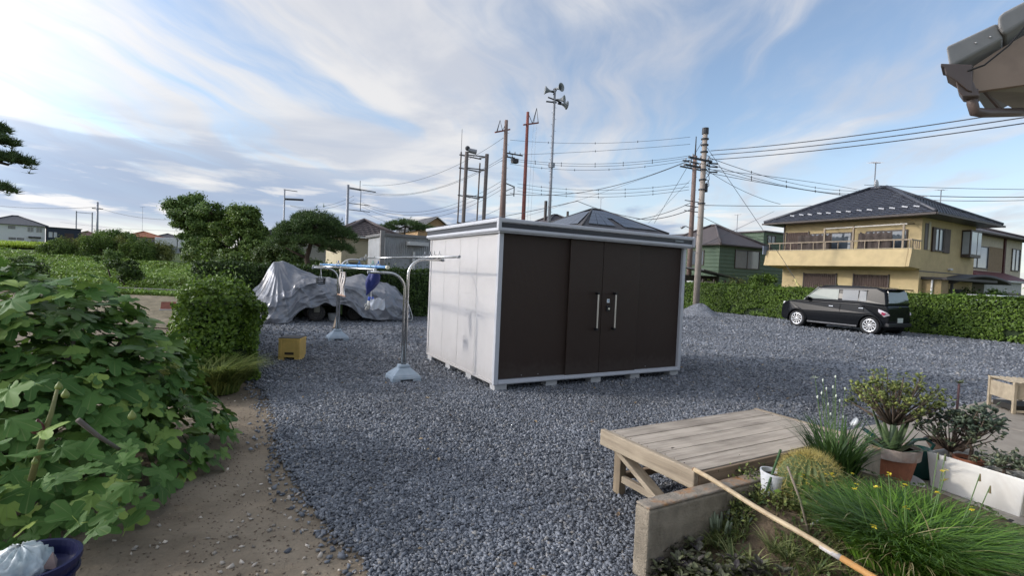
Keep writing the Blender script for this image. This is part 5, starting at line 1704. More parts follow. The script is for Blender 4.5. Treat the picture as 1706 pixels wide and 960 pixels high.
for px, py, dy in ((1424, 810, 0.0), (1460, 812, 0.05), (1508, 812, 0.1), (1572, 800, 0.2), (1575, 785, 0.2), (1510, 848, -0.05), (1617, 851, 0.05), (1456, 878, -0.2), (1562, 822, 0.05), (1384, 794, 0.15), (1480, 790, 0.15)):
    tip = at(px, py, p0.y + dy) - p0
    MB().tube([(tip.x * 0.55, tip.y * 0.5, 0.02), (tip.x * 0.8, tip.y * 0.8, tip.z * 0.6), tip], 0.0022, 5).build('stem', stem_m, t)
    flowers('flower', t, [tip + Vector((random.gauss(0, .008), random.gauss(0, .008), random.gauss(0, .008))) for _ in range(3)], yel, 0.012)
for px, py, dy in ((1633, 790, 0.0), (1563, 755, 0.25), (1575, 757, 0.25), (1650, 810, -0.05)):
    tip = at(px, py, p0.y + dy) - p0
    MB().tube([(tip.x * 0.6, tip.y * 0.5, 0.05), (tip.x * 0.85, tip.y * 0.85, tip.z * 0.6), tip], 0.0022, 5).build('stem', stem_m, t)
    MB().tube([tip - Vector((0, 0, 0.035)), tip], [0.006, 0.003], 6).build('seed_spike', mat('seed_brown', (0.22, 0.17, 0.09)), t)

# low weeds and yellow cress in front of the cactus
t = thing('yellow_cress', 'small leafy weed with yellow blossoms before the barrel cactus', 'weed', bedG(1340, 856))
for px, py in ((1338, 792), (1342, 800), (1346, 812), (1350, 818), (1343, 806), (1354, 818), (1336, 795), (1420, 790), (1360, 798)):
    tip = at(px, py, t.location.y) - t.location
    MB().tube([(0.01, 0, 0), tip * 0.6 + Vector((0.01, 0, 0.02)), tip], 0.0016, 4).build('stem', stem_m, t)
    flowers('flower', t, [tip], yel, 0.011)
V, Fc = leaves(rng.normal(0, 1, (60, 3)) * [0.05, 0.03, 0.05] + [0.02, 0, 0.12], np.tile([0, -0.5, 0.6], (60, 1)), 0.045, 0.7, 0.5, 0.2, 161)
npmesh('small_leaves', V, Fc, lm_hedge, t)
# heart shaped leaf seedling
p0 = bedG(1352, 852)
t = thing('heart_leaf_seedling', 'single light green heart shaped leaf beside the bare stick', 'seedling', p0)
heart = [(0.0, -0.075), (0.024, -0.042), (0.042, 0.0), (0.040, 0.028), (0.020, 0.040), (0.0, 0.026), (-0.020, 0.040), (-0.040, 0.028), (-0.042, 0.0), (-0.024, -0.042)]
b = MB(); vs_ = [(0, 0.004, 0.0)] + [(x, 0.010 * abs(x) / 0.04, z) for x, z in heart]
b.add(vs_, [(0, 1 + i, 1 + (i + 1) % 10) for i in range(10)])
o = b.build('leaf', leafmat('heart_leaf', (0.14, 0.24, 0.04), (0.22, 0.33, 0.06)), t, smooth=True, loc=(0.0, -0.02, 0.085), fix=False); o.rotation_euler = (-0.5, 0, 0.25)
MB().tube([(0.01, 0.02, 0), (0.005, 0, 0.06), (0, -0.01, 0.10)], 0.002, 5).build('stem', stem_m, t)

# ground cover across the bed
def bedz(p):
    a_, b_ = ab(Vector((p[0], p[1], 0)))
    return bed_height(a_, b_)


def bedpts(n, a0_, a1_, b0_, b1_, clump=0.0, seed=0):
    r = np.random.default_rng(seed)
    out = []
    while len(out) < n:
        a_, b_ = r.uniform(a0_, a1_), r.uniform(b0_, b1_)
        if clump and mnoise.noise(Vector((a_ * 5, b_ * 5, seed))) < clump - 0.5:
            continue
        p = S(a_, b_); out.append((p.x, p.y, bedz(p)))
    return np.array(out)


P = bedpts(9000, 2.0, 3.6, 0.3, 1.98, 0.42, 171)
V, Fc = blades(P, 0.085, 0.006, 0.5, 0.5, 171, 3)
o = npmesh('bed_grass', V, Fc, leafmat('bed_grass_leaf', (0.055, 0.085, 0.022), (0.19, 0.215, 0.065)), kind='stuff')
o['label'] = 'short thin grass growing over the garden bed soil'; o['category'] = 'grass'
P = bedpts(3200, 2.0, 4.2, 0.2, 1.98, 0.5, 172)
V, Fc = leaves(P + [0, 0, 0.02], np.tile([0, 0, 1.0], (len(P), 1)), 0.024, 0.7, 0.6, 0.2, 172)
o = npmesh('bed_clover', V, Fc, leafmat('clover_leaf', (0.045, 0.085, 0.024), (0.14, 0.19, 0.055)), kind='stuff')
o['label'] = 'tiny leafed weeds carpeting the garden bed soil'; o['category'] = 'weeds'
P = bedpts(700, 2.0, 4.2, 0.2, 1.98, 0, 173)
V, Fc = leaves(P + [0, 0, 0.004], np.tile([0, 0, 1.0], (len(P), 1)), 0.03, 0.3, 0.2, 0.1, 173)
o = npmesh('dead_leaves', V, Fc, leafmat('litter', (0.11, 0.075, 0.04), (0.30, 0.23, 0.13), trans=0), kind='stuff')
o['label'] = 'dry brown leaf litter on the garden bed soil'; o['category'] = 'leaf litter'

# rosette leaf helper for the individual small plants
def rosette(t, n, L_, w_, m, seed, tilt=0.7, stack=1, nm='leaf'):
    R_ = random.Random(seed); b = MB()
    for k_ in range(n):
        a = k_ * 2.399 + R_.uniform(-.2, .2); el_ = tilt * (0.4 + 0.6 * (1 - k_ / n)) if stack == 1 else R_.uniform(0.1, 1.0)
        h_ = 0.0 if stack == 1 else R_.uniform(0, stack)
        d = Vector((math.cos(a) * math.cos(el_), math.sin(a) * math.cos(el_), math.sin(el_))); s_ = Vector((-math.sin(a), math.cos(a), 0))
        l_ = L_ * R_.uniform(0.7, 1.1); o_ = Vector((0, 0, h_))
        up_ = s_.cross(d) * -1
        b.add([o_ + d * l_ * 0.05, o_ + d * l_ * 0.5 - s_ * w_ * 0.5 + up_ * w_ * .15, o_ + d * l_ * 0.85 - s_ * w_ * 0.38, o_ + d * l_, o_ + d * l_ * 0.85 + s_ * w_ * 0.38, o_ + d * l_ * 0.5 + s_ * w_ * 0.5 + up_ * w_ * .15, o_ + d * l_ * 0.5 - up_ * w_ * .08],
              [(0, 1, 6), (1, 2, 6), (2, 3, 6), (3, 4, 6), (4, 5, 6), (5, 0, 6)])
    return b.build(nm, m, t, fix=False, smooth=False)


# purple bugle mat spilling at the wall end
lm_bugle = leafmat('bugle_leaf', (0.060, 0.050, 0.052), (0.15, 0.165, 0.085), rough=0.45)
bug = MB()
t = thing('bugle_mat', 'mat of dark purple green bugle leaves at the end of the low wall', 'ground cover', S(2.0, 1.5))
RB = random.Random(8)
V_, F_ = MB(), None
for _ in range(420):
    a_, b_ = 1.98 + abs(RB.gauss(0, 0.28)), RB.uniform(0.55, 1.93) - 0.0
    if a_ > 2.0 + 0.55 * (1 - (b_ - 0.5) / 3.2):
        continue
    p = S(a_, b_); z = max(bedz(p), 0.01) + RB.uniform(0.02, 0.10)
    for k_ in range(8):
        a = k_ * 2.4 + RB.random(); el_ = RB.uniform(0.15, 0.9); l_ = RB.uniform(0.035, 0.062); w_ = l_ * 0.55
        d = Vector((math.cos(a) * math.cos(el_), math.sin(a) * math.cos(el_), math.sin(el_))); s_ = Vector((-math.sin(a), math.cos(a), 0)); o_ = Vector((p.x, p.y, z)) - t.location
        up_ = d.cross(s_)
        bug.add([o_, o_ + d * l_ * 0.5 - s_ * w_ * 0.5 + up_ * .006, o_ + d * l_ * 0.9 - s_ * w_ * 0.3, o_ + d * l_, o_ + d * l_ * 0.9 + s_ * w_ * 0.3, o_ + d * l_ * 0.5 + s_ * w_ * 0.5 + up_ * .006, o_ + d * l_ * 0.55],
                [(0, 1, 6), (1, 2, 6), (2, 3, 6), (3, 4, 6), (4, 5, 6), (5, 0, 6)])
bug.build('leaves', lm_bugle, t, fix=False)['kind'] = 'stuff'
# grey green finger sedum
for i, (px, py, lab) in enumerate(((1180, 868, 'grey green finger sedum against the low wall behind the bugle'), (1200, 885, 'smaller grey green sedum tuft beside the wooden handle'))):
    p = bedG(px, py)
    t = thing('sedum', lab, 'succulent', p)
    R_ = random.Random(20 + i)
    for k_ in range(34 if i == 0 else 18):
        x, y = R_.gauss(0, .055), R_.gauss(0, .04); h_ = R_.uniform(0.05, 0.11)
        MB().tube([(x, y, -0.02), (x * 1.25, y * 1.25, h_ * 0.6), (x * 1.45, y * 1.45, h_)], [0.0085, 0.0095, 0.005], 7).build('shoot', mat('sedum_grey', (0.155, 0.185, 0.12), rough=0.6, var=0.25, scale=25), t, smooth=True)
# low shrubby plants along the wall
lm_box = leafmat('box_leaf', (0.045, 0.075, 0.018), (0.24, 0.27, 0.075))
for i, (px, py, r_, lab) in enumerate(((1215, 846, 0.085, 'small yellow tipped shrublet at the wall beside the handle'), (1250, 812, 0.11, 'spreading yellow green shrublet left of the white pot'), (1290, 845, 0.10, 'low leafy shrublet below the white pot'), (1235, 868, 0.07, 'pale leafed shrublet in the middle of the bed'), (1318, 848, 0.06, 'reddish green rosette plant beside the bare stick'))):
    p = bedG(px, py)
    t = thing('shrublet', lab, 'plant', p)
    n = 240
    P = rng.normal(0, 1, (n, 3)) * [r_ * 0.55, r_ * 0.5, r_ * 0.32] + [0, 0, r_ * 0.55]
    P[:, 2] = np.maximum(P[:, 2], 0.0)
    V, Fc = leaves(P, P * 4 + [0, -0.2, 0.5], 0.024, 0.55, 0.6, 0.3, 180 + i)
    npmesh('leaves', V, Fc, lm_box if i < 4 else leafmat('red_rosette', (0.10, 0.075, 0.03), (0.17, 0.20, 0.06)), t)
    b = MB()
    for k_ in range(9):
        e_ = P[k_ * 7]
        b.tube([(0, 0, -0.02), e_ * 0.5 + np.array([0, 0, .01]), e_], [0.003, 0.0025, 0.0015], 4)
    b.build('twigs', MATS['twig'], t)
# striped grassy tufts in the foreground of the bed
lm_tuft = leafmat('tuft_leaf', (0.06, 0.10, 0.03), (0.36, 0.38, 0.16))
for i, (px, py, lab) in enumerate(((1220, 935, 'pale striped grassy tuft nearest the bugle mat'), (1250, 950, 'pale striped grassy tuft at the bottom edge of the bed'), (1285, 920, 'pale striped grassy tuft under the wooden handle'), (1310, 935, 'pale striped grassy tuft with a yellow flower below the handle'), (1195, 915, 'short striped tuft beside the grey sedum'), (1360, 955, 'grassy tuft beyond the white banded part of the handle'))):
    p = bedG(px, py)
    t = thing('striped_tuft', lab, 'plant', p, 0)
    n = 46
    a = rng.uniform(0, 2 * np.pi, n); O = np.stack([np.cos(a), np.sin(a), np.zeros(n)], 1)
    V, Fc = blades(O * 0.012, 0.10, 0.007, 0.7, 0.5, 190 + i, 4, O)
    npmesh('leaf_blades', V, Fc, lm_tuft, t)

# ---- terracotta pot on its saucer with aloe and a jade tree
terra = mat('terracotta', (0.30, 0.115, 0.060), rough=0.85, var=0.22, scale=7, bump=0.003, dirt=(0.16, 0.065, 0.04), dirt_amt=0.7, dirt_scale=5)
limed = mat('limed_rim', (0.34, 0.28, 0.235), rough=0.9, var=0.25, scale=12, dirt=(0.27, 0.13, 0.08), dirt_amt=0.7, dirt_scale=8)
p0 = G(1482, 803, 0.055); p0.z = 0.055
tp = thing('terracotta_pot', 'large terracotta pot with a limed rim standing on a white saucer', 'pot', p0 + Vector((0, 0, 0.012)))
MB().lathe([(0.001, 0.0), (0.125, 0.0), (0.170, 0.215), (0.176, 0.215), (0.165, 0.215), (0.112, 0.015), (0.001, 0.015)], 40).build('body', terra, tp)
MB().lathe([(0.1705, 0.205), (0.188, 0.205), (0.196, 0.285), (0.180, 0.288), (0.164, 0.205)], 40, closed=True).build('rim', limed, tp)
MB().lathe([(0.001, 0.255), (0.178, 0.255)], 30).build('potting_soil', MATS['pot_soil'], tp)
t = thing('white_saucer', 'white plastic saucer under the large terracotta pot', 'saucer', p0)
MB().lathe([(0.001, 0.0), (0.17, 0.0), (0.215, 0.038), (0.222, 0.04), (0.218, 0.046), (0.205, 0.043), (0.165, 0.010), (0.001, 0.010)], 40).build('dish', mat('saucer_white', (0.62, 0.62, 0.60), rough=0.5, dirt=(0.4, 0.36, 0.3)), t)
ta = thing('aloe_plant', 'green spiky aloe growing in the large terracotta pot', 'aloe', p0 + Vector((-0.045, -0.06, 0.26)))
al = leafmat('aloe_leaf', (0.050, 0.085, 0.040), (0.105, 0.150, 0.062), rough=0.45, trans=0.05)
RA = random.Random(9)
for k_ in range(19):
    a = k_ * 2.399; el_ = 1.25 - 1.15 * (k_ / 19) if k_ < 12 else RA.uniform(-0.05, 0.45)
    L_ = RA.uniform(0.24, 0.36); d0_ = Vector((math.cos(a), math.sin(a), 0)); s_ = Vector((-math.sin(a), math.cos(a), 0))
    rows_ = []
    for j in range(9):
        q_ = j / 8; e2 = el_ + (0.5 * q_ if k_ < 12 else 0.35 * math.sin(q_ * 2.5))
        c = d0_ * (L_ * q_ * math.cos(el_ * 0.9 + 0.15 * q_)) + Vector((0, 0, L_ * q_ * math.sin(min(1.4, e2))))
        w_ = 0.030 * (1 - q_ ** 1.7) + 0.0012
        up_ = Vector((0, 0, 1)) * 0.7 - d0_ * 0.7 * math.sin(el_)
        rows_.append([c - s_ * w_, c - up_ * w_ * 0.35 - s_ * w_ * .4, c - up_ * w_ * 0.35 + s_ * w_ * .4, c + s_ * w_, c + up_ * w_ * 0.10, c - s_ * w_])
    MB().grid(rows_).build('leaf', al, ta, smooth=True)


def jade(t, h, rad, n_tips, m, seed, leaf=0.022, trunk_r=0.020, leaves_per=11, spread=(1, 1, 1)):
    R_ = random.Random(seed)
    bk = mat('jade_bark', (0.115, 0.085, 0.062), rough=0.85, var=0.25, scale=25, bump=0.003)
    tk = MB()
    tk.tube([(0, 0, -0.02), (0.012, 0, h * 0.22), (0.0, 0.01, h * 0.30)], [trunk_r * 1.15, trunk_r, trunk_r * 0.85], 9)
    fk = Vector((0, 0.01, h * 0.30))
    lv = MB()
    for k_ in range(n_tips):
        a = k_ * 2.399 + R_.uniform(-.3, .3); f_ = math.sqrt((k_ + .5) / n_tips)
        e_ = Vector((math.cos(a) * rad * f_ * spread[0], math.sin(a) * rad * f_ * spread[1], h * (0.40 + 0.60 * math.sqrt(max(0, 1 - f_ * f_ * 0.72)) * R_.uniform(.30, 1.05))))
        m_ = fk.lerp(e_, 0.45) + Vector((R_.gauss(0, .015), R_.gauss(0, .015), -0.01))
        tk.tube([fk, m_, e_], [trunk_r * 0.55, trunk_r * 0.33, trunk_r * 0.2], 6)
        for _ in range(leaves_per):
            th_ = R_.uniform(0, 2 * math.pi); el_ = R_.uniform(-0.3, 1.2)
            d = Vector((math.cos(th_) * math.cos(el_), math.sin(th_) * math.cos(el_), math.sin(el_))); s_ = Vector((-math.sin(th_), math.cos(th_), 0)); up_ = s_.cross(d)
            o_ = e_ + Vector((R_.gauss(0, leaf * .55), R_.gauss(0, leaf * .55), R_.gauss(0, leaf * .5))); l_ = leaf * R_.uniform(.75, 1.25); w_ = l_ * 0.62; th2 = l_ * .10
            ring = [(0.05, 0.1), (0.4, 0.5), (0.75, 0.52), (1.0, 0.12), (1.0, -0.12), (0.75, -0.52), (0.4, -0.5), (0.05, -0.1)]
            vs_ = [o_ + d * l_ * x + s_ * w_ * y2 for x, y2 in ring] + [o_ + d * l_ * .55 + up_ * th2, o_ + d * l_ * .55 - up_ * th2]
            lv.add(vs_, [(i, (i + 1) % 8, 8) for i in range(8)] + [((i + 1) % 8, i, 9) for i in range(8)])
    tk.build('trunk', bk, t, smooth=True)
    lv.build('leaves', m, t, smooth=True, fix=False)


tj = thing('jade_tree', 'rounded jade tree with yellow green leaves behind the aloe', 'jade plant', p0 + Vector((0.045, 0.05, 0.25)))
jade(tj, 0.62, 0.33, 84, leafmat('jade_leaf', (0.075, 0.105, 0.030), (0.30, 0.33, 0.085), rough=0.35, trans=0.08), 11, leaf=0.036, trunk_r=0.019, leaves_per=13, spread=(1.05, 0.8, 1))

# watering can half hidden behind the pot
wc = G(1531, 797, 0.052); wc.z = 0.052
t = thing('watering_can', 'dark green watering can with a white rose behind the terracotta pot', 'watering can', wc + Vector((0.05, 0.06, 0)), math.radians(165))
gm_ = mat('can_green', (0.010, 0.060, 0.052), rough=0.35, var=0.1)
MB().lathe([(0.001, 0.0), (0.105, 0.0), (0.118, 0.02), (0.115, 0.16), (0.085, 0.215), (0.07, 0.235), (0.06, 0.235), (0.07, 0.21), (0.001, 0.2)], 28).build('body', gm_, t, smooth=True)
sp = MB().tube([(0.09, 0, 0.05), (0.20, 0.0, 0.16), (0.32, 0.0, 0.27), (0.43, 0, 0.345)], [0.030, 0.022, 0.017, 0.015], 12).build('spout', gm_, t, smooth=True)
MB().tube([(0.43, 0, 0.345), (0.46, 0, 0.367)], 0.019, 12).build('collar', mat('rose_white', (0.66, 0.68, 0.68), rough=0.45), sp, smooth=True)
MB().tube([(0.455, 0, 0.362), (0.485, 0, 0.385), (0.50, 0, 0.395)], [0.018, 0.036, 0.042], 16).build('rose', MATS['rose_white'], sp, smooth=True)
MB().tube([(-0.06, 0, 0.20), (-0.09, 0, 0.27), (-0.03, 0, 0.31), (0.06, 0, 0.29), (0.07, 0, 0.21)], 0.013, 8).build('handle', gm_, t, smooth=True)

# low brown bowl behind
pb_ = G(1575, 752, 0.05); pb_.z = 0.05
t = thing('brown_bowl', 'low brown clay bowl behind the white planter', 'bowl', pb_)
MB().lathe([(0.001, 0.0), (0.11, 0.0), (0.165, 0.085), (0.175, 0.09), (0.165, 0.095), (0.15, 0.085), (0.10, 0.01), (0.001, 0.01)], 30).build('bowl', mat('bowl_brown', (0.085, 0.055, 0.040), rough=0.7), t)
MB().lathe([(0.001, 0.07), (0.145, 0.07)], 24).build('potting_soil', MATS['pot_soil'], t)

# white rectangular planter, long side towards the camera
pl0 = G(1551, 752, 0.335); pl1 = G(1701, 797, 0.335)
Lp = (pl1 - pl0).length + 0.06
d_ = (pl1 - pl0).normalized(); rzp = math.atan2(d_.y, d_.x)
t = thing('white_planter', 'white rectangular planter box on the patio with potted succulents inside', 'planter', (pl0.x - d_.x * 0.03, pl0.y - d_.y * 0.03, 0.052), rzp)
pw = mat('planter_white', (0.76, 0.74, 0.68), rough=0.6, var=0.08, scale=6, dirt=(0.58, 0.53, 0.45), dirt_amt=0.45, dirt_scale=3.5)
wd, hp = 0.27, 0.275
MB().frus((0.03, Lp - 0.03, 0.018, 0.034), 0.0, (0.0, Lp, 0.0, 0.016), hp).build('long_side', pw, t, bevel=0.008)
MB().frus((0.03, Lp - 0.03, wd - 0.034, wd - 0.018), 0.0, (0.0, Lp, wd - 0.016, wd), hp).build('long_side', pw, t, bevel=0.008)
MB().frus((0.03, 0.046, 0.0345, wd - 0.0345), 0.0, (0.0, 0.016, 0.0165, wd - 0.0165), hp - 0.001).build('short_side', pw, t, bevel=0.006)
MB().frus((Lp - 0.046, Lp - 0.03, 0.0345, wd - 0.0345), 0.0, (Lp - 0.016, Lp, 0.0165, wd - 0.0165), hp - 0.001).build('short_side', pw, t, bevel=0.006)
MB().box(0.047, Lp - 0.047, 0.035, wd - 0.035, 0.002, 0.014).build('bottom', pw, t)
MB().box(0.03, Lp - 0.03, 0.024, wd - 0.024, 0.12, 0.15).build('potting_soil', MATS['pot_soil'], t)


def inpl(x, y, z):
    return Vector((pl0.x - d_.x * 0.03, pl0.y - d_.y * 0.03, 0.052)) + d_ * x + Vector((-d_.y, d_.x, 0)) * y + Vector((0, 0, z))


t = thing('clay_pot', 'small terracotta pot set inside the white planter', 'pot', inpl(0.20, 0.15, 0.151))
pot(t, 0.06, 0.085, 0.125, terra, 0.008, 0.03, 0.10)
t = thing('inner_grey_pot', 'grey plastic pot set at the right end inside the white planter', 'pot', inpl(0.40, 0.14, 0.151))
pot(t, 0.06, 0.08, 0.10, mat('pot_grey', (0.30, 0.30, 0.27), rough=0.6), 0.006, 0.02, 0.08)
jd = leafmat('jade_dark', (0.040, 0.060, 0.035), (0.130, 0.150, 0.070), rough=0.4, trans=0.05)
t = thing('bushy_succulent', 'dark green many stemmed succulent behind the left end of the planter', 'succulent', inpl(0.10, 0.13, 0.151))
jade(t, 0.46, 0.27, 34, jd, 12, leaf=0.036, trunk_r=0.016, leaves_per=12)
t = thing('blue_succulent', 'tall blue green leafy succulent in the small terracotta pot', 'succulent', inpl(0.21, 0.15, 0.25))
jade(t, 0.44, 0.17, 28, leafmat('jade_blue', (0.050, 0.075, 0.050), (0.130, 0.165, 0.105), rough=0.45, trans=0.05), 13, leaf=0.046, trunk_r=0.013, leaves_per=13)
t = thing('trailing_succulent', 'grey green rosette succulent at the right end of the planter', 'succulent', inpl(0.42, 0.13, 0.23))
jade(t, 0.16, 0.17, 16, leafmat('jade_grey', (0.060, 0.085, 0.055), (0.180, 0.200, 0.110), rough=0.45, trans=0.05), 14, leaf=0.044, trunk_r=0.010)
# second planter at the right edge
pq = G(1672, 770, 0.30)
t = thing('cream_planter', 'cream plastic planter cut by the right edge of the picture', 'planter', (pl1.x + 0.06, pl1.y - 0.02, 0.052), rzp)
MB().lathe([(0.001, 0.0), (0.10, 0.0), (0.13, 0.245), (0.145, 0.245), (0.15, 0.285), (0.135, 0.285), (0.12, 0.24), (0.09, 0.015), (0.001, 0.015)], 32).build('body', mat('planter_cream', (0.60, 0.56, 0.43), rough=0.55, dirt=(0.45, 0.4, 0.3)), t)
MB().lathe([(0.001, 0.23), (0.118, 0.23)], 24).build('potting_soil', MATS['pot_soil'], t)
t.location = (pl1 + d_ * 0.20 + Vector((-d_.y, d_.x, 0)) * 0.10).xy.to_3d() + Vector((0, 0, 0.052))
t2 = thing('edge_succulent', 'brownish green succulent in the cream planter at the right edge', 'succulent', t.location + Vector((0, 0, 0.22)))
jade(t2, 0.30, 0.2, 22, leafmat('jade_olive', (0.06, 0.065, 0.03), (0.16, 0.15, 0.07), rough=0.4, trans=0.05), 15, leaf=0.036, trunk_r=0.013)
# taller stalk plant with dark stem
t = thing('stalk_succulent', 'single dark stalked rosette rising above the planter succulents', 'succulent', inpl(0.06, 0.2, 0.151))
tipv = at(1598, 640, 4.05) - t.location
MB().tube([(0, 0, 0), tipv * 0.5 + Vector((0.01, 0, 0)), tipv], [0.010, 0.009, 0.008], 8).build('stalk', mat('stalk_purple', (0.09, 0.045, 0.045), rough=0.6), t, smooth=True)
o = rosette(t, 14, 0.05, 0.016, jd, 5, 0.8); o.location = tipv
# fallen orange leaf on the patio
o = MB().add([(-0.05, 0, 0.004), (0, -0.025, 0.012), (0.05, 0.0, 0.006), (0.0, 0.028, 0.014)], [(0, 1, 2), (0, 2, 3)]).build('fallen_leaf', mat('leaf_orange', (0.45, 0.20, 0.05), rough=0.7, var=0.3, scale=30), loc=G(1608, 828, 0.055), fix=False)
tag(o, 'fallen orange leaf on the patio under the white planter', 'leaf')

# wooden crate on the patio at the right
cp = G(1688, 690, 0.052); cp.z = 0.051
t = thing('wooden_crate', 'pale weathered crate with a slatted top at the right edge', 'crate', cp, math.radians(-12))
cw = mat('crate_pale', (0.42, 0.35, 0.25), rough=0.8, var=0.2, scale=12, dirt=(0.26, 0.20, 0.14), dirt_amt=0.5, dirt_scale=6)
cwx, cwd, ch = 0.72, 0.45, 0.40
for x in (0.0, cwx * 0.5, cwx):
    for y in (0.0, cwd):
        MB().box(x - 0.018, x + 0.018, y - 0.018, y + 0.018, 0, ch).build('post', cw, t, bevel=0.004)
MB().box(0.02, cwx * .5 - 0.02, -0.008, 0.008, ch * 0.48, ch - 0.035).build('side_panel', cw, t, bevel=0.003)
MB().box(cwx * .5 + 0.02, cwx - 0.02, -0.008, 0.008, ch * 0.48, ch - 0.035).build('side_panel', cw, t, bevel=0.003)
for y in (0, cwd):
    MB().box(0.019, cwx - 0.019, y - 0.014, y + 0.014, ch - 0.034, ch - 0.004).build('rail', cw, t, bevel=0.003)
    MB().box(0.019, cwx - 0.019, y - 0.0135, y + 0.0135, 0.02, 0.05).build('rail', cw, t, bevel=0.003)
MB().box(-0.008, 0.008, 0.02, cwd - 0.02, ch * 0.4, ch - 0.036).build('side_panel', cw, t, bevel=0.003)
for i in range(11):
    x = -0.02 + (cwx + 0.02) * i / 10.5
    MB().box(x, x + 0.035, -0.025, cwd + 0.025, ch, ch + 0.014).build('slat', cw, t, bevel=0.003)
MB().box(0.03, cwx - 0.03, 0.05, cwd - 0.03, 0.03, 0.10).build('contents', mat('crate_dark', (0.03, 0.028, 0.025)), t)
# ================================================================ PARKED CAR
cc_ = G(1451, 558.4) * 0.5 + G(1319, 542) * 0.5
cc_ = cc_ + U2 * 0.80
car = thing('parked_car', 'black compact wagon parked along the green hedge', 'car', cc_, TH + math.pi / 2)
paint = mat('car_black', (0.010, 0.011, 0.013), rough=0.20, var=0.1, scale=2, spec=0.12)
trim = mat('car_trim', (0.022, 0.022, 0.024), rough=0.55)
FX, RX, WR = 1.19, -1.35, 0.305


def arch(cx, r_, n=12):
    return [(cx + r_ * math.cos(a), 0.30 + r_ * math.sin(a)) for a in np.linspace(-0.18, math.pi + 0.18, n)]


prof = [(-1.78, 0.27), (-1.87, 0.36), (-1.895, 0.50), (-1.88, 0.66), (-1.85, 0.90), (-1.82, 1.02), (-1.0, 1.045), (0.2, 1.04), (0.98, 1.035), (1.25, 1.02), (1.55, 0.985), (1.74, 0.92), (1.84, 0.80), (1.88, 0.62), (1.885, 0.42), (1.83, 0.26)]
prof += [(1.60, 0.24)] + arch(FX, 0.365) + [(0.7, 0.22), (-0.9, 0.22)] + arch(RX, 0.365)
b = MB(); n0 = len(b.v)
b.prism(prof, -0.835, 0.835)
for i in range(len(b.v)):
    x, y, z = b.v[i]
    k_ = 1.0 - 0.10 * max(0, (abs(x) - 1.35) / 0.54) ** 2 - 0.04 * max(0, (z - 0.80) / 0.25) - 0.03 * max(0, (0.5 - z) / 0.3)
    b.v[i] = (x, y * k_, z)
body = b.build('body', paint, car, bevel=0.045, segs=3)
cab = [(-1.83, 1.0), (-1.80, 1.20), (-1.735, 1.46), (-1.66, 1.575), (-1.45, 1.615), (-0.8, 1.64), (-0.1, 1.64), (0.30, 1.615), (0.50, 1.555), (0.76, 1.29), (1.03, 1.0)]


def cab_y(z):
    return 0.80 - max(0, z - 1.0) * 0.10 - max(0, z - 1.45) * 0.25


b = MB().prism(cab, -1, 1)
b.v = [(x, math.copysign(cab_y(z), y), z) for x, y, z in b.v]
cabin = b.build('cabin', paint, car, bevel=0.05, segs=3)
gl_f = glass('car_glass_front', (0.13, 0.15, 0.11), 0.08)
gl_r = glass('car_glass_rear', (0.035, 0.04, 0.04), 0.08)


def pane(poly, m, nm='window', s_=1, off=0.006):
    b_ = MB(); vs_ = []
    for x, z in poly:
        vs_.append((x, s_ * (cab_y(z) + off), z))
    for x, z in poly:
        vs_.append((x, s_ * (cab_y(z) - 0.02), z))
    n_ = len(poly)
    b_.add(vs_, [tuple(range(n_)), tuple(reversed(range(n_, 2 * n_)))] + [(i, i + n_, (i + 1) % n_ + n_, (i + 1) % n_) for i in range(n_)])
    return b_.build(nm, m, cabin)


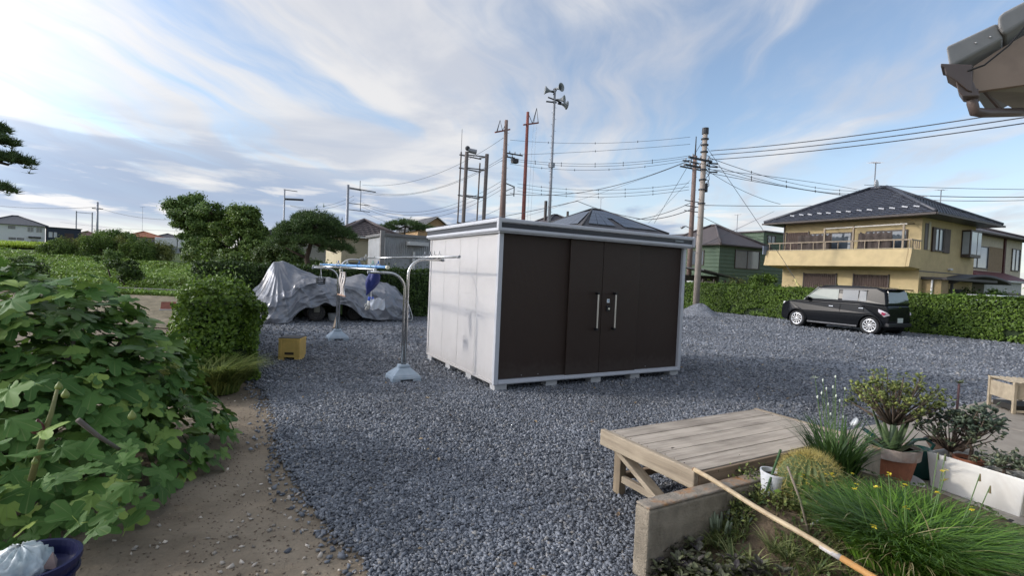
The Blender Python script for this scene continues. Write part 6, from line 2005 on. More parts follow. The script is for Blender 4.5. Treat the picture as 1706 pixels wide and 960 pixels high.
for s_ in (1, -1):
    pane([(0.86, 1.12), (0.70, 1.29), (0.50, 1.455), (0.30, 1.485), (-0.26, 1.49), (-0.26, 1.12)], gl_f, s_=s_)
    pane([(-0.40, 1.12), (-0.40, 1.49), (-0.92, 1.485), (-0.92, 1.12)], gl_r, s_=s_)
    pane([(-0.955, 1.12), (-0.955, 1.485), (-1.17, 1.465), (-1.19, 1.12)], gl_r, s_=s_)
    pane([(0.34, 1.512), (-1.18, 1.507), (-1.20, 1.49), (0.32, 1.494)], mat('visor_grey', (0.10, 0.105, 0.11), rough=0.25), 'rain_visor', s_, 0.03)
    for x0 in (-0.30, -1.14):
        dr = MB().box(x0 - 0.002 if x0 == -1.14 else -0.36, x0 + 0.004 if x0 == -1.14 else -0.352, s_ * 0.832 - 0.003, s_ * 0.832 + 0.003, 0.30, 1.0).build('door_gap', mat('gap_black', (0.002, 0.002, 0.002), rough=0.9), body)
    for x0 in (0.02, -0.98):
        MB().box(x0 - 0.16, x0, s_ * 0.83 - 0.02, s_ * 0.83 + 0.02, 0.855, 0.885).build('door_handle', mat('chrome', (0.75, 0.76, 0.78), rough=0.12, metal=1.0), body, bevel=0.01)
    MB().box(-0.95, 0.80, s_ * 0.80 - 0.03, s_ * 0.80 + 0.035, 0.215, 0.27).build('side_skirt', mat('skirt_grey', (0.10, 0.10, 0.105), rough=0.4), body, bevel=0.015)
    MB().box(0.72, 0.84, s_ * 0.86 - 0.085, s_ * 0.86 + 0.085, 1.05, 1.17).build('mirror', paint, car, bevel=0.035, segs=3)
    # tail lamp and head lamp
    tl = MB().add([(-1.60, s_ * 0.838, 0.89), (-1.86, s_ * 0.795, 0.78), (-1.90, s_ * 0.70, 0.70), (-1.78, s_ * 0.83, 0.64), (-1.60, s_ * 0.845, 0.80)], [(0, 1, 2, 3, 4)])
    o = tl.build('tail_lamp', mat('lamp_clear', (0.62, 0.56, 0.58), rough=0.15, spec=0.8), car); so = o.modifiers.new('thick', 'SOLIDIFY'); so.thickness = 0.03; so.offset = 0
    tr_ = MB().add([(-1.72, s_ * 0.853, 0.80), (-1.83, s_ * 0.823, 0.755), (-1.78, s_ * 0.845, 0.68), (-1.70, s_ * 0.858, 0.72)], [(0, 1, 2, 3)])
    o2 = tr_.build('red_lens', mat('lamp_red', (0.30, 0.02, 0.06), rough=0.15, spec=0.8), o); so = o2.modifiers.new('thick', 'SOLIDIFY'); so.thickness = 0.012; so.offset = 0
    hl = MB().box(1.68, 1.83, s_ * 0.64 - 0.09, s_ * 0.64 + 0.09, 0.80, 0.93).build('headlamp', mat('lamp_white', (0.8, 0.8, 0.76), rough=0.1, spec=0.8), car, bevel=0.03)
    for cx in (FX, RX):
        # flare round each arch
        pts_ = [(cx + 0.372 * math.cos(a), s_ * 0.838, 0.30 + 0.372 * math.sin(a)) for a in np.linspace(-0.1, math.pi + 0.1, 18)]
        MB().tube(pts_, 0.022, 8).build('wheel_arch', paint, car, smooth=True)
        MB().lathe([(0.001, -0.2), (0.36, -0.2), (0.36, 0.0)], 24, (cx, s_ * 0.6, 0.30), ax='y').build('arch_liner', MATS['gap_black'], car)
        tyre = MB().lathe([(0.205, -0.085), (0.25, -0.098), (0.290, -0.09), (0.305, -0.06), (0.305, 0.06), (0.290, 0.09), (0.25, 0.098), (0.205, 0.085)], 36, ax='y').build('wheel', mat('car_tyre', (0.022, 0.022, 0.023), rough=0.8), car, smooth=True)
        tyre.location = (cx, s_ * 0.745, WR)
        MB().lathe([(0.001, s_ * 0.03), (0.195, s_ * 0.02), (0.203, s_ * 0.04)], 28, ax='y').build('rim_dish', mat('rim_dark', (0.045, 0.045, 0.05), rough=0.5), tyre)
        MB().lathe([(0.196, s_ * 0.05), (0.222, s_ * 0.088), (0.216, s_ * 0.097), (0.19, s_ * 0.092), (0.185, s_ * 0.06)], 36, ax='y', closed=True).build('rim', mat('alloy', (0.72, 0.72, 0.73), rough=0.25, metal=0.75), tyre, smooth=True)
        MB().lathe([(0.001, s_ * 0.098), (0.03, s_ * 0.097), (0.045, s_ * 0.08), (0.045, s_ * 0.03)], 16, ax='y').build('hub_cap', MATS['alloy'], tyre, smooth=True)
        for k_ in range(10):
            a = 2 * math.pi * k_ / 10; tw = 0.42
            c0, s0 = math.cos(a), math.sin(a); c1, s1 = math.cos(a + tw), math.sin(a + tw)
            def q_(r, aa, w):
                return (r * math.cos(aa + w / r), s_ * 0.088, r * math.sin(aa + w / r))
            b_ = MB(); P_ = [q_(0.04, a, -0.013), q_(0.04, a, 0.013), q_(0.12, a + tw * 0.5, 0.020), q_(0.192, a + tw, 0.027), q_(0.192, a + tw, -0.027), q_(0.12, a + tw * 0.5, -0.020)]
            b_.add(P_ + [(p[0], p[1] - s_ * 0.03, p[2]) for p in P_], [(0, 1, 2, 5), (5, 2, 3, 4), (0, 6, 7, 1), (1, 7, 8, 2), (2, 8, 9, 3), (4, 10, 11, 5), (5, 11, 6, 0)])
            b_.build('spoke', MATS['alloy'], tyre)
# windscreen, rear glass, spoiler, plate, grille
b = MB().add([(0.52, -0.66, 1.54), (0.52, 0.66, 1.54), (0.99, 0.76, 1.045), (0.99, -0.76, 1.045)], [(0, 1, 2, 3)])
o = b.build('windscreen', gl_f, cabin); so = o.modifiers.new('thick', 'SOLIDIFY'); so.thickness = 0.03; so.offset = 0.4
b = MB().add([(-1.755, -0.62, 1.50), (-1.755, 0.62, 1.50), (-1.835, 0.70, 1.10), (-1.835, -0.70, 1.10)], [(0, 1, 2, 3)])
o = b.build('rear_window', gl_r, cabin); so = o.modifiers.new('thick', 'SOLIDIFY'); so.thickness = 0.03; so.offset = -0.4
MB().frus((-1.98, -1.45, -0.62, 0.62), 1.545, (-2.0, -1.45, -0.60, 0.60), 1.585).build('spoiler', paint, cabin, bevel=0.012)
MB().box(-1.91, -1.89, -0.17, 0.17, 0.44, 0.60).build('number_plate', mat('plate_white', (0.62, 0.66, 0.60), rough=0.5), car)
MB().box(-1.93, -1.80, -0.78, 0.78, 0.30, 0.42).build('rear_bumper_lip', trim, car, bevel=0.03)
MB().box(1.86, 1.90, -0.5, 0.5, 0.36, 0.56).build('grille', trim, car, bevel=0.01)
MB().box(-1.875, -1.85, -0.08, 0.08, 0.95, 0.99).build('tailgate_badge', MATS['chrome'], car)
MB().box(-1.7, 1.7, -0.6, 0.6, 0.17, 0.30).build('underbody', MATS['gap_black'], car)

# ================================================================ HOUSES
framem = mat('window_frame_dark', (0.06, 0.045, 0.038), rough=0.5)
framew = mat('window_frame_pale', (0.45, 0.44, 0.42), rough=0.5)
gls = glass('house_glass', (0.10, 0.12, 0.14), 0.06)
gls2 = glass('house_glass_pale', (0.34, 0.38, 0.42), 0.10)


def face_box(mb_, w, d, face, a0, a1, z0, z1, o0, o1):
    """box on a wall face, from offset o0 to o1 outward"""
    if face == 'S':
        mb_.box(a0, a1, -o1, -o0, z0, z1)
    elif face == 'W':
        mb_.box(-o1, -o0, a0, a1, z0, z1)
    elif face == 'E':
        mb_.box(w + o0, w + o1, a0, a1, z0, z1)
    return mb_


def add_window(t, w, d, win):
    face, a0, a1, z0, z1, kind = win
    fm = framew if 'pale' in kind else framem
    gm_ = gls2 if 'sky' in kind else gls
    if kind.startswith('shut'):
        fr = face_box(MB(), w, d, face, a0, a1, z0, z1, -0.01, 0.035).build('shutter', mat('shutter_brown', (0.065, 0.042, 0.034), rough=0.6, var=0.2, scale=5, stripe=(1, 0.11, 0.012)), t)
        for e in ((a0 - 0.05, a0), (a1, a1 + 0.05)):
            face_box(MB(), w, d, face, e[0], e[1], z0 - 0.04, z1 + 0.04, -0.01, 0.06).build('frame', fm, fr)
        return
    f_ = MB()
    face_box(f_, w, d, face, a0 - 0.06, a0, z0 - 0.06, z1 + 0.06, -0.02, 0.06)
    face_box(f_, w, d, face, a1, a1 + 0.06, z0 - 0.06, z1 + 0.06, -0.02, 0.06)
    face_box(f_, w, d, face, a0, a1, z1, z1 + 0.06, -0.02, 0.055)
    face_box(f_, w, d, face, a0, a1, z0 - 0.06, z0, -0.02, 0.075)
    mid = (a0 + a1) / 2
    if a1 - a0 > 0.7:
        face_box(f_, w, d, face, mid - 0.025, mid + 0.025, z0, z1, -0.02, 0.045)
    fo = f_.build('window', fm, t)
    for q0, q1 in (((a0, mid - 0.025), (mid + 0.025, a1)) if a1 - a0 > 0.7 else ((a0, a1),)):
        face_box(MB(), w, d, face, q0 + 0.002, q1 - 0.002, z0 + 0.002, z1 - 0.002, -0.01, 0.015).build('pane', gm_, fo)


def tile_face(b, e0, e1, r1, r0, nrow, tw, lift=0.045, wave=0.035):
    """courses of wavy tiles between eave edge e0-e1 and ridge edge r0-r1"""
    e0, e1, r0, r1 = map(Vector, (e0, e1, r0, r1))
    nrm = (e1 - e0).cross(r0 - e0)
    if nrm.length < 1e-6:
        nrm = (e1 - e0).cross(r1 - e0)
    nrm.normalize()
    if nrm.z < 0:
        nrm = -nrm
    ax = (e1 - e0).normalized()
    for i in range(nrow):
        t0, t1 = i / nrow, (i + 1) / nrow
        la, lb = e0.lerp(r0, t0), e1.lerp(r1, t0)
        ua, ub = e0.lerp(r0, t1), e1.lerp(r1, t1)
        L_ = (lb - la).length
        nc = max(2, int(L_ / tw * 4))
        lo, up_, un = [], [], []
        for j in range(nc + 1):
            s_ = j / nc
            p, q = la.lerp(lb, s_), ua.lerp(ub, s_)
            ph = (p - e0).dot(ax) / tw * 2 * math.pi; ph2 = (q - e0).dot(ax) / tw * 2 * math.pi
            lo.append(p + nrm * (lift + wave * math.sin(ph) * 0.5)); up_.append(q + nrm * (0.008 + wave * math.sin(ph2) * 0.5)); un.append(p + nrm * 0.0)
        b.grid([un, lo, up_])


def hip_roof(t, w, d, h, rh, ov, rm, tiles=None, fascia=None, soffit=None, ridge_m=None, thick=0.10, axis=None):
    x0, x1, y0, y1 = -ov, w + ov, -ov, d + ov
    W2, D2 = x1 - x0, y1 - y0
    long_x = (W2 >= D2) if axis is None else axis == 'x'
    if long_x:
        r0, r1 = (x0 + D2 / 2, (y0 + y1) / 2, h + rh), (x1 - D2 / 2, (y0 + y1) / 2, h + rh)
        if r0[0] > r1[0]:
            r0 = r1 = ((x0 + x1) / 2, (y0 + y1) / 2, h + rh)
    else:
        r0, r1 = ((x0 + x1) / 2, y0 + W2 / 2, h + rh), ((x0 + x1) / 2, y1 - W2 / 2, h + rh)
    b = MB()
    E_ = [(x0, y0, h), (x1, y0, h), (x1, y1, h), (x0, y1, h)]
    L_ = [(p[0], p[1], h - thick) for p in E_]
    if long_x:
        b.add(E_ + [r0, r1] + L_, [(0, 1, 5, 4), (1, 2, 5), (2, 3, 4, 5), (3, 0, 4), (9, 8, 7, 6), (0, 6, 7, 1), (1, 7, 8, 2), (2, 8, 9, 3), (3, 9, 6, 0)])
    else:
        b.add(E_ + [r0, r1] + L_, [(0, 1, 4), (1, 2, 5, 4), (2, 3, 5), (3, 0, 4, 5), (9, 8, 7, 6), (0, 6, 7, 1), (1, 7, 8, 2), (2, 8, 9, 3), (3, 9, 6, 0)])
    ro = b.build('roof', rm, t)
    if tiles:
        nrow, tw = tiles
        tb = MB()
        if long_x:
            tile_face(tb, E_[0], E_[1], r1, r0, nrow, tw); tile_face(tb, E_[3], E_[0], r0, r0, nrow, tw); tile_face(tb, E_[1], E_[2], r1, r1, nrow, tw)
        else:
            tile_face(tb, E_[0], E_[1], r0, r0, nrow, tw); tile_face(tb, E_[3], E_[0], r0, r1, nrow, tw); tile_face(tb, E_[1], E_[2], r1, r0, nrow, tw)
        tb.build('roof_tiles', rm, ro, fix=False)['kind'] = 'stuff'
    rb = ridge_m or rm
    hips = [(E_[0], r0), (E_[1], r1 if long_x else r0), (E_[2], r1), (E_[3], r0 if long_x else r1), (r0, r1)]
    for p, q in hips:
        if (Vector(p) - Vector(q)).length > 0.1:
            MB().tube([Vector(p) + Vector((0, 0, 0.06)), Vector(q) + Vector((0, 0, 0.08))], 0.09, 8).build('ridge', rb, ro, smooth=True)
    if fascia:
        g_ = MB()
        g_.beam((x0 - 0.06, y0 - 0.06, h - thick * 0.6), (x1 + 0.06, y0 - 0.06, h - thick * 0.6), 0.10, 0.09); g_.beam((x0 - 0.06, y0 - 0.06, h - thick * 0.6), (x0 - 0.06, y1 + 0.06, h - thick * 0.6), 0.10, 0.085)
        g_.build('gutter', fascia, ro)
    return ro


def house(name, label, loc, w, d, h, rh, ov, wm, rm, wins=(), rz=TH, tiles=None, fascia=None, z0=-0.6, axis=None, thick=0.10, roof='hip'):
    t = thing(name, label, 'house', loc, rz)
    MB().box(0, w, 0, d, z0, h - 0.005 if roof == 'hip' else h).build('wall', wm, t)
    if roof == 'hip':
        hip_roof(t, w, d, h, rh, ov, rm, tiles, fascia, axis=axis, thick=thick)
    elif roof == 'gable':           # ridge along y, gable end on S
        b = MB().prism([(-ov, h - ov * rh / (w / 2)), (w / 2, h + rh), (w + ov, h - ov * rh / (w / 2)), (w + ov, h - ov * rh / (w / 2) + 0.12), (w / 2, h + rh + 0.13), (-ov, h - ov * rh / (w / 2) + 0.12)], -ov, d + ov)
        ro = b.build('roof', rm, t)
        MB().prism([(0, h), (w, h), (w / 2, h + rh)], 0.0, 0.08).build('gable_wall', wm, t)
        MB().beam((-ov, -ov - 0.02, h - ov * rh / (w / 2) + 0.03), (w / 2, -ov - 0.02, h + rh + 0.05), 0.05, 0.2, up=(0, 1, 0)).build('verge_board', mat('verge_white', (0.55, 0.54, 0.52)), ro)
        MB().beam((w + ov, -ov - 0.02, h - ov * rh / (w / 2) + 0.03), (w / 2, -ov - 0.02, h + rh + 0.05), 0.05, 0.2, up=(0, 1, 0)).build('verge_board', MATS['verge_white'], ro)
    elif roof == 'flat':
        MB().box(-ov, w + ov, -ov, d + ov, h + 0.001, h + 0.12).build('roof', rm, t)
    for wn in wins:
        add_window(t, w, d, wn)
    return t


tile_blue = mat('tile_blue_grey', (0.042, 0.046, 0.060), rough=0.42, var=0.3, scale=4, spec=0.5, dirt=(0.075, 0.08, 0.09), dirt_amt=0.5, dirt_scale=2)
tile_grey = mat('tile_grey', (0.075, 0.072, 0.075), rough=0.6, var=0.25, scale=4)
roof_brown = mat('roof_brown', (0.095, 0.080, 0.080), rough=0.7, var=0.15, scale=3)
gut = mat('gutter_brown', (0.045, 0.032, 0.028), rough=0.5)
ochre = mat('ochre_render', (0.49, 0.385, 0.21), rough=0.9, var=0.10, scale=2.5, bump=0.004, bscale=60, dirt=(0.36, 0.28, 0.16), dirt_amt=0.55, dirt_scale=0.7)

# ---- ochre two storey house with balcony
yc = Vector((18.99, 23.9, 0)); YW, YD = 5.9, 6.7
yh = house('ochre_house', 'two storey ochre house with long balcony and blue grey tiled roof', yc, YW, YD, 5.10, 1.95, 0.80, ochre, tile_blue,
           [('W', 1.25, 2.80, 0.2, 2.25, 'shut'), ('W', 3.70, 5.40, 0.2, 2.25, 'shut'),
            ('S', 1.35, 2.15, 3.55, 4.55, 'win sky'), ('W', 5.3, 6.55, 2.9, 4.55, 'shut')], tiles=(15, 0.30), fascia=gut)
# upper dark openings with netting behind the balcony
netm = mat('brown_net', (0.060, 0.046, 0.040), rough=0.85, var=0.3, scale=3, bump=0.02, bscale=5)
for a0, a1 in ((0.55, 2.35), (3.0, 4.05), (4.1, 5.2)):
    o = MB().box(-0.06, 0.02, a0, a1, 2.75, 4.45).build('window', framem, yh)
    MB().box(-0.075, -0.061, a0 + 0.06, a1 - 0.06, 2.8, 4.38).build('pane', gls, o)
for a0, a1 in ((0.8, 2.3), (3.6, 5.35)):
    rows_ = [[(-0.92 + 0.06 * math.sin(i * 1.3 + j * 0.4), a0 + (a1 - a0) * i / 20, 4.28 + 0.05 * math.sin(i * 2.2) * (j == 0) - 1.15 * j / 8) for i in range(21)] for j in range(9)]
    o = MB().grid(rows_).build('sun_net', netm, yh, smooth=True); so = o.modifiers.new('thick', 'SOLIDIFY'); so.thickness = 0.01
# balcony parapet: flares outward to the foot
bal = MB()
bx, bl0, bl1 = -1.02, 0.05, YD + 0.25
par = [(bx, 3.46), (bx - 0.22, 2.62), (0.02, 2.50), (0.02, 2.62), (bx + 0.02, 2.74), (bx + 0.14, 3.46)]
bal.prism(par, bl0, bl1, ax='y')
bo = bal.build('balcony', ochre, yh, bevel=0.02)
MB().prism([(0.0, 3.46), (0.0, 2.56), (bx - 0.21, 2.63), (bx + 0.005, 3.46)], bl0 - 0.14, bl0 - 0.002, ax='y').build('balcony_end', ochre, bo, bevel=0.01)
MB().prism([(0.0, 3.46), (0.0, 2.56), (bx - 0.21, 2.63), (bx + 0.005, 3.46)], bl1 + 0.002, bl1 + 0.14, ax='y').build('balcony_end', ochre, bo, bevel=0.01)
MB().box(bx - 0.02, bx + 0.16, bl0 - 0.14, bl1 + 0.14, 3.462, 3.50).build('coping', mat('coping_pale', (0.42, 0.36, 0.24)), bo, bevel=0.01)
railm = mat('rail_bronze', (0.17, 0.135, 0.095), rough=0.4, metal=0.3)
rl = MB().box(bx + 0.03, bx + 0.09, bl0 - 0.1, bl1 + 0.1, 3.86, 3.92).build('handrail', railm, yh)
for k_ in range(12):
    y = bl0 + (bl1 - bl0) * k_ / 11
    MB().box(bx + 0.04, bx + 0.08, y - 0.02, y + 0.02, 3.50, 3.86).build('baluster', railm, rl)
MB().box(bx + 0.06, 0.0, bl0 - 0.1, bl0 - 0.04, 3.86, 3.91).build('handrail', railm, yh)
for k_ in range(4):
    MB().box(bx + 0.2 + 0.2 * k_, bx + 0.23 + 0.2 * k_, bl0 - 0.09, bl0 - 0.05, 3.50, 3.86).build('baluster', railm, rl)
for y in (0.28, 2.45, 3.85):
    MB().box(bx + 0.03, bx + 0.11, y, y + 0.08, 3.50, 4.62).build('post', railm, yh)
MB().beam((bx + 0.07, 0.2, 4.62), (bx + 0.07, 3.95, 4.58), 0.05, 0.05).build('top_bar', mat('bar_pale', (0.50, 0.47, 0.42)), yh)
for y in (0.32, 3.9):
    MB().beam((bx + 0.07, y, 4.6), (0.0, y, 4.72), 0.04, 0.05).build('arm', railm, yh)
# arched nook at the corner, shutters and bay on the end wall
MB().box(0.62, 0.80, -0.05, 0.02, 3.5, 4.85).build('arch_frame', mat('arch_cream', (0.5, 0.45, 0.33)), yh, bevel=0.02)
MB().box(0.30, 0.61, -0.02, 0.02, 3.5, 4.75).build('arch_recess', framem, yh)
MB().box(2.22, 2.85, -0.07, -0.0, 3.45, 4.62).build('shutter', MATS['shutter_brown'], yh, bevel=0.01)
MB().box(1.0, 1.28, -0.07, -0.0, 3.45, 4.62).build('shutter', MATS['shutter_brown'], yh, bevel=0.01)
bay = MB().box(4.25, 5.55, -0.38, 0.0, 3.35, 4.72).build('bay_window', framem, yh, bevel=0.01)
for x0, x1 in ((4.33, 4.95), (5.05, 5.47)):
    MB().box(x0, x1, -0.395, -0.378, 3.5, 4.62).build('pane', gls2, bay)
MB().box(4.235, 4.252, -0.33, -0.06, 3.5, 4.62).build('pane', gls2, bay)
# ground floor entry in shade, white downpipe, pale lamp
MB().box(1.15, 2.3, -0.03, 0.02, 0.0, 2.05).build('door', mat('door_dark', (0.03, 0.024, 0.022), rough=0.6), yh)
MB().box(3.2, 5.0, -0.05, 0.02, 0.6, 1.7).build('lattice_panel', mat('lattice_dark', (0.035, 0.028, 0.025), rough=0.7), yh)
MB().tube([(0.55, -0.35, 2.2), (0.32, -0.42, 2.14), (0.28, -0.42, 1.95), (0.28, -0.42, -0.1)], 0.045, 8).build('downpipe', mat('pipe_white', (0.58, 0.57, 0.55)), yh, smooth=True)
MB().box(2.9, 3.2, -0.14, 0.0, 2.62, 2.72).build('wall_lamp', MATS['pipe_white'], yh, bevel=0.03)
MB().box(-0.02, YW + 0.02, -0.012, 0.0, 2.45, 2.50).build('string_course', gut, yh)
MB().box(0.2, YW, -1.0, -0.002, 2.10, 2.22).build('porch_roof', mat('porch_dark', (0.035, 0.03, 0.028), rough=0.6), yh)
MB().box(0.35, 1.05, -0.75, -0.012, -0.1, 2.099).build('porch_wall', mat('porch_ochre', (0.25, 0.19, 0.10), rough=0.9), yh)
MB().box(-0.05, 0.05, YD - 0.02, YD + 0.04, 2.6, 5.0).build('downpipe', gut, yh)
# snow guards along the front slope
sg = mat('snow_guard', (0.20, 0.21, 0.23), rough=0.35, metal=0.5)
for k_ in range(13):
    y = 0.2 + k_ * 0.50
    p = Vector((-0.80, y, 5.10)).lerp(Vector((YW / 2, y, 5.10 + 1.95 * 1.0)), 0.17 + 0.012 * (k_ % 2))
    MB().beam(p + Vector((0, -0.12, 0.05)), p + Vector((0, 0.12, 0.10)), 0.05, 0.06).build('snow_guard', sg, yh)
# blue panel on the far corner of the balcony
o = MB().box(bx - 0.3, bx + 0.2, bl1 + 0.15, bl1 + 0.18, 3.25, 3.75).build('balcony_panel', mat('panel_blue', (0.22, 0.27, 0.36), rough=0.4), yh)


def antenna(label, p, h, size=0.6, dish=False):
    t = thing('roof_antenna', label, 'antenna', p, 0.6, None)
    am = mat('antenna_grey', (0.22, 0.23, 0.25), rough=0.4, metal=0.5)
    MB().tube([(0, 0, 0), (0, 0, h)], 0.028, 6).build('mast', am, t)
    MB().tube([(-size, 0, h - 0.1), (size, 0, h + 0.05)], 0.02, 5).build('boom', am, t)
    for k_ in range(6):
        x = -size + 2 * size * k_ / 5.5; z = h - 0.1 + 0.15 * k_ / 5.5
        MB().tube([(x, -0.22, z), (x, 0.22, z)], 0.012, 4).build('element', am, t)
    if dish:
        MB().sphere((0.0, -0.1, 0.35), 0.24, 14, 8, (1, 0.25, 1)).build('dish', mat('dish_white', (0.6, 0.6, 0.6)), t, smooth=True)
    return t


ridge_y = yc + U2 * (YW / 2) + V2 * (YD / 2) + Vector((0, 0, 7.0))
antenna('television aerial with a white dish on the ochre house ridge', ridge_y + V2 * 0.2, 1.55, 0.6, True)

# ---- green house with brown roof
gc = at(1196, 470, 40).xy.to_3d()
grn = mat('green_cladding', (0.085, 0.125, 0.080), rough=0.7, var=0.12, scale=2, stripe=(2, 0.3, 0.01))
house('green_house', 'dull green two storey house with brown hipped roof', gc, 5.6, 6.0, 4.52, 1.8, 0.35, grn, roof_brown,
      [('S', 1.9, 4.9, 2.75, 4.15, 'win'), ('W', 1.5, 3.0, 2.9, 4.0, 'win')], fascia=gut)
house('green_annex', 'small green flat roofed upper block behind the green house', at(1268, 470, 45).xy.to_3d(), 3.0, 3, 6.1, 0.2, 0.15, grn, roof_brown, [('S', 0.6, 1.6, 5.2, 5.8, 'win')], roof='flat')
o = thing('lean_to_roof', 'sloping dark tin lean-to in front of the green house', 'lean-to', at(1172, 470, 33.5).xy.to_3d(), TH)
MB().add([(0, 0, 2.35), (4.2, 0, 1.75), (4.2, 2.2, 2.0), (0, 2.2, 2.55), (0, 0, 2.28), (4.2, 0, 1.68), (4.2, 2.2, 1.93), (0, 2.2, 2.48)], [(0, 1, 2, 3), (7, 6, 5, 4), (0, 4, 5, 1), (1, 5, 6, 2), (2, 6, 7, 3), (3, 7, 4, 0)]).build('roof', mat('tin_dark', (0.05, 0.055, 0.06), rough=0.5), o)
for x in (0.3, 1.4, 2.5, 3.9):
    MB().box(x, x + 0.1, 0.3, 0.4, -0.2, 1.7).build('post', gut, o)
MB().box(0.0, 2.3, 0.9, 1.4, -0.2, 1.55).build('white_cabinet', mat('cabinet_white', (0.52, 0.52, 0.50)), o, bevel=0.02)
MB().box(2.35, 3.2, 0.9, 1.4, -0.2, 1.35).build('grey_cabinet', mat('cabinet_grey', (0.33, 0.37, 0.42)), o, bevel=0.02)
MB().box(-0.2, 4.0, 2.0, 2.15, -0.2, 1.95).build('back_wall', mat('backwall_dark', (0.05, 0.045, 0.04)), o)
# ---- dark gabled house beside the pole
house('slate_house', 'dark grey gabled house half hidden behind the concrete pole', at(1150, 470, 44).xy.to_3d(), 2.9, 7, 4.75, 0.9, 0.3, mat('slate_wall', (0.16, 0.165, 0.175), rough=0.8), tile_grey, [('S', 1.5, 2.5, 3.0, 3.9, 'win'), ('S', 0.3, 1.2, 1.0, 2.2, 'win pale sky')], roof='gable')
house('pale_annex', 'pale grey balcony block between the pole and green house', at(1176, 470, 42).xy.to_3d(), 1.3, 1.2, 3.2, 0.1, 0.05, mat('pale_panel', (0.40, 0.42, 0.45), rough=0.7), mat('pale_roof', (0.3, 0.3, 0.32)), [('S', 0.2, 0.55, 2.4, 2.9, 'win'), ('S', 0.75, 1.1, 2.4, 2.9, 'win')], roof='flat')
# ---- solar roofed house behind the shed
sc0 = at(968, 470, 44).xy.to_3d()
sh = house('solar_house', 'house with black solar panels on its low hipped roof behind the shed', sc0, 9.0, 8.0, 5.8, 2.2, 0.6, mat('taupe_wall', (0.20, 0.185, 0.17), rough=0.85), tile_grey, [('S', 2, 4, 3.2, 4.4, 'win'), ('S', 6, 8, 3.2, 4.4, 'win')], fascia=gut, axis='x')
pvm = mat('solar_cell', (0.020, 0.026, 0.042), rough=0.18, var=0.15, scale=3, spec=0.7)


def on_face(e0, e1, r0, r1, s_, t_, lift):
    e0, e1, r0, r1 = map(Vector, (e0, e1, r0, r1))
    p = e0.lerp(e1, s_).lerp(r0.lerp(r1, s_), t_)
    return p + Vector((0, 0, lift))


ov = 0.6
eS = ((-ov, -ov, 5.8), (9 + ov, -ov, 5.8)); rS = ((-ov + 4.6, 4.0, 8.0), (9 + ov - 4.6, 4.0, 8.0))
for i in range(8):
    for j in range(4):
        s0, s1 = 0.06 + i * 0.11, 0.06 + i * 0.11 + 0.105
        t0_, t1_ = 0.10 + j * 0.2, 0.10 + j * 0.2 + 0.19
        if i in (3,) and j < 2:
            continue
        P4 = [on_face(*eS, *rS, s_, t_, 0.12) for s_, t_ in ((s0, t0_), (s1, t0_), (s1, t1_), (s0, t1_))]
        MB().add(P4 + [p - Vector((0, 0, 0.05)) for p in P4], [(0, 1, 2, 3), (7, 6, 5, 4), (0, 4, 5, 1), (1, 5, 6, 2), (2, 6, 7, 3), (3, 7, 4, 0)]).build('solar_panel', pvm, sh)
eW = ((-ov, 8 + ov, 5.8), (-ov, -ov, 5.8)); rW = (rS[0], rS[0])
for i in range(6):
    for j in range(3):
        s0, s1 = 0.10 + i * 0.135, 0.10 + i * 0.135 + 0.128
        t0_, t1_ = 0.10 + j * 0.24, 0.10 + j * 0.24 + 0.23
        P4 = [on_face(*eW, *rW, s_, t_, 0.12) for s_, t_ in ((s0, t0_), (s1, t0_), (s1, t1_), (s0, t1_))]
        MB().add(P4 + [p - Vector((0, 0, 0.05)) for p in P4], [(0, 1, 2, 3), (7, 6, 5, 4), (0, 4, 5, 1), (1, 5, 6, 2), (2, 6, 7, 3), (3, 7, 4, 0)]).build('solar_panel', pvm, sh)
antenna('thin television aerial behind the solar panel roof', sc0 + U2 * 6.6 + V2 * 6 + Vector((0, 0, 7.0)), 2.6, 0.4)
h4 = house('dark_roof_house', 'distant dark roofed house between speaker pole and solar roof', at(908, 470, 56).xy.to_3d(), 5.4, 5, 6.95, 1.5, 0.4, mat('taupe_wall2', (0.22, 0.20, 0.18)), mat('roof_plum', (0.06, 0.052, 0.058), rough=0.6), [('S', 1, 3, 4, 5.4, 'win')])
MB().box(0.9, 1.15, 2.0, 2.25, 7.2, 9.9).build('chimney_pipe', gut, h4)
MB().box(4.0, 4.2, 2.0, 2.2, 7.2, 9.0).build('chimney_pipe', gut, h4)
# ---- small gabled house behind the shed roof
house('peach_gable_house', 'small peach gabled house with white verges behind the shed', at(693, 470, 46).xy.to_3d(), 3.4, 6.5, 5.15, 1.15, 0.25, mat('peach_wall', (0.46, 0.30, 0.16), rough=0.85), tile_grey, [('S', 1.0, 2.4, 3.0, 4.2, 'win')], roof='gable')
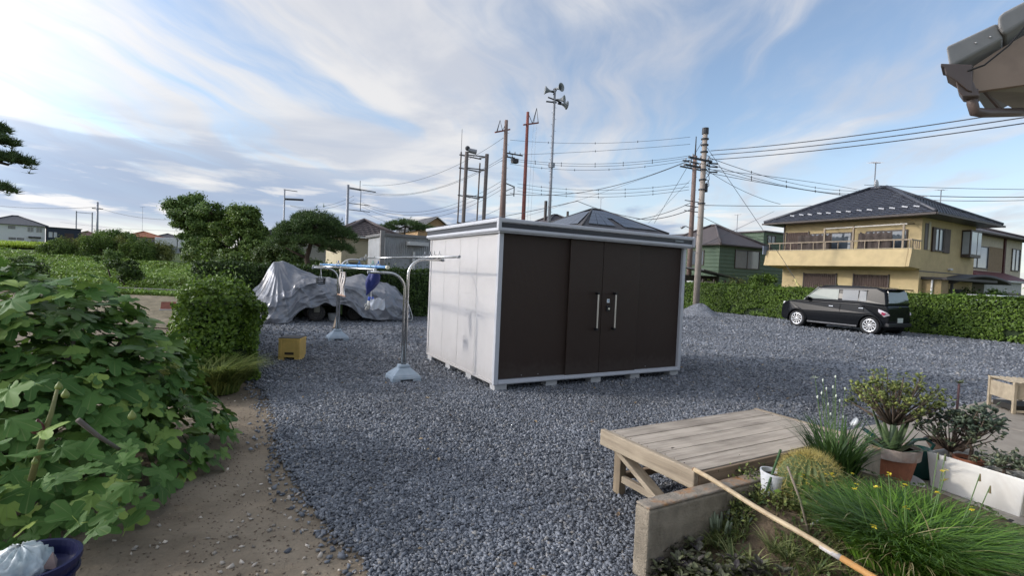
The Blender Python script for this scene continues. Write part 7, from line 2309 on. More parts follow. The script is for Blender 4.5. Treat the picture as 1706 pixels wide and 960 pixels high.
# ---- cream bungalow and tin store
crm = mat('cream_render', (0.50, 0.44, 0.30), rough=0.85, var=0.08, scale=2)
house('cream_bungalow', 'cream bungalow with brown tiled roof behind the laundry stands', at(567, 470, 26.5).xy.to_3d(), 2.9, 4.6, 3.15, 0.95, 0.35, crm, mat('tile_brown', (0.105, 0.085, 0.082), rough=0.65, var=0.25, scale=4),
      [('S', 1.55, 2.2, 0.9, 2.4, 'win sky'), ('S', 0.25, 0.9, 0.8, 1.7, 'win')], tiles=(8, 0.28), fascia=mat('gutter_white', (0.52, 0.50, 0.46)))
tin = mat('corrugated_tin', (0.38, 0.39, 0.40), rough=0.5, metal=0.3, var=0.12, scale=3, stripe=(0, 0.09, 0.02), dirt=(0.27, 0.25, 0.23), dirt_amt=0.5, dirt_scale=1)
tst = house('tin_store', 'grey corrugated tin store beside the cream bungalow', at(639, 470, 22.6).xy.to_3d(), 2.5, 3, 2.98, 0.1, 0.12, tin, mat('tin_roof', (0.16, 0.155, 0.15), rough=0.5), [], roof='flat')
MB().box(1.25, 1.36, -0.16, -0.06, 0.3, 2.35).build('white_pipe', MATS['pipe_white'], tst)
MB().box(0.95, 1.85, -0.5, 0.0, 2.62, 2.78).build('awning', MATS['cabinet_white'], tst)
MB().box(-0.24, -0.06, -0.20, -0.04, -0.2, 3.2).build('corner_post', mat('post_grey', (0.22, 0.21, 0.20)), tst)
# ---- traditional tiled house behind the pine
trad = house('tiled_farmhouse', 'traditional farmhouse with large dark tiled roof behind the pine', at(462, 470, 32).xy.to_3d(), 5.2, 7, 3.35, 1.55, 0.7, mat('farm_wall', (0.36, 0.36, 0.34), rough=0.85), tile_grey, [('S', 0.5, 1.8, 1.2, 2.6, 'win pale sky')], tiles=(10, 0.30), axis='x')
# ---- house on the far right and carport
rc = at(1604, 470, 31).xy.to_3d()
rh_ = house('white_band_house', 'house with cream band and brown wall panels at the far right', rc, 9.0, 6, 5.30, 1.25, 0.55, mat('cream_band', (0.50, 0.44, 0.34), rough=0.85), roof_brown,
            [('S', 0.3, 3.3, 3.15, 4.45, 'win sky'), ('S', 7.3, 8.6, 3.2, 4.6, 'win sky')], fascia=gut)
MB().box(3.4, 5.6, -0.03, 0.0, 3.0, 4.55).build('wall_panel', mat('tan_panel', (0.24, 0.17, 0.10), rough=0.8), rh_)
MB().box(5.75, 6.0, -0.09, 0.0, 0, 5.2).build('corner_trim', mat('trim_red', (0.09, 0.035, 0.032)), rh_)
MB().box(0, 5.7, -0.05, 0.0, 0.0, 2.4).build('lower_panel', mat('lower_dark', (0.12, 0.085, 0.06)), rh_)
MB().add([(0, 0, 2.95), (6.2, 0, 2.95), (7.0, -1.4, 2.35), (0, -1.4, 2.35), (0, 0, 2.80), (6.2, 0, 2.80), (7.0, -1.4, 2.25), (0, -1.4, 2.25)], [(0, 1, 2, 3), (7, 6, 5, 4), (0, 4, 5, 1), (1, 5, 6, 2), (2, 6, 7, 3), (3, 7, 4, 0)]).build('lower_roof', mat('roof_red', (0.115, 0.028, 0.026), rough=0.6), rh_)
antenna('television aerial on the far right house roof', rc + U2 * 1.6 + V2 * 2 + Vector((0, 0, 6.0)), 2.2, 0.6)
cpv = at(1572, 470, 24.5).xy.to_3d()
t = thing('carport', 'dark curved roof carport beside the ochre house', 'carport', cpv, TH)
rows_ = [[(x, y, 2.12 + 0.33 * math.sin(math.pi * min(1, x / 7.0)) + 0.012 * x) for x in np.linspace(0, 7.0, 15)] for y in (-0.4, 2.6)]
o = MB().grid(rows_).build('roof', MATS['porch_dark'], t, smooth=True); so = o.modifiers.new('thick', 'SOLIDIFY'); so.thickness = 0.16
for x in (0.3, 1.0):
    MB().box(x, x + 0.1, 0.0, 0.1, -0.2, 2.2).build('post', MATS['rim_grey'], t)
t = thing('white_garage', 'pale garage with a brown roller door at the far right', 'garage', at(1640, 470, 28.5).xy.to_3d(), TH)
MB().box(0, 5.5, 0, 3, -0.2, 2.25).build('wall', mat('garage_pale', (0.42, 0.42, 0.40), rough=0.8), t)
MB().box(0.2, 5.3, -0.05, 0.0, -0.2, 1.65).build('roller_door', mat('roller_brown', (0.15, 0.125, 0.105), rough=0.7, stripe=(2, 0.08, 0.008)), t)
MB().box(-0.1, 5.6, -0.2, 3.1, 2.251, 2.36).build('roof', MATS['cabinet_white'], t)
# roof of a pale van behind the hedge
t = thing('pale_van', 'pale van whose roof shows above the right hedge', 'van', at(1655, 505, 22.8).xy.to_3d(), TH + 0.05)
vanm = mat('van_silver', (0.50, 0.51, 0.50), rough=0.3, spec=0.5)
bo_ = MB().add([(-1.6, -0.75, 0.3), (1.7, -0.75, 0.3), (1.7, 0.75, 0.3), (-1.6, 0.75, 0.3), (-1.65, -0.75, 0.95), (1.75, -0.75, 0.9), (1.75, 0.75, 0.9), (-1.65, 0.75, 0.95), (-1.35, -0.62, 1.50), (0.95, -0.62, 1.50), (0.95, 0.62, 1.50), (-1.35, 0.62, 1.50)],
               [(3, 2, 1, 0), (0, 1, 5, 4), (1, 2, 6, 5), (2, 3, 7, 6), (3, 0, 4, 7), (4, 5, 9, 8), (5, 6, 10, 9), (6, 7, 11, 10), (7, 4, 8, 11), (8, 9, 10, 11)]).build('body', vanm, t, bevel=0.08, segs=3)
MB().box(-1.1, 0.9, -0.74, -0.70, 1.0, 1.38).build('window', gls, t)
for x in (-1.0, 1.1):
    for y in (-0.7, 0.7):
        MB().lathe([(0.001, -0.09), (0.28, -0.09), (0.30, -0.06), (0.30, 0.06), (0.28, 0.09), (0.001, 0.09)], 20, (x, y, 0.30), ax='y').build('wheel', MATS['car_tyre'], t)

# ---- far houses on the left
def lz(px, py, yd):
    return at(px, py, yd)


wc0 = gz(at(-28, 411, 100)); zb = terr(wc0.x, wc0.y)
wh = house('white_house', 'white two storey house with grey roof beyond the rice field', wc0, 8.9, 8, 4.75, 1.9, 0.5, mat('white_siding', (0.62, 0.62, 0.62), rough=0.7, var=0.05), mat('roof_slate', (0.075, 0.078, 0.088), rough=0.5, var=0.15),
           [('S', 3.5, 4.4, 3.9, 4.35, 'win'), ('S', 3.6, 4.5, 1.75, 2.05, 'win'), ('S', 4.8, 5.7, 1.75, 2.05, 'win'), ('S', 6.3, 7.1, 3.5, 4.4, 'win pale'), ('S', 7.6, 8.4, 3.5, 4.4, 'win pale'), ('S', 6.8, 7.8, 0.1, 1.75, 'win pale')], rz=math.radians(44))
MB().box(6.4, 8.3, -0.5, 0.0, 2.2, 2.5).build('awning', MATS['porch_dark'], wh)
nc0 = gz(at(78, 411, 106))
house('navy_house', 'navy blue clad house just right of the white house', nc0, 5.4, 7, 4.6, 0.2, 0.2, mat('navy_clad', (0.020, 0.028, 0.048), rough=0.6, var=0.1), mat('navy_roof', (0.04, 0.045, 0.055)), [('S', 0.3, 0.8, 2.6, 3.6, 'win pale sky'), ('S', 1.1, 1.5, 2.6, 3.6, 'win pale sky'), ('S', 2.8, 4.2, 2.0, 3.6, 'shut')], rz=math.radians(44), roof='flat')
house('red_roof_house', 'low house with faded red roof behind the navy house', gz(at(120, 411, 116)), 5.6, 6, 3.6, 1.1, 0.4, mat('drab_wall', (0.34, 0.32, 0.30)), mat('roof_faded_red', (0.13, 0.060, 0.055), rough=0.7), [('S', 2.0, 3.6, 1.4, 2.6, 'win')], rz=math.radians(44))
house('orange_roof_house', 'distant house with orange tiled roof left of the tall tree', gz(at(214, 411, 116)), 6.4, 7, 3.9, 1.35, 0.55, mat('beige_wall', (0.44, 0.36, 0.28)), mat('roof_orange', (0.34, 0.125, 0.062), rough=0.75, var=0.15), [('S', 2.4, 3.6, 2.4, 3.4, 'win'), ('S', 3.9, 5.4, 2.2, 3.3, 'win'), ('S', 1, 5.5, 0.6, 1.6, 'shut')], rz=math.radians(44))
house('grey_gable_house', 'grey distant house between the orange roof and the tree', gz(at(262, 411, 122)), 5, 6, 4.2, 1.0, 0.4, mat('grey_wall', (0.30, 0.31, 0.32)), tile_grey, [('S', 1, 2.4, 2.4, 3.4, 'win')], rz=math.radians(44))
t = thing('white_truck', 'small white truck glimpsed beside the tall tree trunk', 'truck', gz(at(288, 425, 60)), 0.3)
MB().box(-1.6, 0.6, -0.8, 0.8, 0.7, 1.7).build('load_box', mat('truck_white', (0.62, 0.62, 0.62), rough=0.4), t, bevel=0.05)
MB().box(0.65, 1.7, -0.8, 0.8, 0.5, 1.85).build('cab', MATS['truck_white'], t, bevel=0.15)
MB().box(1.0, 1.72, -0.78, 0.78, 1.2, 1.65).build('windscreen', gls, t)
for x in (-1.0, 1.2):
    for y in (-0.75, 0.75):
        MB().lathe([(0.001, -0.1), (0.33, -0.1), (0.33, 0.1), (0.001, 0.1)], 16, (x, y, 0.33), ax='y').build('wheel', MATS['car_tyre'], t)
# ================================================================ POLES
conc_p = mat('pole_concrete', (0.32, 0.275, 0.235), rough=0.85, var=0.16, scale=3, bump=0.003)
conc_b = mat('pole_brown', (0.19, 0.135, 0.115), rough=0.8, var=0.15, scale=2)
red_p = mat('pole_red', (0.215, 0.070, 0.055), rough=0.7, var=0.2, scale=2)
galv = mat('galvanised', (0.30, 0.31, 0.33), rough=0.5, metal=0.4, var=0.1)
dark = mat('fitting_dark', (0.040, 0.042, 0.048), rough=0.6)


def pole_thing(name, label, p, h, r0, r1, m, rungs=True, rung_from=3.0):
    t = thing(name, label, 'pole', p, TH)
    MB().tube([(0, 0, -0.3), (0, 0, h * 0.5), (0, 0, h)], [r0, (r0 + r1) / 2, r1], 14).build('shaft', m, t, smooth=True)
    if rungs:
        k_ = 0; z = rung_from
        while z < h - 0.6:
            s_ = 1 if k_ % 2 else -1
            r_ = r0 + (r1 - r0) * z / h
            MB().tube([(s_ * r_ * 0.9, 0, z), (s_ * (r_ + 0.14), 0, z)], 0.013, 5).build('step_bolt', galv, t)
            z += 0.45; k_ += 1
    return t


def crossarm(t, z, x0, x1, y=0.0, nins=3, vertical=False):
    a = MB().beam((x0, y, z), (x1, y, z), 0.09, 0.09).build('crossarm', dark, t)
    for k_ in range(nins):
        x = x0 + (x1 - x0) * (k_ + 0.5) / nins
        MB().lathe([(0.02, 0.045), (0.05, 0.05), (0.05, 0.09), (0.03, 0.10), (0.045, 0.14), (0.03, 0.19), (0.012, 0.21)], 10, (x, y, z)).build('insulator', mat('insulator_grey', (0.26, 0.27, 0.29), rough=0.35), a, smooth=True)
    return a


NP = at(1160, 500, 26).xy.to_3d()
t = pole_thing('utility_pole', 'nearest concrete utility pole standing at the end of the green hedge', NP, 9.25, 0.165, 0.12, conc_p)
MB().tube([(0, 0, 9.0), (0, 0, 9.3)], [0.165, 0.16], 12).build('pole_cap', dark, t)
for z in (8.75, 8.45, 8.1, 7.2, 6.7, 6.2, 5.5):
    MB().tube([(0, 0, z - 0.03), (0, 0, z + 0.03)], 0.19, 12).build('band', dark, t)
crossarm(t, 7.62, -1.3, 0.35, -0.2, 3); crossarm(t, 7.35, -1.1, 0.3, 0.2, 2)
for k_, z in enumerate((7.55, 7.38, 7.12)):
    MB().tube([(0.2, -0.1, z), (0.42, -0.2, z), (0.68, -0.3, z)], [0.02, 0.035, 0.045], 7).build('strain_insulator', dark, t, smooth=True)
for k_ in range(5):
    z = 6.2 + 0.3 * k_
    MB().tube([(0.18, -0.05, z), (0.36, -0.1, z + 0.25), (0.30, -0.1, z + 0.5), (0.17, -0.03, z + 0.55)], 0.018, 5).build('cable_loop', dark, t, smooth=True)
MB().box(0.18, 0.30, -0.1, 0.1, 6.1, 6.55).build('junction_box', dark, t, bevel=0.02)
P2 = at(1147, 470, 36).xy.to_3d()
t = pole_thing('utility_pole', 'slimmer reddish utility pole just left of the nearest concrete pole', P2, 10.3, 0.19, 0.14, conc_b)
MB().tube([(0, 0, 10.2), (0, 0, 11.65)], [0.06, 0.03], 8).build('top_mast', dark, t)
crossarm(t, 9.75, -1.4, 1.3, -0.2, 5); crossarm(t, 9.45, -1.2, 0.9, 0.2, 3)
for z in (7.1, 6.75, 6.4):
    MB().tube([(-0.9, -0.1, z), (0.9, -0.1, z)], 0.03, 5).build('low_bracket', dark, t)
MB().tube([(-0.1, -0.1, 5.2), (-0.9, -0.3, 5.3), (-1.4, -0.4, 5.15)], [0.03, 0.03, 0.10], 8).build('street_lamp', galv, t, smooth=True)

P4 = at(834, 430, 40).xy.to_3d()
t = pole_thing('hose_pole', 'tapered brown concrete pole with a hoist frame and wire arms', P4, 13.4, 0.33, 0.13, conc_b)
hb = MB().beam((-0.95, 0, 12.30), (0.35, 0, 12.75), 0.12, 0.10).build('hoist_arm', red_p, t)
MB().tube([(-0.8, 0, 12.4), (-0.55, 0, 13.3), (-0.3, 0, 12.55)], 0.03, 5).build('hoist_frame', dark, t); MB().tube([(-0.55, 0, 13.3), (-0.62, 0.25, 12.45)], 0.025, 5).build('hoist_frame', dark, t)
MB().tube([(-0.3, 0, 12.55), (0, 0, 13.2)], 0.02, 5).build('hoist_stay', dark, t)
crossarm(t, 10.85, 0.1, 1.5, -0.15, 3); crossarm(t, 10.65, 0.1, 1.0, 0.2, 2)
MB().box(0.65, 1.15, -0.2, 0.2, 10.2, 10.55).build('switch_box', dark, t, bevel=0.03)
lb = MB().beam((0.15, 0, 8.55), (0.95, 0, 8.35), 0.07, 0.07).build('low_arm', dark, t)
MB().beam((0.95, 0, 8.4), (0.95, 0, 7.6), 0.06, 0.06).build('low_arm_drop', dark, lb); MB().beam((0.1, 0, 7.9), (0.95, 0, 8.3), 0.05, 0.05).build('low_arm_brace', dark, lb); MB().beam((0.1, 0, 7.6), (0.95, 0, 7.75), 0.05, 0.05).build('low_arm_brace', dark, lb)
P5 = at(869, 430, 40).xy.to_3d()
t = pole_thing('hose_pole', 'rust red pole with a hoist frame between the brown pole and speaker pole', P5, 14.1, 0.19, 0.11, red_p, False)
MB().beam((-0.35, 0, 13.05), (1.0, 0, 13.45), 0.12, 0.10).build('hoist_arm', red_p, t)
MB().tube([(0.45, 0, 13.3), (0.78, 0, 14.55), (0.98, 0, 13.45)], 0.03, 5).build('hoist_frame', dark, t); MB().tube([(0.78, 0, 14.55), (0.7, 0.25, 13.35)], 0.025, 5).build('hoist_frame', dark, t)
MB().tube([(0.05, 0, 14.0), (0.45, 0, 13.3)], 0.025, 5).build('hoist_stay', dark, t)
for x in (0.62, 0.9):
    MB().tube([(x, 0.1, 13.3), (x - 0.2, 0.1, 5.5)], 0.008, 4).build('hoist_rope', galv, t)
SP = at(912, 430, 40).xy.to_3d()
t = pole_thing('speaker_pole', 'tall grey pole carrying public address horn speakers', SP, 15.9, 0.15, 0.085, galv, True, 6.0)


def horn(t, p, d, sc_=1.0):
    p = Vector(p); d = Vector(d).normalized()
    pr_ = [(0.09, -0.05), (0.10, -0.22), (0.07, -0.25)]
    h_ = MB().tube([p, p + d * 0.18 * sc_, p + d * 0.34 * sc_, p + d * 0.52 * sc_, p + d * 0.66 * sc_], [0.09 * sc_, 0.10 * sc_, 0.16 * sc_, 0.27 * sc_, 0.40 * sc_], 20, False)
    o = h_.build('horn', mat('horn_grey', (0.25, 0.27, 0.28), rough=0.5), t, smooth=True); so = o.modifiers.new('thick', 'SOLIDIFY'); so.thickness = 0.02
    MB().tube([p - d * 0.25 * sc_, p + d * 0.02], [0.10 * sc_, 0.11 * sc_], 12).build('driver', dark, o)
    MB().tube([p + d * 0.22 * sc_, p + d * 0.50 * sc_], [0.05, 0.16 * sc_], 12).build('horn_throat', mat('throat_dark', (0.07, 0.08, 0.085), rough=0.6), o, smooth=True)


horn(t, (-0.2, 0.1, 15.75), (-0.85, 0.35, 0.10), 0.85); horn(t, (0.12, 0.05, 16.0), (0.25, -0.95, 0.02), 0.85); horn(t, (0.60, 0.05, 14.95), (0.80, -0.15, -0.05), 0.85); horn(t, (0.22, -0.15, 15.12), (0.60, -0.75, 0.02), 0.8)
MB().beam((-0.6, 0, 15.2), (0.65, 0, 15.05), 0.08, 0.08).build('bracket', dark, t); MB().beam((-0.75, 0, 14.85), (0.2, 0, 14.95), 0.07, 0.10).build('bracket', dark, t)
MB().beam((-0.1, 0, 15.5), (0.1, 0, 15.9), 0.1, 0.1).build('bracket', dark, t)
MB().box(-0.18, 0.18, -0.2, 0.2, 9.9, 10.25).build('equipment_box', galv, t)
# lookout frame with bell
TW = at(768, 430, 45).xy.to_3d()
t = thing('fire_tower', 'four legged steel lookout frame with a siren on top', 'tower', TW, TH * 0.5)
for x, y, r_, h_ in ((0, 0, 0.17, 12.0), (1.75, -0.3, 0.17, 11.9), (-0.45, 0.3, 0.07, 12.0), (1.35, 0.8, 0.07, 11.3)):
    MB().tube([(x, y, -0.3), (x + 0.15, y, h_)], r_, 10).build('leg', mat('tower_grey', (0.16, 0.135, 0.125), rough=0.7), t)
for z in (3.4, 5.8, 8.2, 10.6, 11.75):
    for p, q in (((-0.55, 0.3), (1.5, 0.8)), ((0, 0), (1.75, -0.3)), ((-0.4, 0.3), (0.1, 0)), ((1.35, .8), (1.85, -.3))):
        MB().beam((p[0] + 0.1, p[1], z), (q[0] + 0.1, q[1], z - 0.1), 0.08, 0.09).build('brace', dark, t)
MB().tube([(0.25, 0, 12.15), (1.0, 0, 12.05)], [0.2, 0.22], 14).build('siren', galv, t)
MB().sphere((0.2, 0, 12.3), 0.22, 12, 8).build('bell', dark, t, smooth=True)
MB().tube([(-0.3, 0.3, 11.9), (-0.3, 0.3, 14.0)], 0.02, 5).build('aerial', dark, t)
# further poles to the left
P3 = gz(at(576, 430, 48))
t = pole_thing('far_utility_pole', 'distant utility pole with side brackets above the farmhouse roof', P3, 9.0, 0.16, 0.12, galv, False)
MB().beam((0.1, 0, 8.75), (2.6, 0, 8.6), 0.08, 0.08).build('crossarm', dark, t)
MB().tube([(1.1, 0, 8.7), (1.1, 0, 9.5)], 0.03, 5).build('mast', dark, t)
for z in (8.65, 7.3, 6.7):
    MB().beam((0.1, 0, z), (1.2 + (z < 8) * 0.9, 0, z - 0.05), 0.06, 0.06).build('bracket', dark, t)
MB().beam((1.2, 0, 8.65), (1.2, 0, 6.7), 0.05, 0.05).build('bracket', dark, t)
P2b = gz(at(471, 430, 52))
t = pole_thing('far_utility_pole', 'thin distant pole with a crossarm left of the pine', P2b, 8.3, 0.10, 0.07, galv, False)
MB().beam((-0.1, 0, 8.25), (1.2, 0, 8.2), 0.06, 0.06).build('crossarm', dark, t); MB().beam((0.0, 0, 7.3), (1.8, 0, 7.4), 0.09, 0.2).build('transformer_arm', dark, t)
P1 = gz(at(161, 430, 70))
t = pole_thing('far_utility_pole', 'distant utility pole standing between navy and orange roofed houses', P1, 8.8 - P1.z, 0.16, 0.12, galv, False)
MB().beam((-0.6, 0, 7.9 - P1.z), (0.6, 0, 7.9 - P1.z), 0.1, 0.12).build('crossarm', dark, t)
t = thing('goal_frame', 'faint twin post steel frame behind the red roofed house', 'frame', gz(at(126, 430, 125)), math.radians(40))
for x in (0, 3.0):
    MB().tube([(x, 0, -0.3), (x, 0, 9.8)], 0.14, 6).build('post', galv, t)
MB().beam((0, 0, 9.5), (3.0, 0, 9.5), 0.12, 0.12).build('crossbar', galv, t)
antenna('distant television aerial above the orange roof', gz(at(236, 430, 116)) + Vector((0, 0, 5)), 5.6, 0.5)
antenna('small aerial behind the concrete pole over the green house', at(1225, 430, 50).xy.to_3d() + Vector((0, 0, 4)), 4.2, 0.5)
antenna('aerial on the ridge just right of the ochre house peak', at(1530, 430, 36).xy.to_3d() + Vector((0, 0, 5)), 3.2, 0.8)
t = pole_thing('far_utility_pole', 'short pole top showing over the ochre roof ridge', at(1437, 430, 44).xy.to_3d(), 9.9, 0.15, 0.12, conc_b, False)
MB().beam((0.1, 0, 9.2), (1.4, 0, 9.2), 0.08, 0.08).build('crossarm', dark, t)
t = pole_thing('far_utility_pole', 'pole with a bracket standing behind the ochre house roof', at(1532, 430, 44).xy.to_3d(), 9.1, 0.13, 0.11, conc_b, False)
MB().beam((0.1, 0, 8.7), (1.6, 0, 8.8), 0.06, 0.06).build('bracket', dark, t)

# ================================================================ WIRES
wire_m = mat('wire_black', (0.045, 0.05, 0.06), rough=0.6)


def wire(label, a, b, sag, r_=0.016, beads=0, group=None):
    a, b = (v if isinstance(v, Vector) else at(*v) for v in (a, b))
    n = 26
    pts_ = []
    for i in range(n + 1):
        s_ = i / n
        p = a.lerp(b, s_); p.z -= sag * 4 * s_ * (1 - s_); pts_.append(p)
    t = thing('overhead_wire', label, 'wire', a, 0, group or 'overhead wires')
    MB().tube([p - a for p in pts_], r_, 5).build('cable', wire_m, t, smooth=True)
    for k_ in range(beads):
        p = pts_[int((k_ + 1) * n / (beads + 1))] - a
        MB().tube([p + Vector((0, 0, 0.075)), p - Vector((0, 0, 0.075))], 0.022, 6).build('spacer', dark, t)


wire('uppermost of the three heavy wires rising right from the concrete pole', (1184, 251, 26), (1760, 175, 14), 0.15, 0.018)
wire('middle of the three heavy wires rising right from the concrete pole', (1184, 258, 26), (1780, 184, 14), 0.15, 0.018)
wire('lowest of the three heavy wires rising right from the concrete pole', (1184, 266, 26), (1800, 191, 14), 0.15, 0.018)
for i, (y0, y1, sg_, bd) in enumerate(((262, 318, 0.5, 4), (272, 322, 0.5, 4), (281, 326, 0.3, 4), (282, 318, -0.1, 0), (288, 330, 0.1, 0))):
    wire(('first', 'second', 'third', 'fourth', 'fifth')[i] + ' wire of the fan sagging from the concrete pole to the ochre roof', (1180, y0, 26), (1440, y1, 42), sg_, 0.015, bd)
wire('straight wire running right above the ochre roof at aerial height', (1440, 308, 42), (1790, 316, 40), 0.1, 0.02)
wire('double wire crossing right just above the ochre ridge', (1440, 320, 42), (1790, 326, 40), 0.25, 0.03)
wire('lower wire crossing right behind the far right aerial', (1440, 327, 42), (1790, 330, 40), 0.3, 0.02)
wire('long wire from the concrete pole passing low behind the ochre roof', (1172, 342, 26), (1500, 332, 60), 0.3, 0.016)
wire('thin wire running down from the concrete pole towards the green house', (1172, 362, 26), (1285, 402, 38), 0.2, 0.015)
wire('thin wire sloping from the concrete pole to the ochre eave', (1180, 285, 26), (1300, 340, 29), 0.2, 0.012)
wire('thin cable bracing line crossing before the green house', (1172, 408, 30), (1290, 352, 50), 0.0, 0.014)
# wires between the brown pole and the reddish utility pole
for i, (y0, y1, sg_, bd, r_) in enumerate(((233, 228, 0.35, 3, 0.012), (258, 240, 0.1, 1, 0.013), (264, 259, 0.5, 5, 0.014), (267, 262, 0.55, 5, 0.014), (273, 266, 0.6, 4, 0.014))):
    wire(('topmost', 'second', 'third', 'fourth', 'fifth')[i] + ' of the wires strung from the brown pole to the reddish pole', (850, y0, 40), (1150, y1, 36), sg_, r_, bd)
for i, (y0, y1) in enumerate(((306, 305), (312, 311), (318, 316))):
    wire(('upper', 'middle', 'lower')[i] + ' of the three low wires between the brown and reddish poles', (862, y0, 40), (1148, y1, 36), 0.5, 0.014, 5)
wire('heavy cable rising from the brown pole to the concrete pole top', (850, 322, 40), (1160, 262, 30), 0.9, 0.022)
wire('black cable climbing to a kink above the shed roof', (700, 380, 44), (962, 335, 34), 0.2, 0.022)
wire('black cable falling from the kink across the solar roof to the poles', (962, 335, 34), (1075, 366, 30), 0.15, 0.022)
wire('black cable rising from the solar roof to the concrete pole', (1075, 366, 30), (1160, 345, 27), 0.15, 0.022)
wire('second cable from the solar roof up to the reddish pole', (1060, 366, 31), (1150, 338, 33), 0.15, 0.018)
wire('stay wire slanting down left from the concrete pole head', (1172, 232, 26), (1090, 372, 34), 0.0, 0.012)
wire('long stay crossing the sky from left of the shed to the poles', (800, 380, 44), (1150, 268, 40), 0.3, 0.010)
wire('stay wire dropping left from the reddish pole', (1150, 300, 36), (1080, 372, 40), 0.0, 0.010)
# wires on the left
for i, (y0, y1, sg_) in enumerate(((318, 262, 1.3), (321, 266, 1.2), (338, 300, 1.6), (341, 308, 1.6), (345, 314, 1.7), (352, 345, 1.6), (308, 230, 1.2))):
    wire(('first', 'second', 'third', 'fourth', 'fifth', 'sixth', 'seventh')[i] + ' wire from the distant bracketed pole to the brown pole', (604, y0, 48), (838, y1, 40), sg_, 0.014)
wire('upper wire between the thin pole and the bracketed pole', (484, 342, 52), (590, 326, 48), 0.6, 0.013)
wire('lower wire between the thin pole and the bracketed pole', (484, 343, 52), (590, 333, 48), 0.6, 0.013)
wire('wire running left from the pole by the navy house', (-40, 339, 72), (161, 345, 70), 0.4, 0.022)
wire('wire falling right from the pole by the navy house to the tree', (161, 345, 70), (300, 366, 60), 0.5, 0.022)
wire('faint low wire beyond the orange roofed house', (100, 370, 110), (330, 385, 100), 0.5, 0.022)
# stay with a yellow guard by the car
ga, gb = at(1338, 487, 23.5), at(1304, 432, 25.5)
t = thing('guy_guard', 'pale yellow guy wire guard behind the front of the black car', 'guy wire', ga)
MB().tube([(0, 0, -1.5), (0, 0, 0)], 0.01, 5).build('anchor_rod', dark, t)
MB().tube([Vector((0, 0, -0.2)), (gb - ga) * 0.38], 0.035, 8).build('guard', mat('guard_yellow', (0.50, 0.44, 0.17), rough=0.6), t)
tp_ = NP + Vector((0, 0, 8.5)) - ga
MB().tube([(gb - ga) * 0.3, gb - ga, tp_], 0.011, 5).build('stay', wire_m, t)

# ================================================================ NEAR ROOF CORNER, UPPER RIGHT
EY = 3.3
def er(px, py, dy=0.0):
    return at(px, py, EY + dy)


t = thing('roof_corner', 'corner of a near house roof with grey verge tiles, fascia and gutter', 'roof', (0, 0, 0))
vt = mat('verge_tile', (0.26, 0.255, 0.25), rough=0.6, var=0.12, scale=6)
brf = mat('fascia_brown', (0.32, 0.235, 0.18), rough=0.65, var=0.08, scale=3, dirt=(0.22, 0.16, 0.125), dirt_amt=0.5, dirt_scale=3)
sof = mat('soffit_taupe', (0.34, 0.31, 0.26), rough=0.8, var=0.1, scale=4)
pipe = mat('gutter_umber', (0.12, 0.09, 0.08), rough=0.45, var=0.1)


def slab(pix, y0, y1, m, nm, parent, bevel=0.0, smooth=False):
    """a plate with the given outline standing at depth y0, running back to y1"""
    A = [at(px, py, y0) for px, py in pix]
    B = [a + Vector((0.95 * (y1 - y0), y1 - y0, 0.0)) for a in A]
    n_ = len(A)
    b_ = MB().add(A + B, [tuple(range(n_)), tuple(reversed(range(n_, 2 * n_)))] + [(i, i + n_, (i + 1) % n_ + n_, (i + 1) % n_) for i in range(n_)])
    return b_.build(nm, m, parent, bevel=bevel, segs=3)


slab([(1576, 76), (1590, 70), (1660, 37), (1670, 60), (1672, 64), (1582, 112)], EY - 0.02, EY + 0.30, vt, 'verge_tile', t, 0.02)
slab([(1662, 26), (1672, 18), (1760, -28), (1770, 0), (1672, 58), (1664, 46)], EY - 0.04, EY + 0.30, vt, 'verge_tile', t, 0.022)
for i in range(7):
    slab([(1758 + 100 * i, -32 - 52 * i), (1860 + 100 * i, -84 - 52 * i), (1866 + 100 * i, -50 - 52 * i), (1768 + 100 * i, 2 - 52 * i)], EY - 0.06 + 0.012 * (i % 2), EY + 0.30, vt, 'verge_tile', t, 0.022)
for px, py in ((1626, 71), (1650, 61), (1703, 30)):
    p = at(px, py, EY - 0.024)
    MB().sphere(tuple(p), 0.0052, 10, 6).build('screw', mat('screw_pale', (0.62, 0.62, 0.62), rough=0.3, metal=0.7), t, smooth=True)
slab([(1622, 110), (1668, 80), (2400, -335), (2400, 40), (1620, 153)], EY + 0.03, EY + 0.06, brf, 'bargeboard', t)
so_ = [at(1637, 152, EY + 0.06), at(2400, 41, EY + 0.06)]
so_b = [at(1690, 182, EY + 0.75), at(2300, 168, EY + 0.75)]
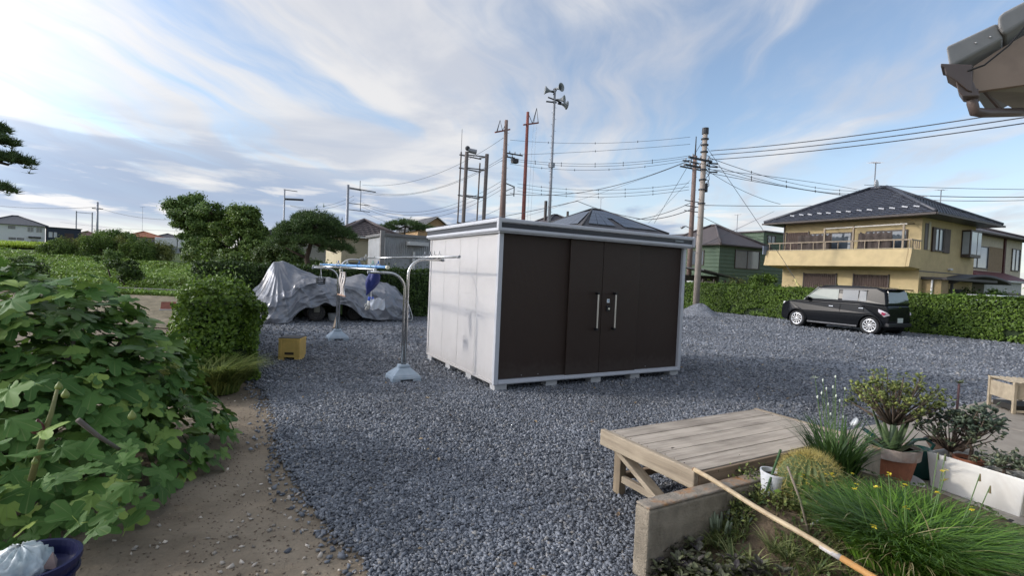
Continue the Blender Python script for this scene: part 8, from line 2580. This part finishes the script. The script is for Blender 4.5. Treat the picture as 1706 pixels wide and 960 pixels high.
MB().add([*so_, so_b[1], so_b[0]] + [p + Vector((0, 0, 0.02)) for p in (*so_, so_b[1], so_b[0])], [(0, 1, 2, 3), (7, 6, 5, 4), (0, 4, 5, 1), (1, 5, 6, 2), (2, 6, 7, 3), (3, 7, 4, 0)]).build('soffit', sof, t)
# roof covering behind the verge
r0_, r1_ = er(1582, 95, 0.2), er(2400, -345, 0.2)
MB().add([r0_, r1_, r1_ + Vector((1.3, 1.1, 0)), r0_ + Vector((1.3, 1.1, 0)), r0_ + Vector((0, 0, 0.05)), r1_ + Vector((0, 0, 0.05)), r1_ + Vector((1.3, 1.1, 0.05)), r0_ + Vector((1.3, 1.1, 0.05))], [(3, 2, 1, 0), (4, 5, 6, 7), (0, 1, 5, 4), (1, 2, 6, 5), (2, 3, 7, 6), (3, 0, 4, 7)]).build('roof_deck', vt, t)
# gutter end, hopper and downpipe
slab([(1567, 105), (1620, 107), (1620, 153), (1612, 150), (1595, 136), (1576, 124), (1573, 112), (1567, 111)], EY - 0.03, EY + 0.10, pipe, 'gutter_end', t, 0.006)
slab([(1592, 134), (1621, 134), (1632, 160), (1604, 161), (1596, 150)], EY - 0.02, EY + 0.08, pipe, 'outlet', t, 0.008)
g0 = er(1622, 108, 0.03)
MB().tube([er(1620, 150, 0.03), er(1620, 172, 0.03), er(1624, 186, 0.03), er(1640, 188, 0.06), er(1690, 187, 0.25), er(1730, 186, 0.4)], 0.030, 14).build('downpipe', pipe, t, smooth=True)
MB().tube([er(1618, 158, 0.03), er(1618, 166, 0.03)], 0.040, 14).build('pipe_collar', pipe, t, smooth=True)
MB().tube([er(1640, 152, 0.08), er(1672, 188, 0.15)], 0.012, 6).build('pipe_stay', pipe, t)
MB().tube([er(1612, 118, -0.03), er(1640, 108, -0.04), er(1680, 76, -0.05), er(1720, 30, -0.06)], 0.006, 6).build('cable', mat('cable_black', (0.015, 0.015, 0.016)), t, smooth=True)
MB().box(4.1, 9.0, EY + 0.4, EY + 0.52, -0.1, 2.95).build('wall', mat('house_wall_near', (0.34, 0.29, 0.22), rough=0.9), t)
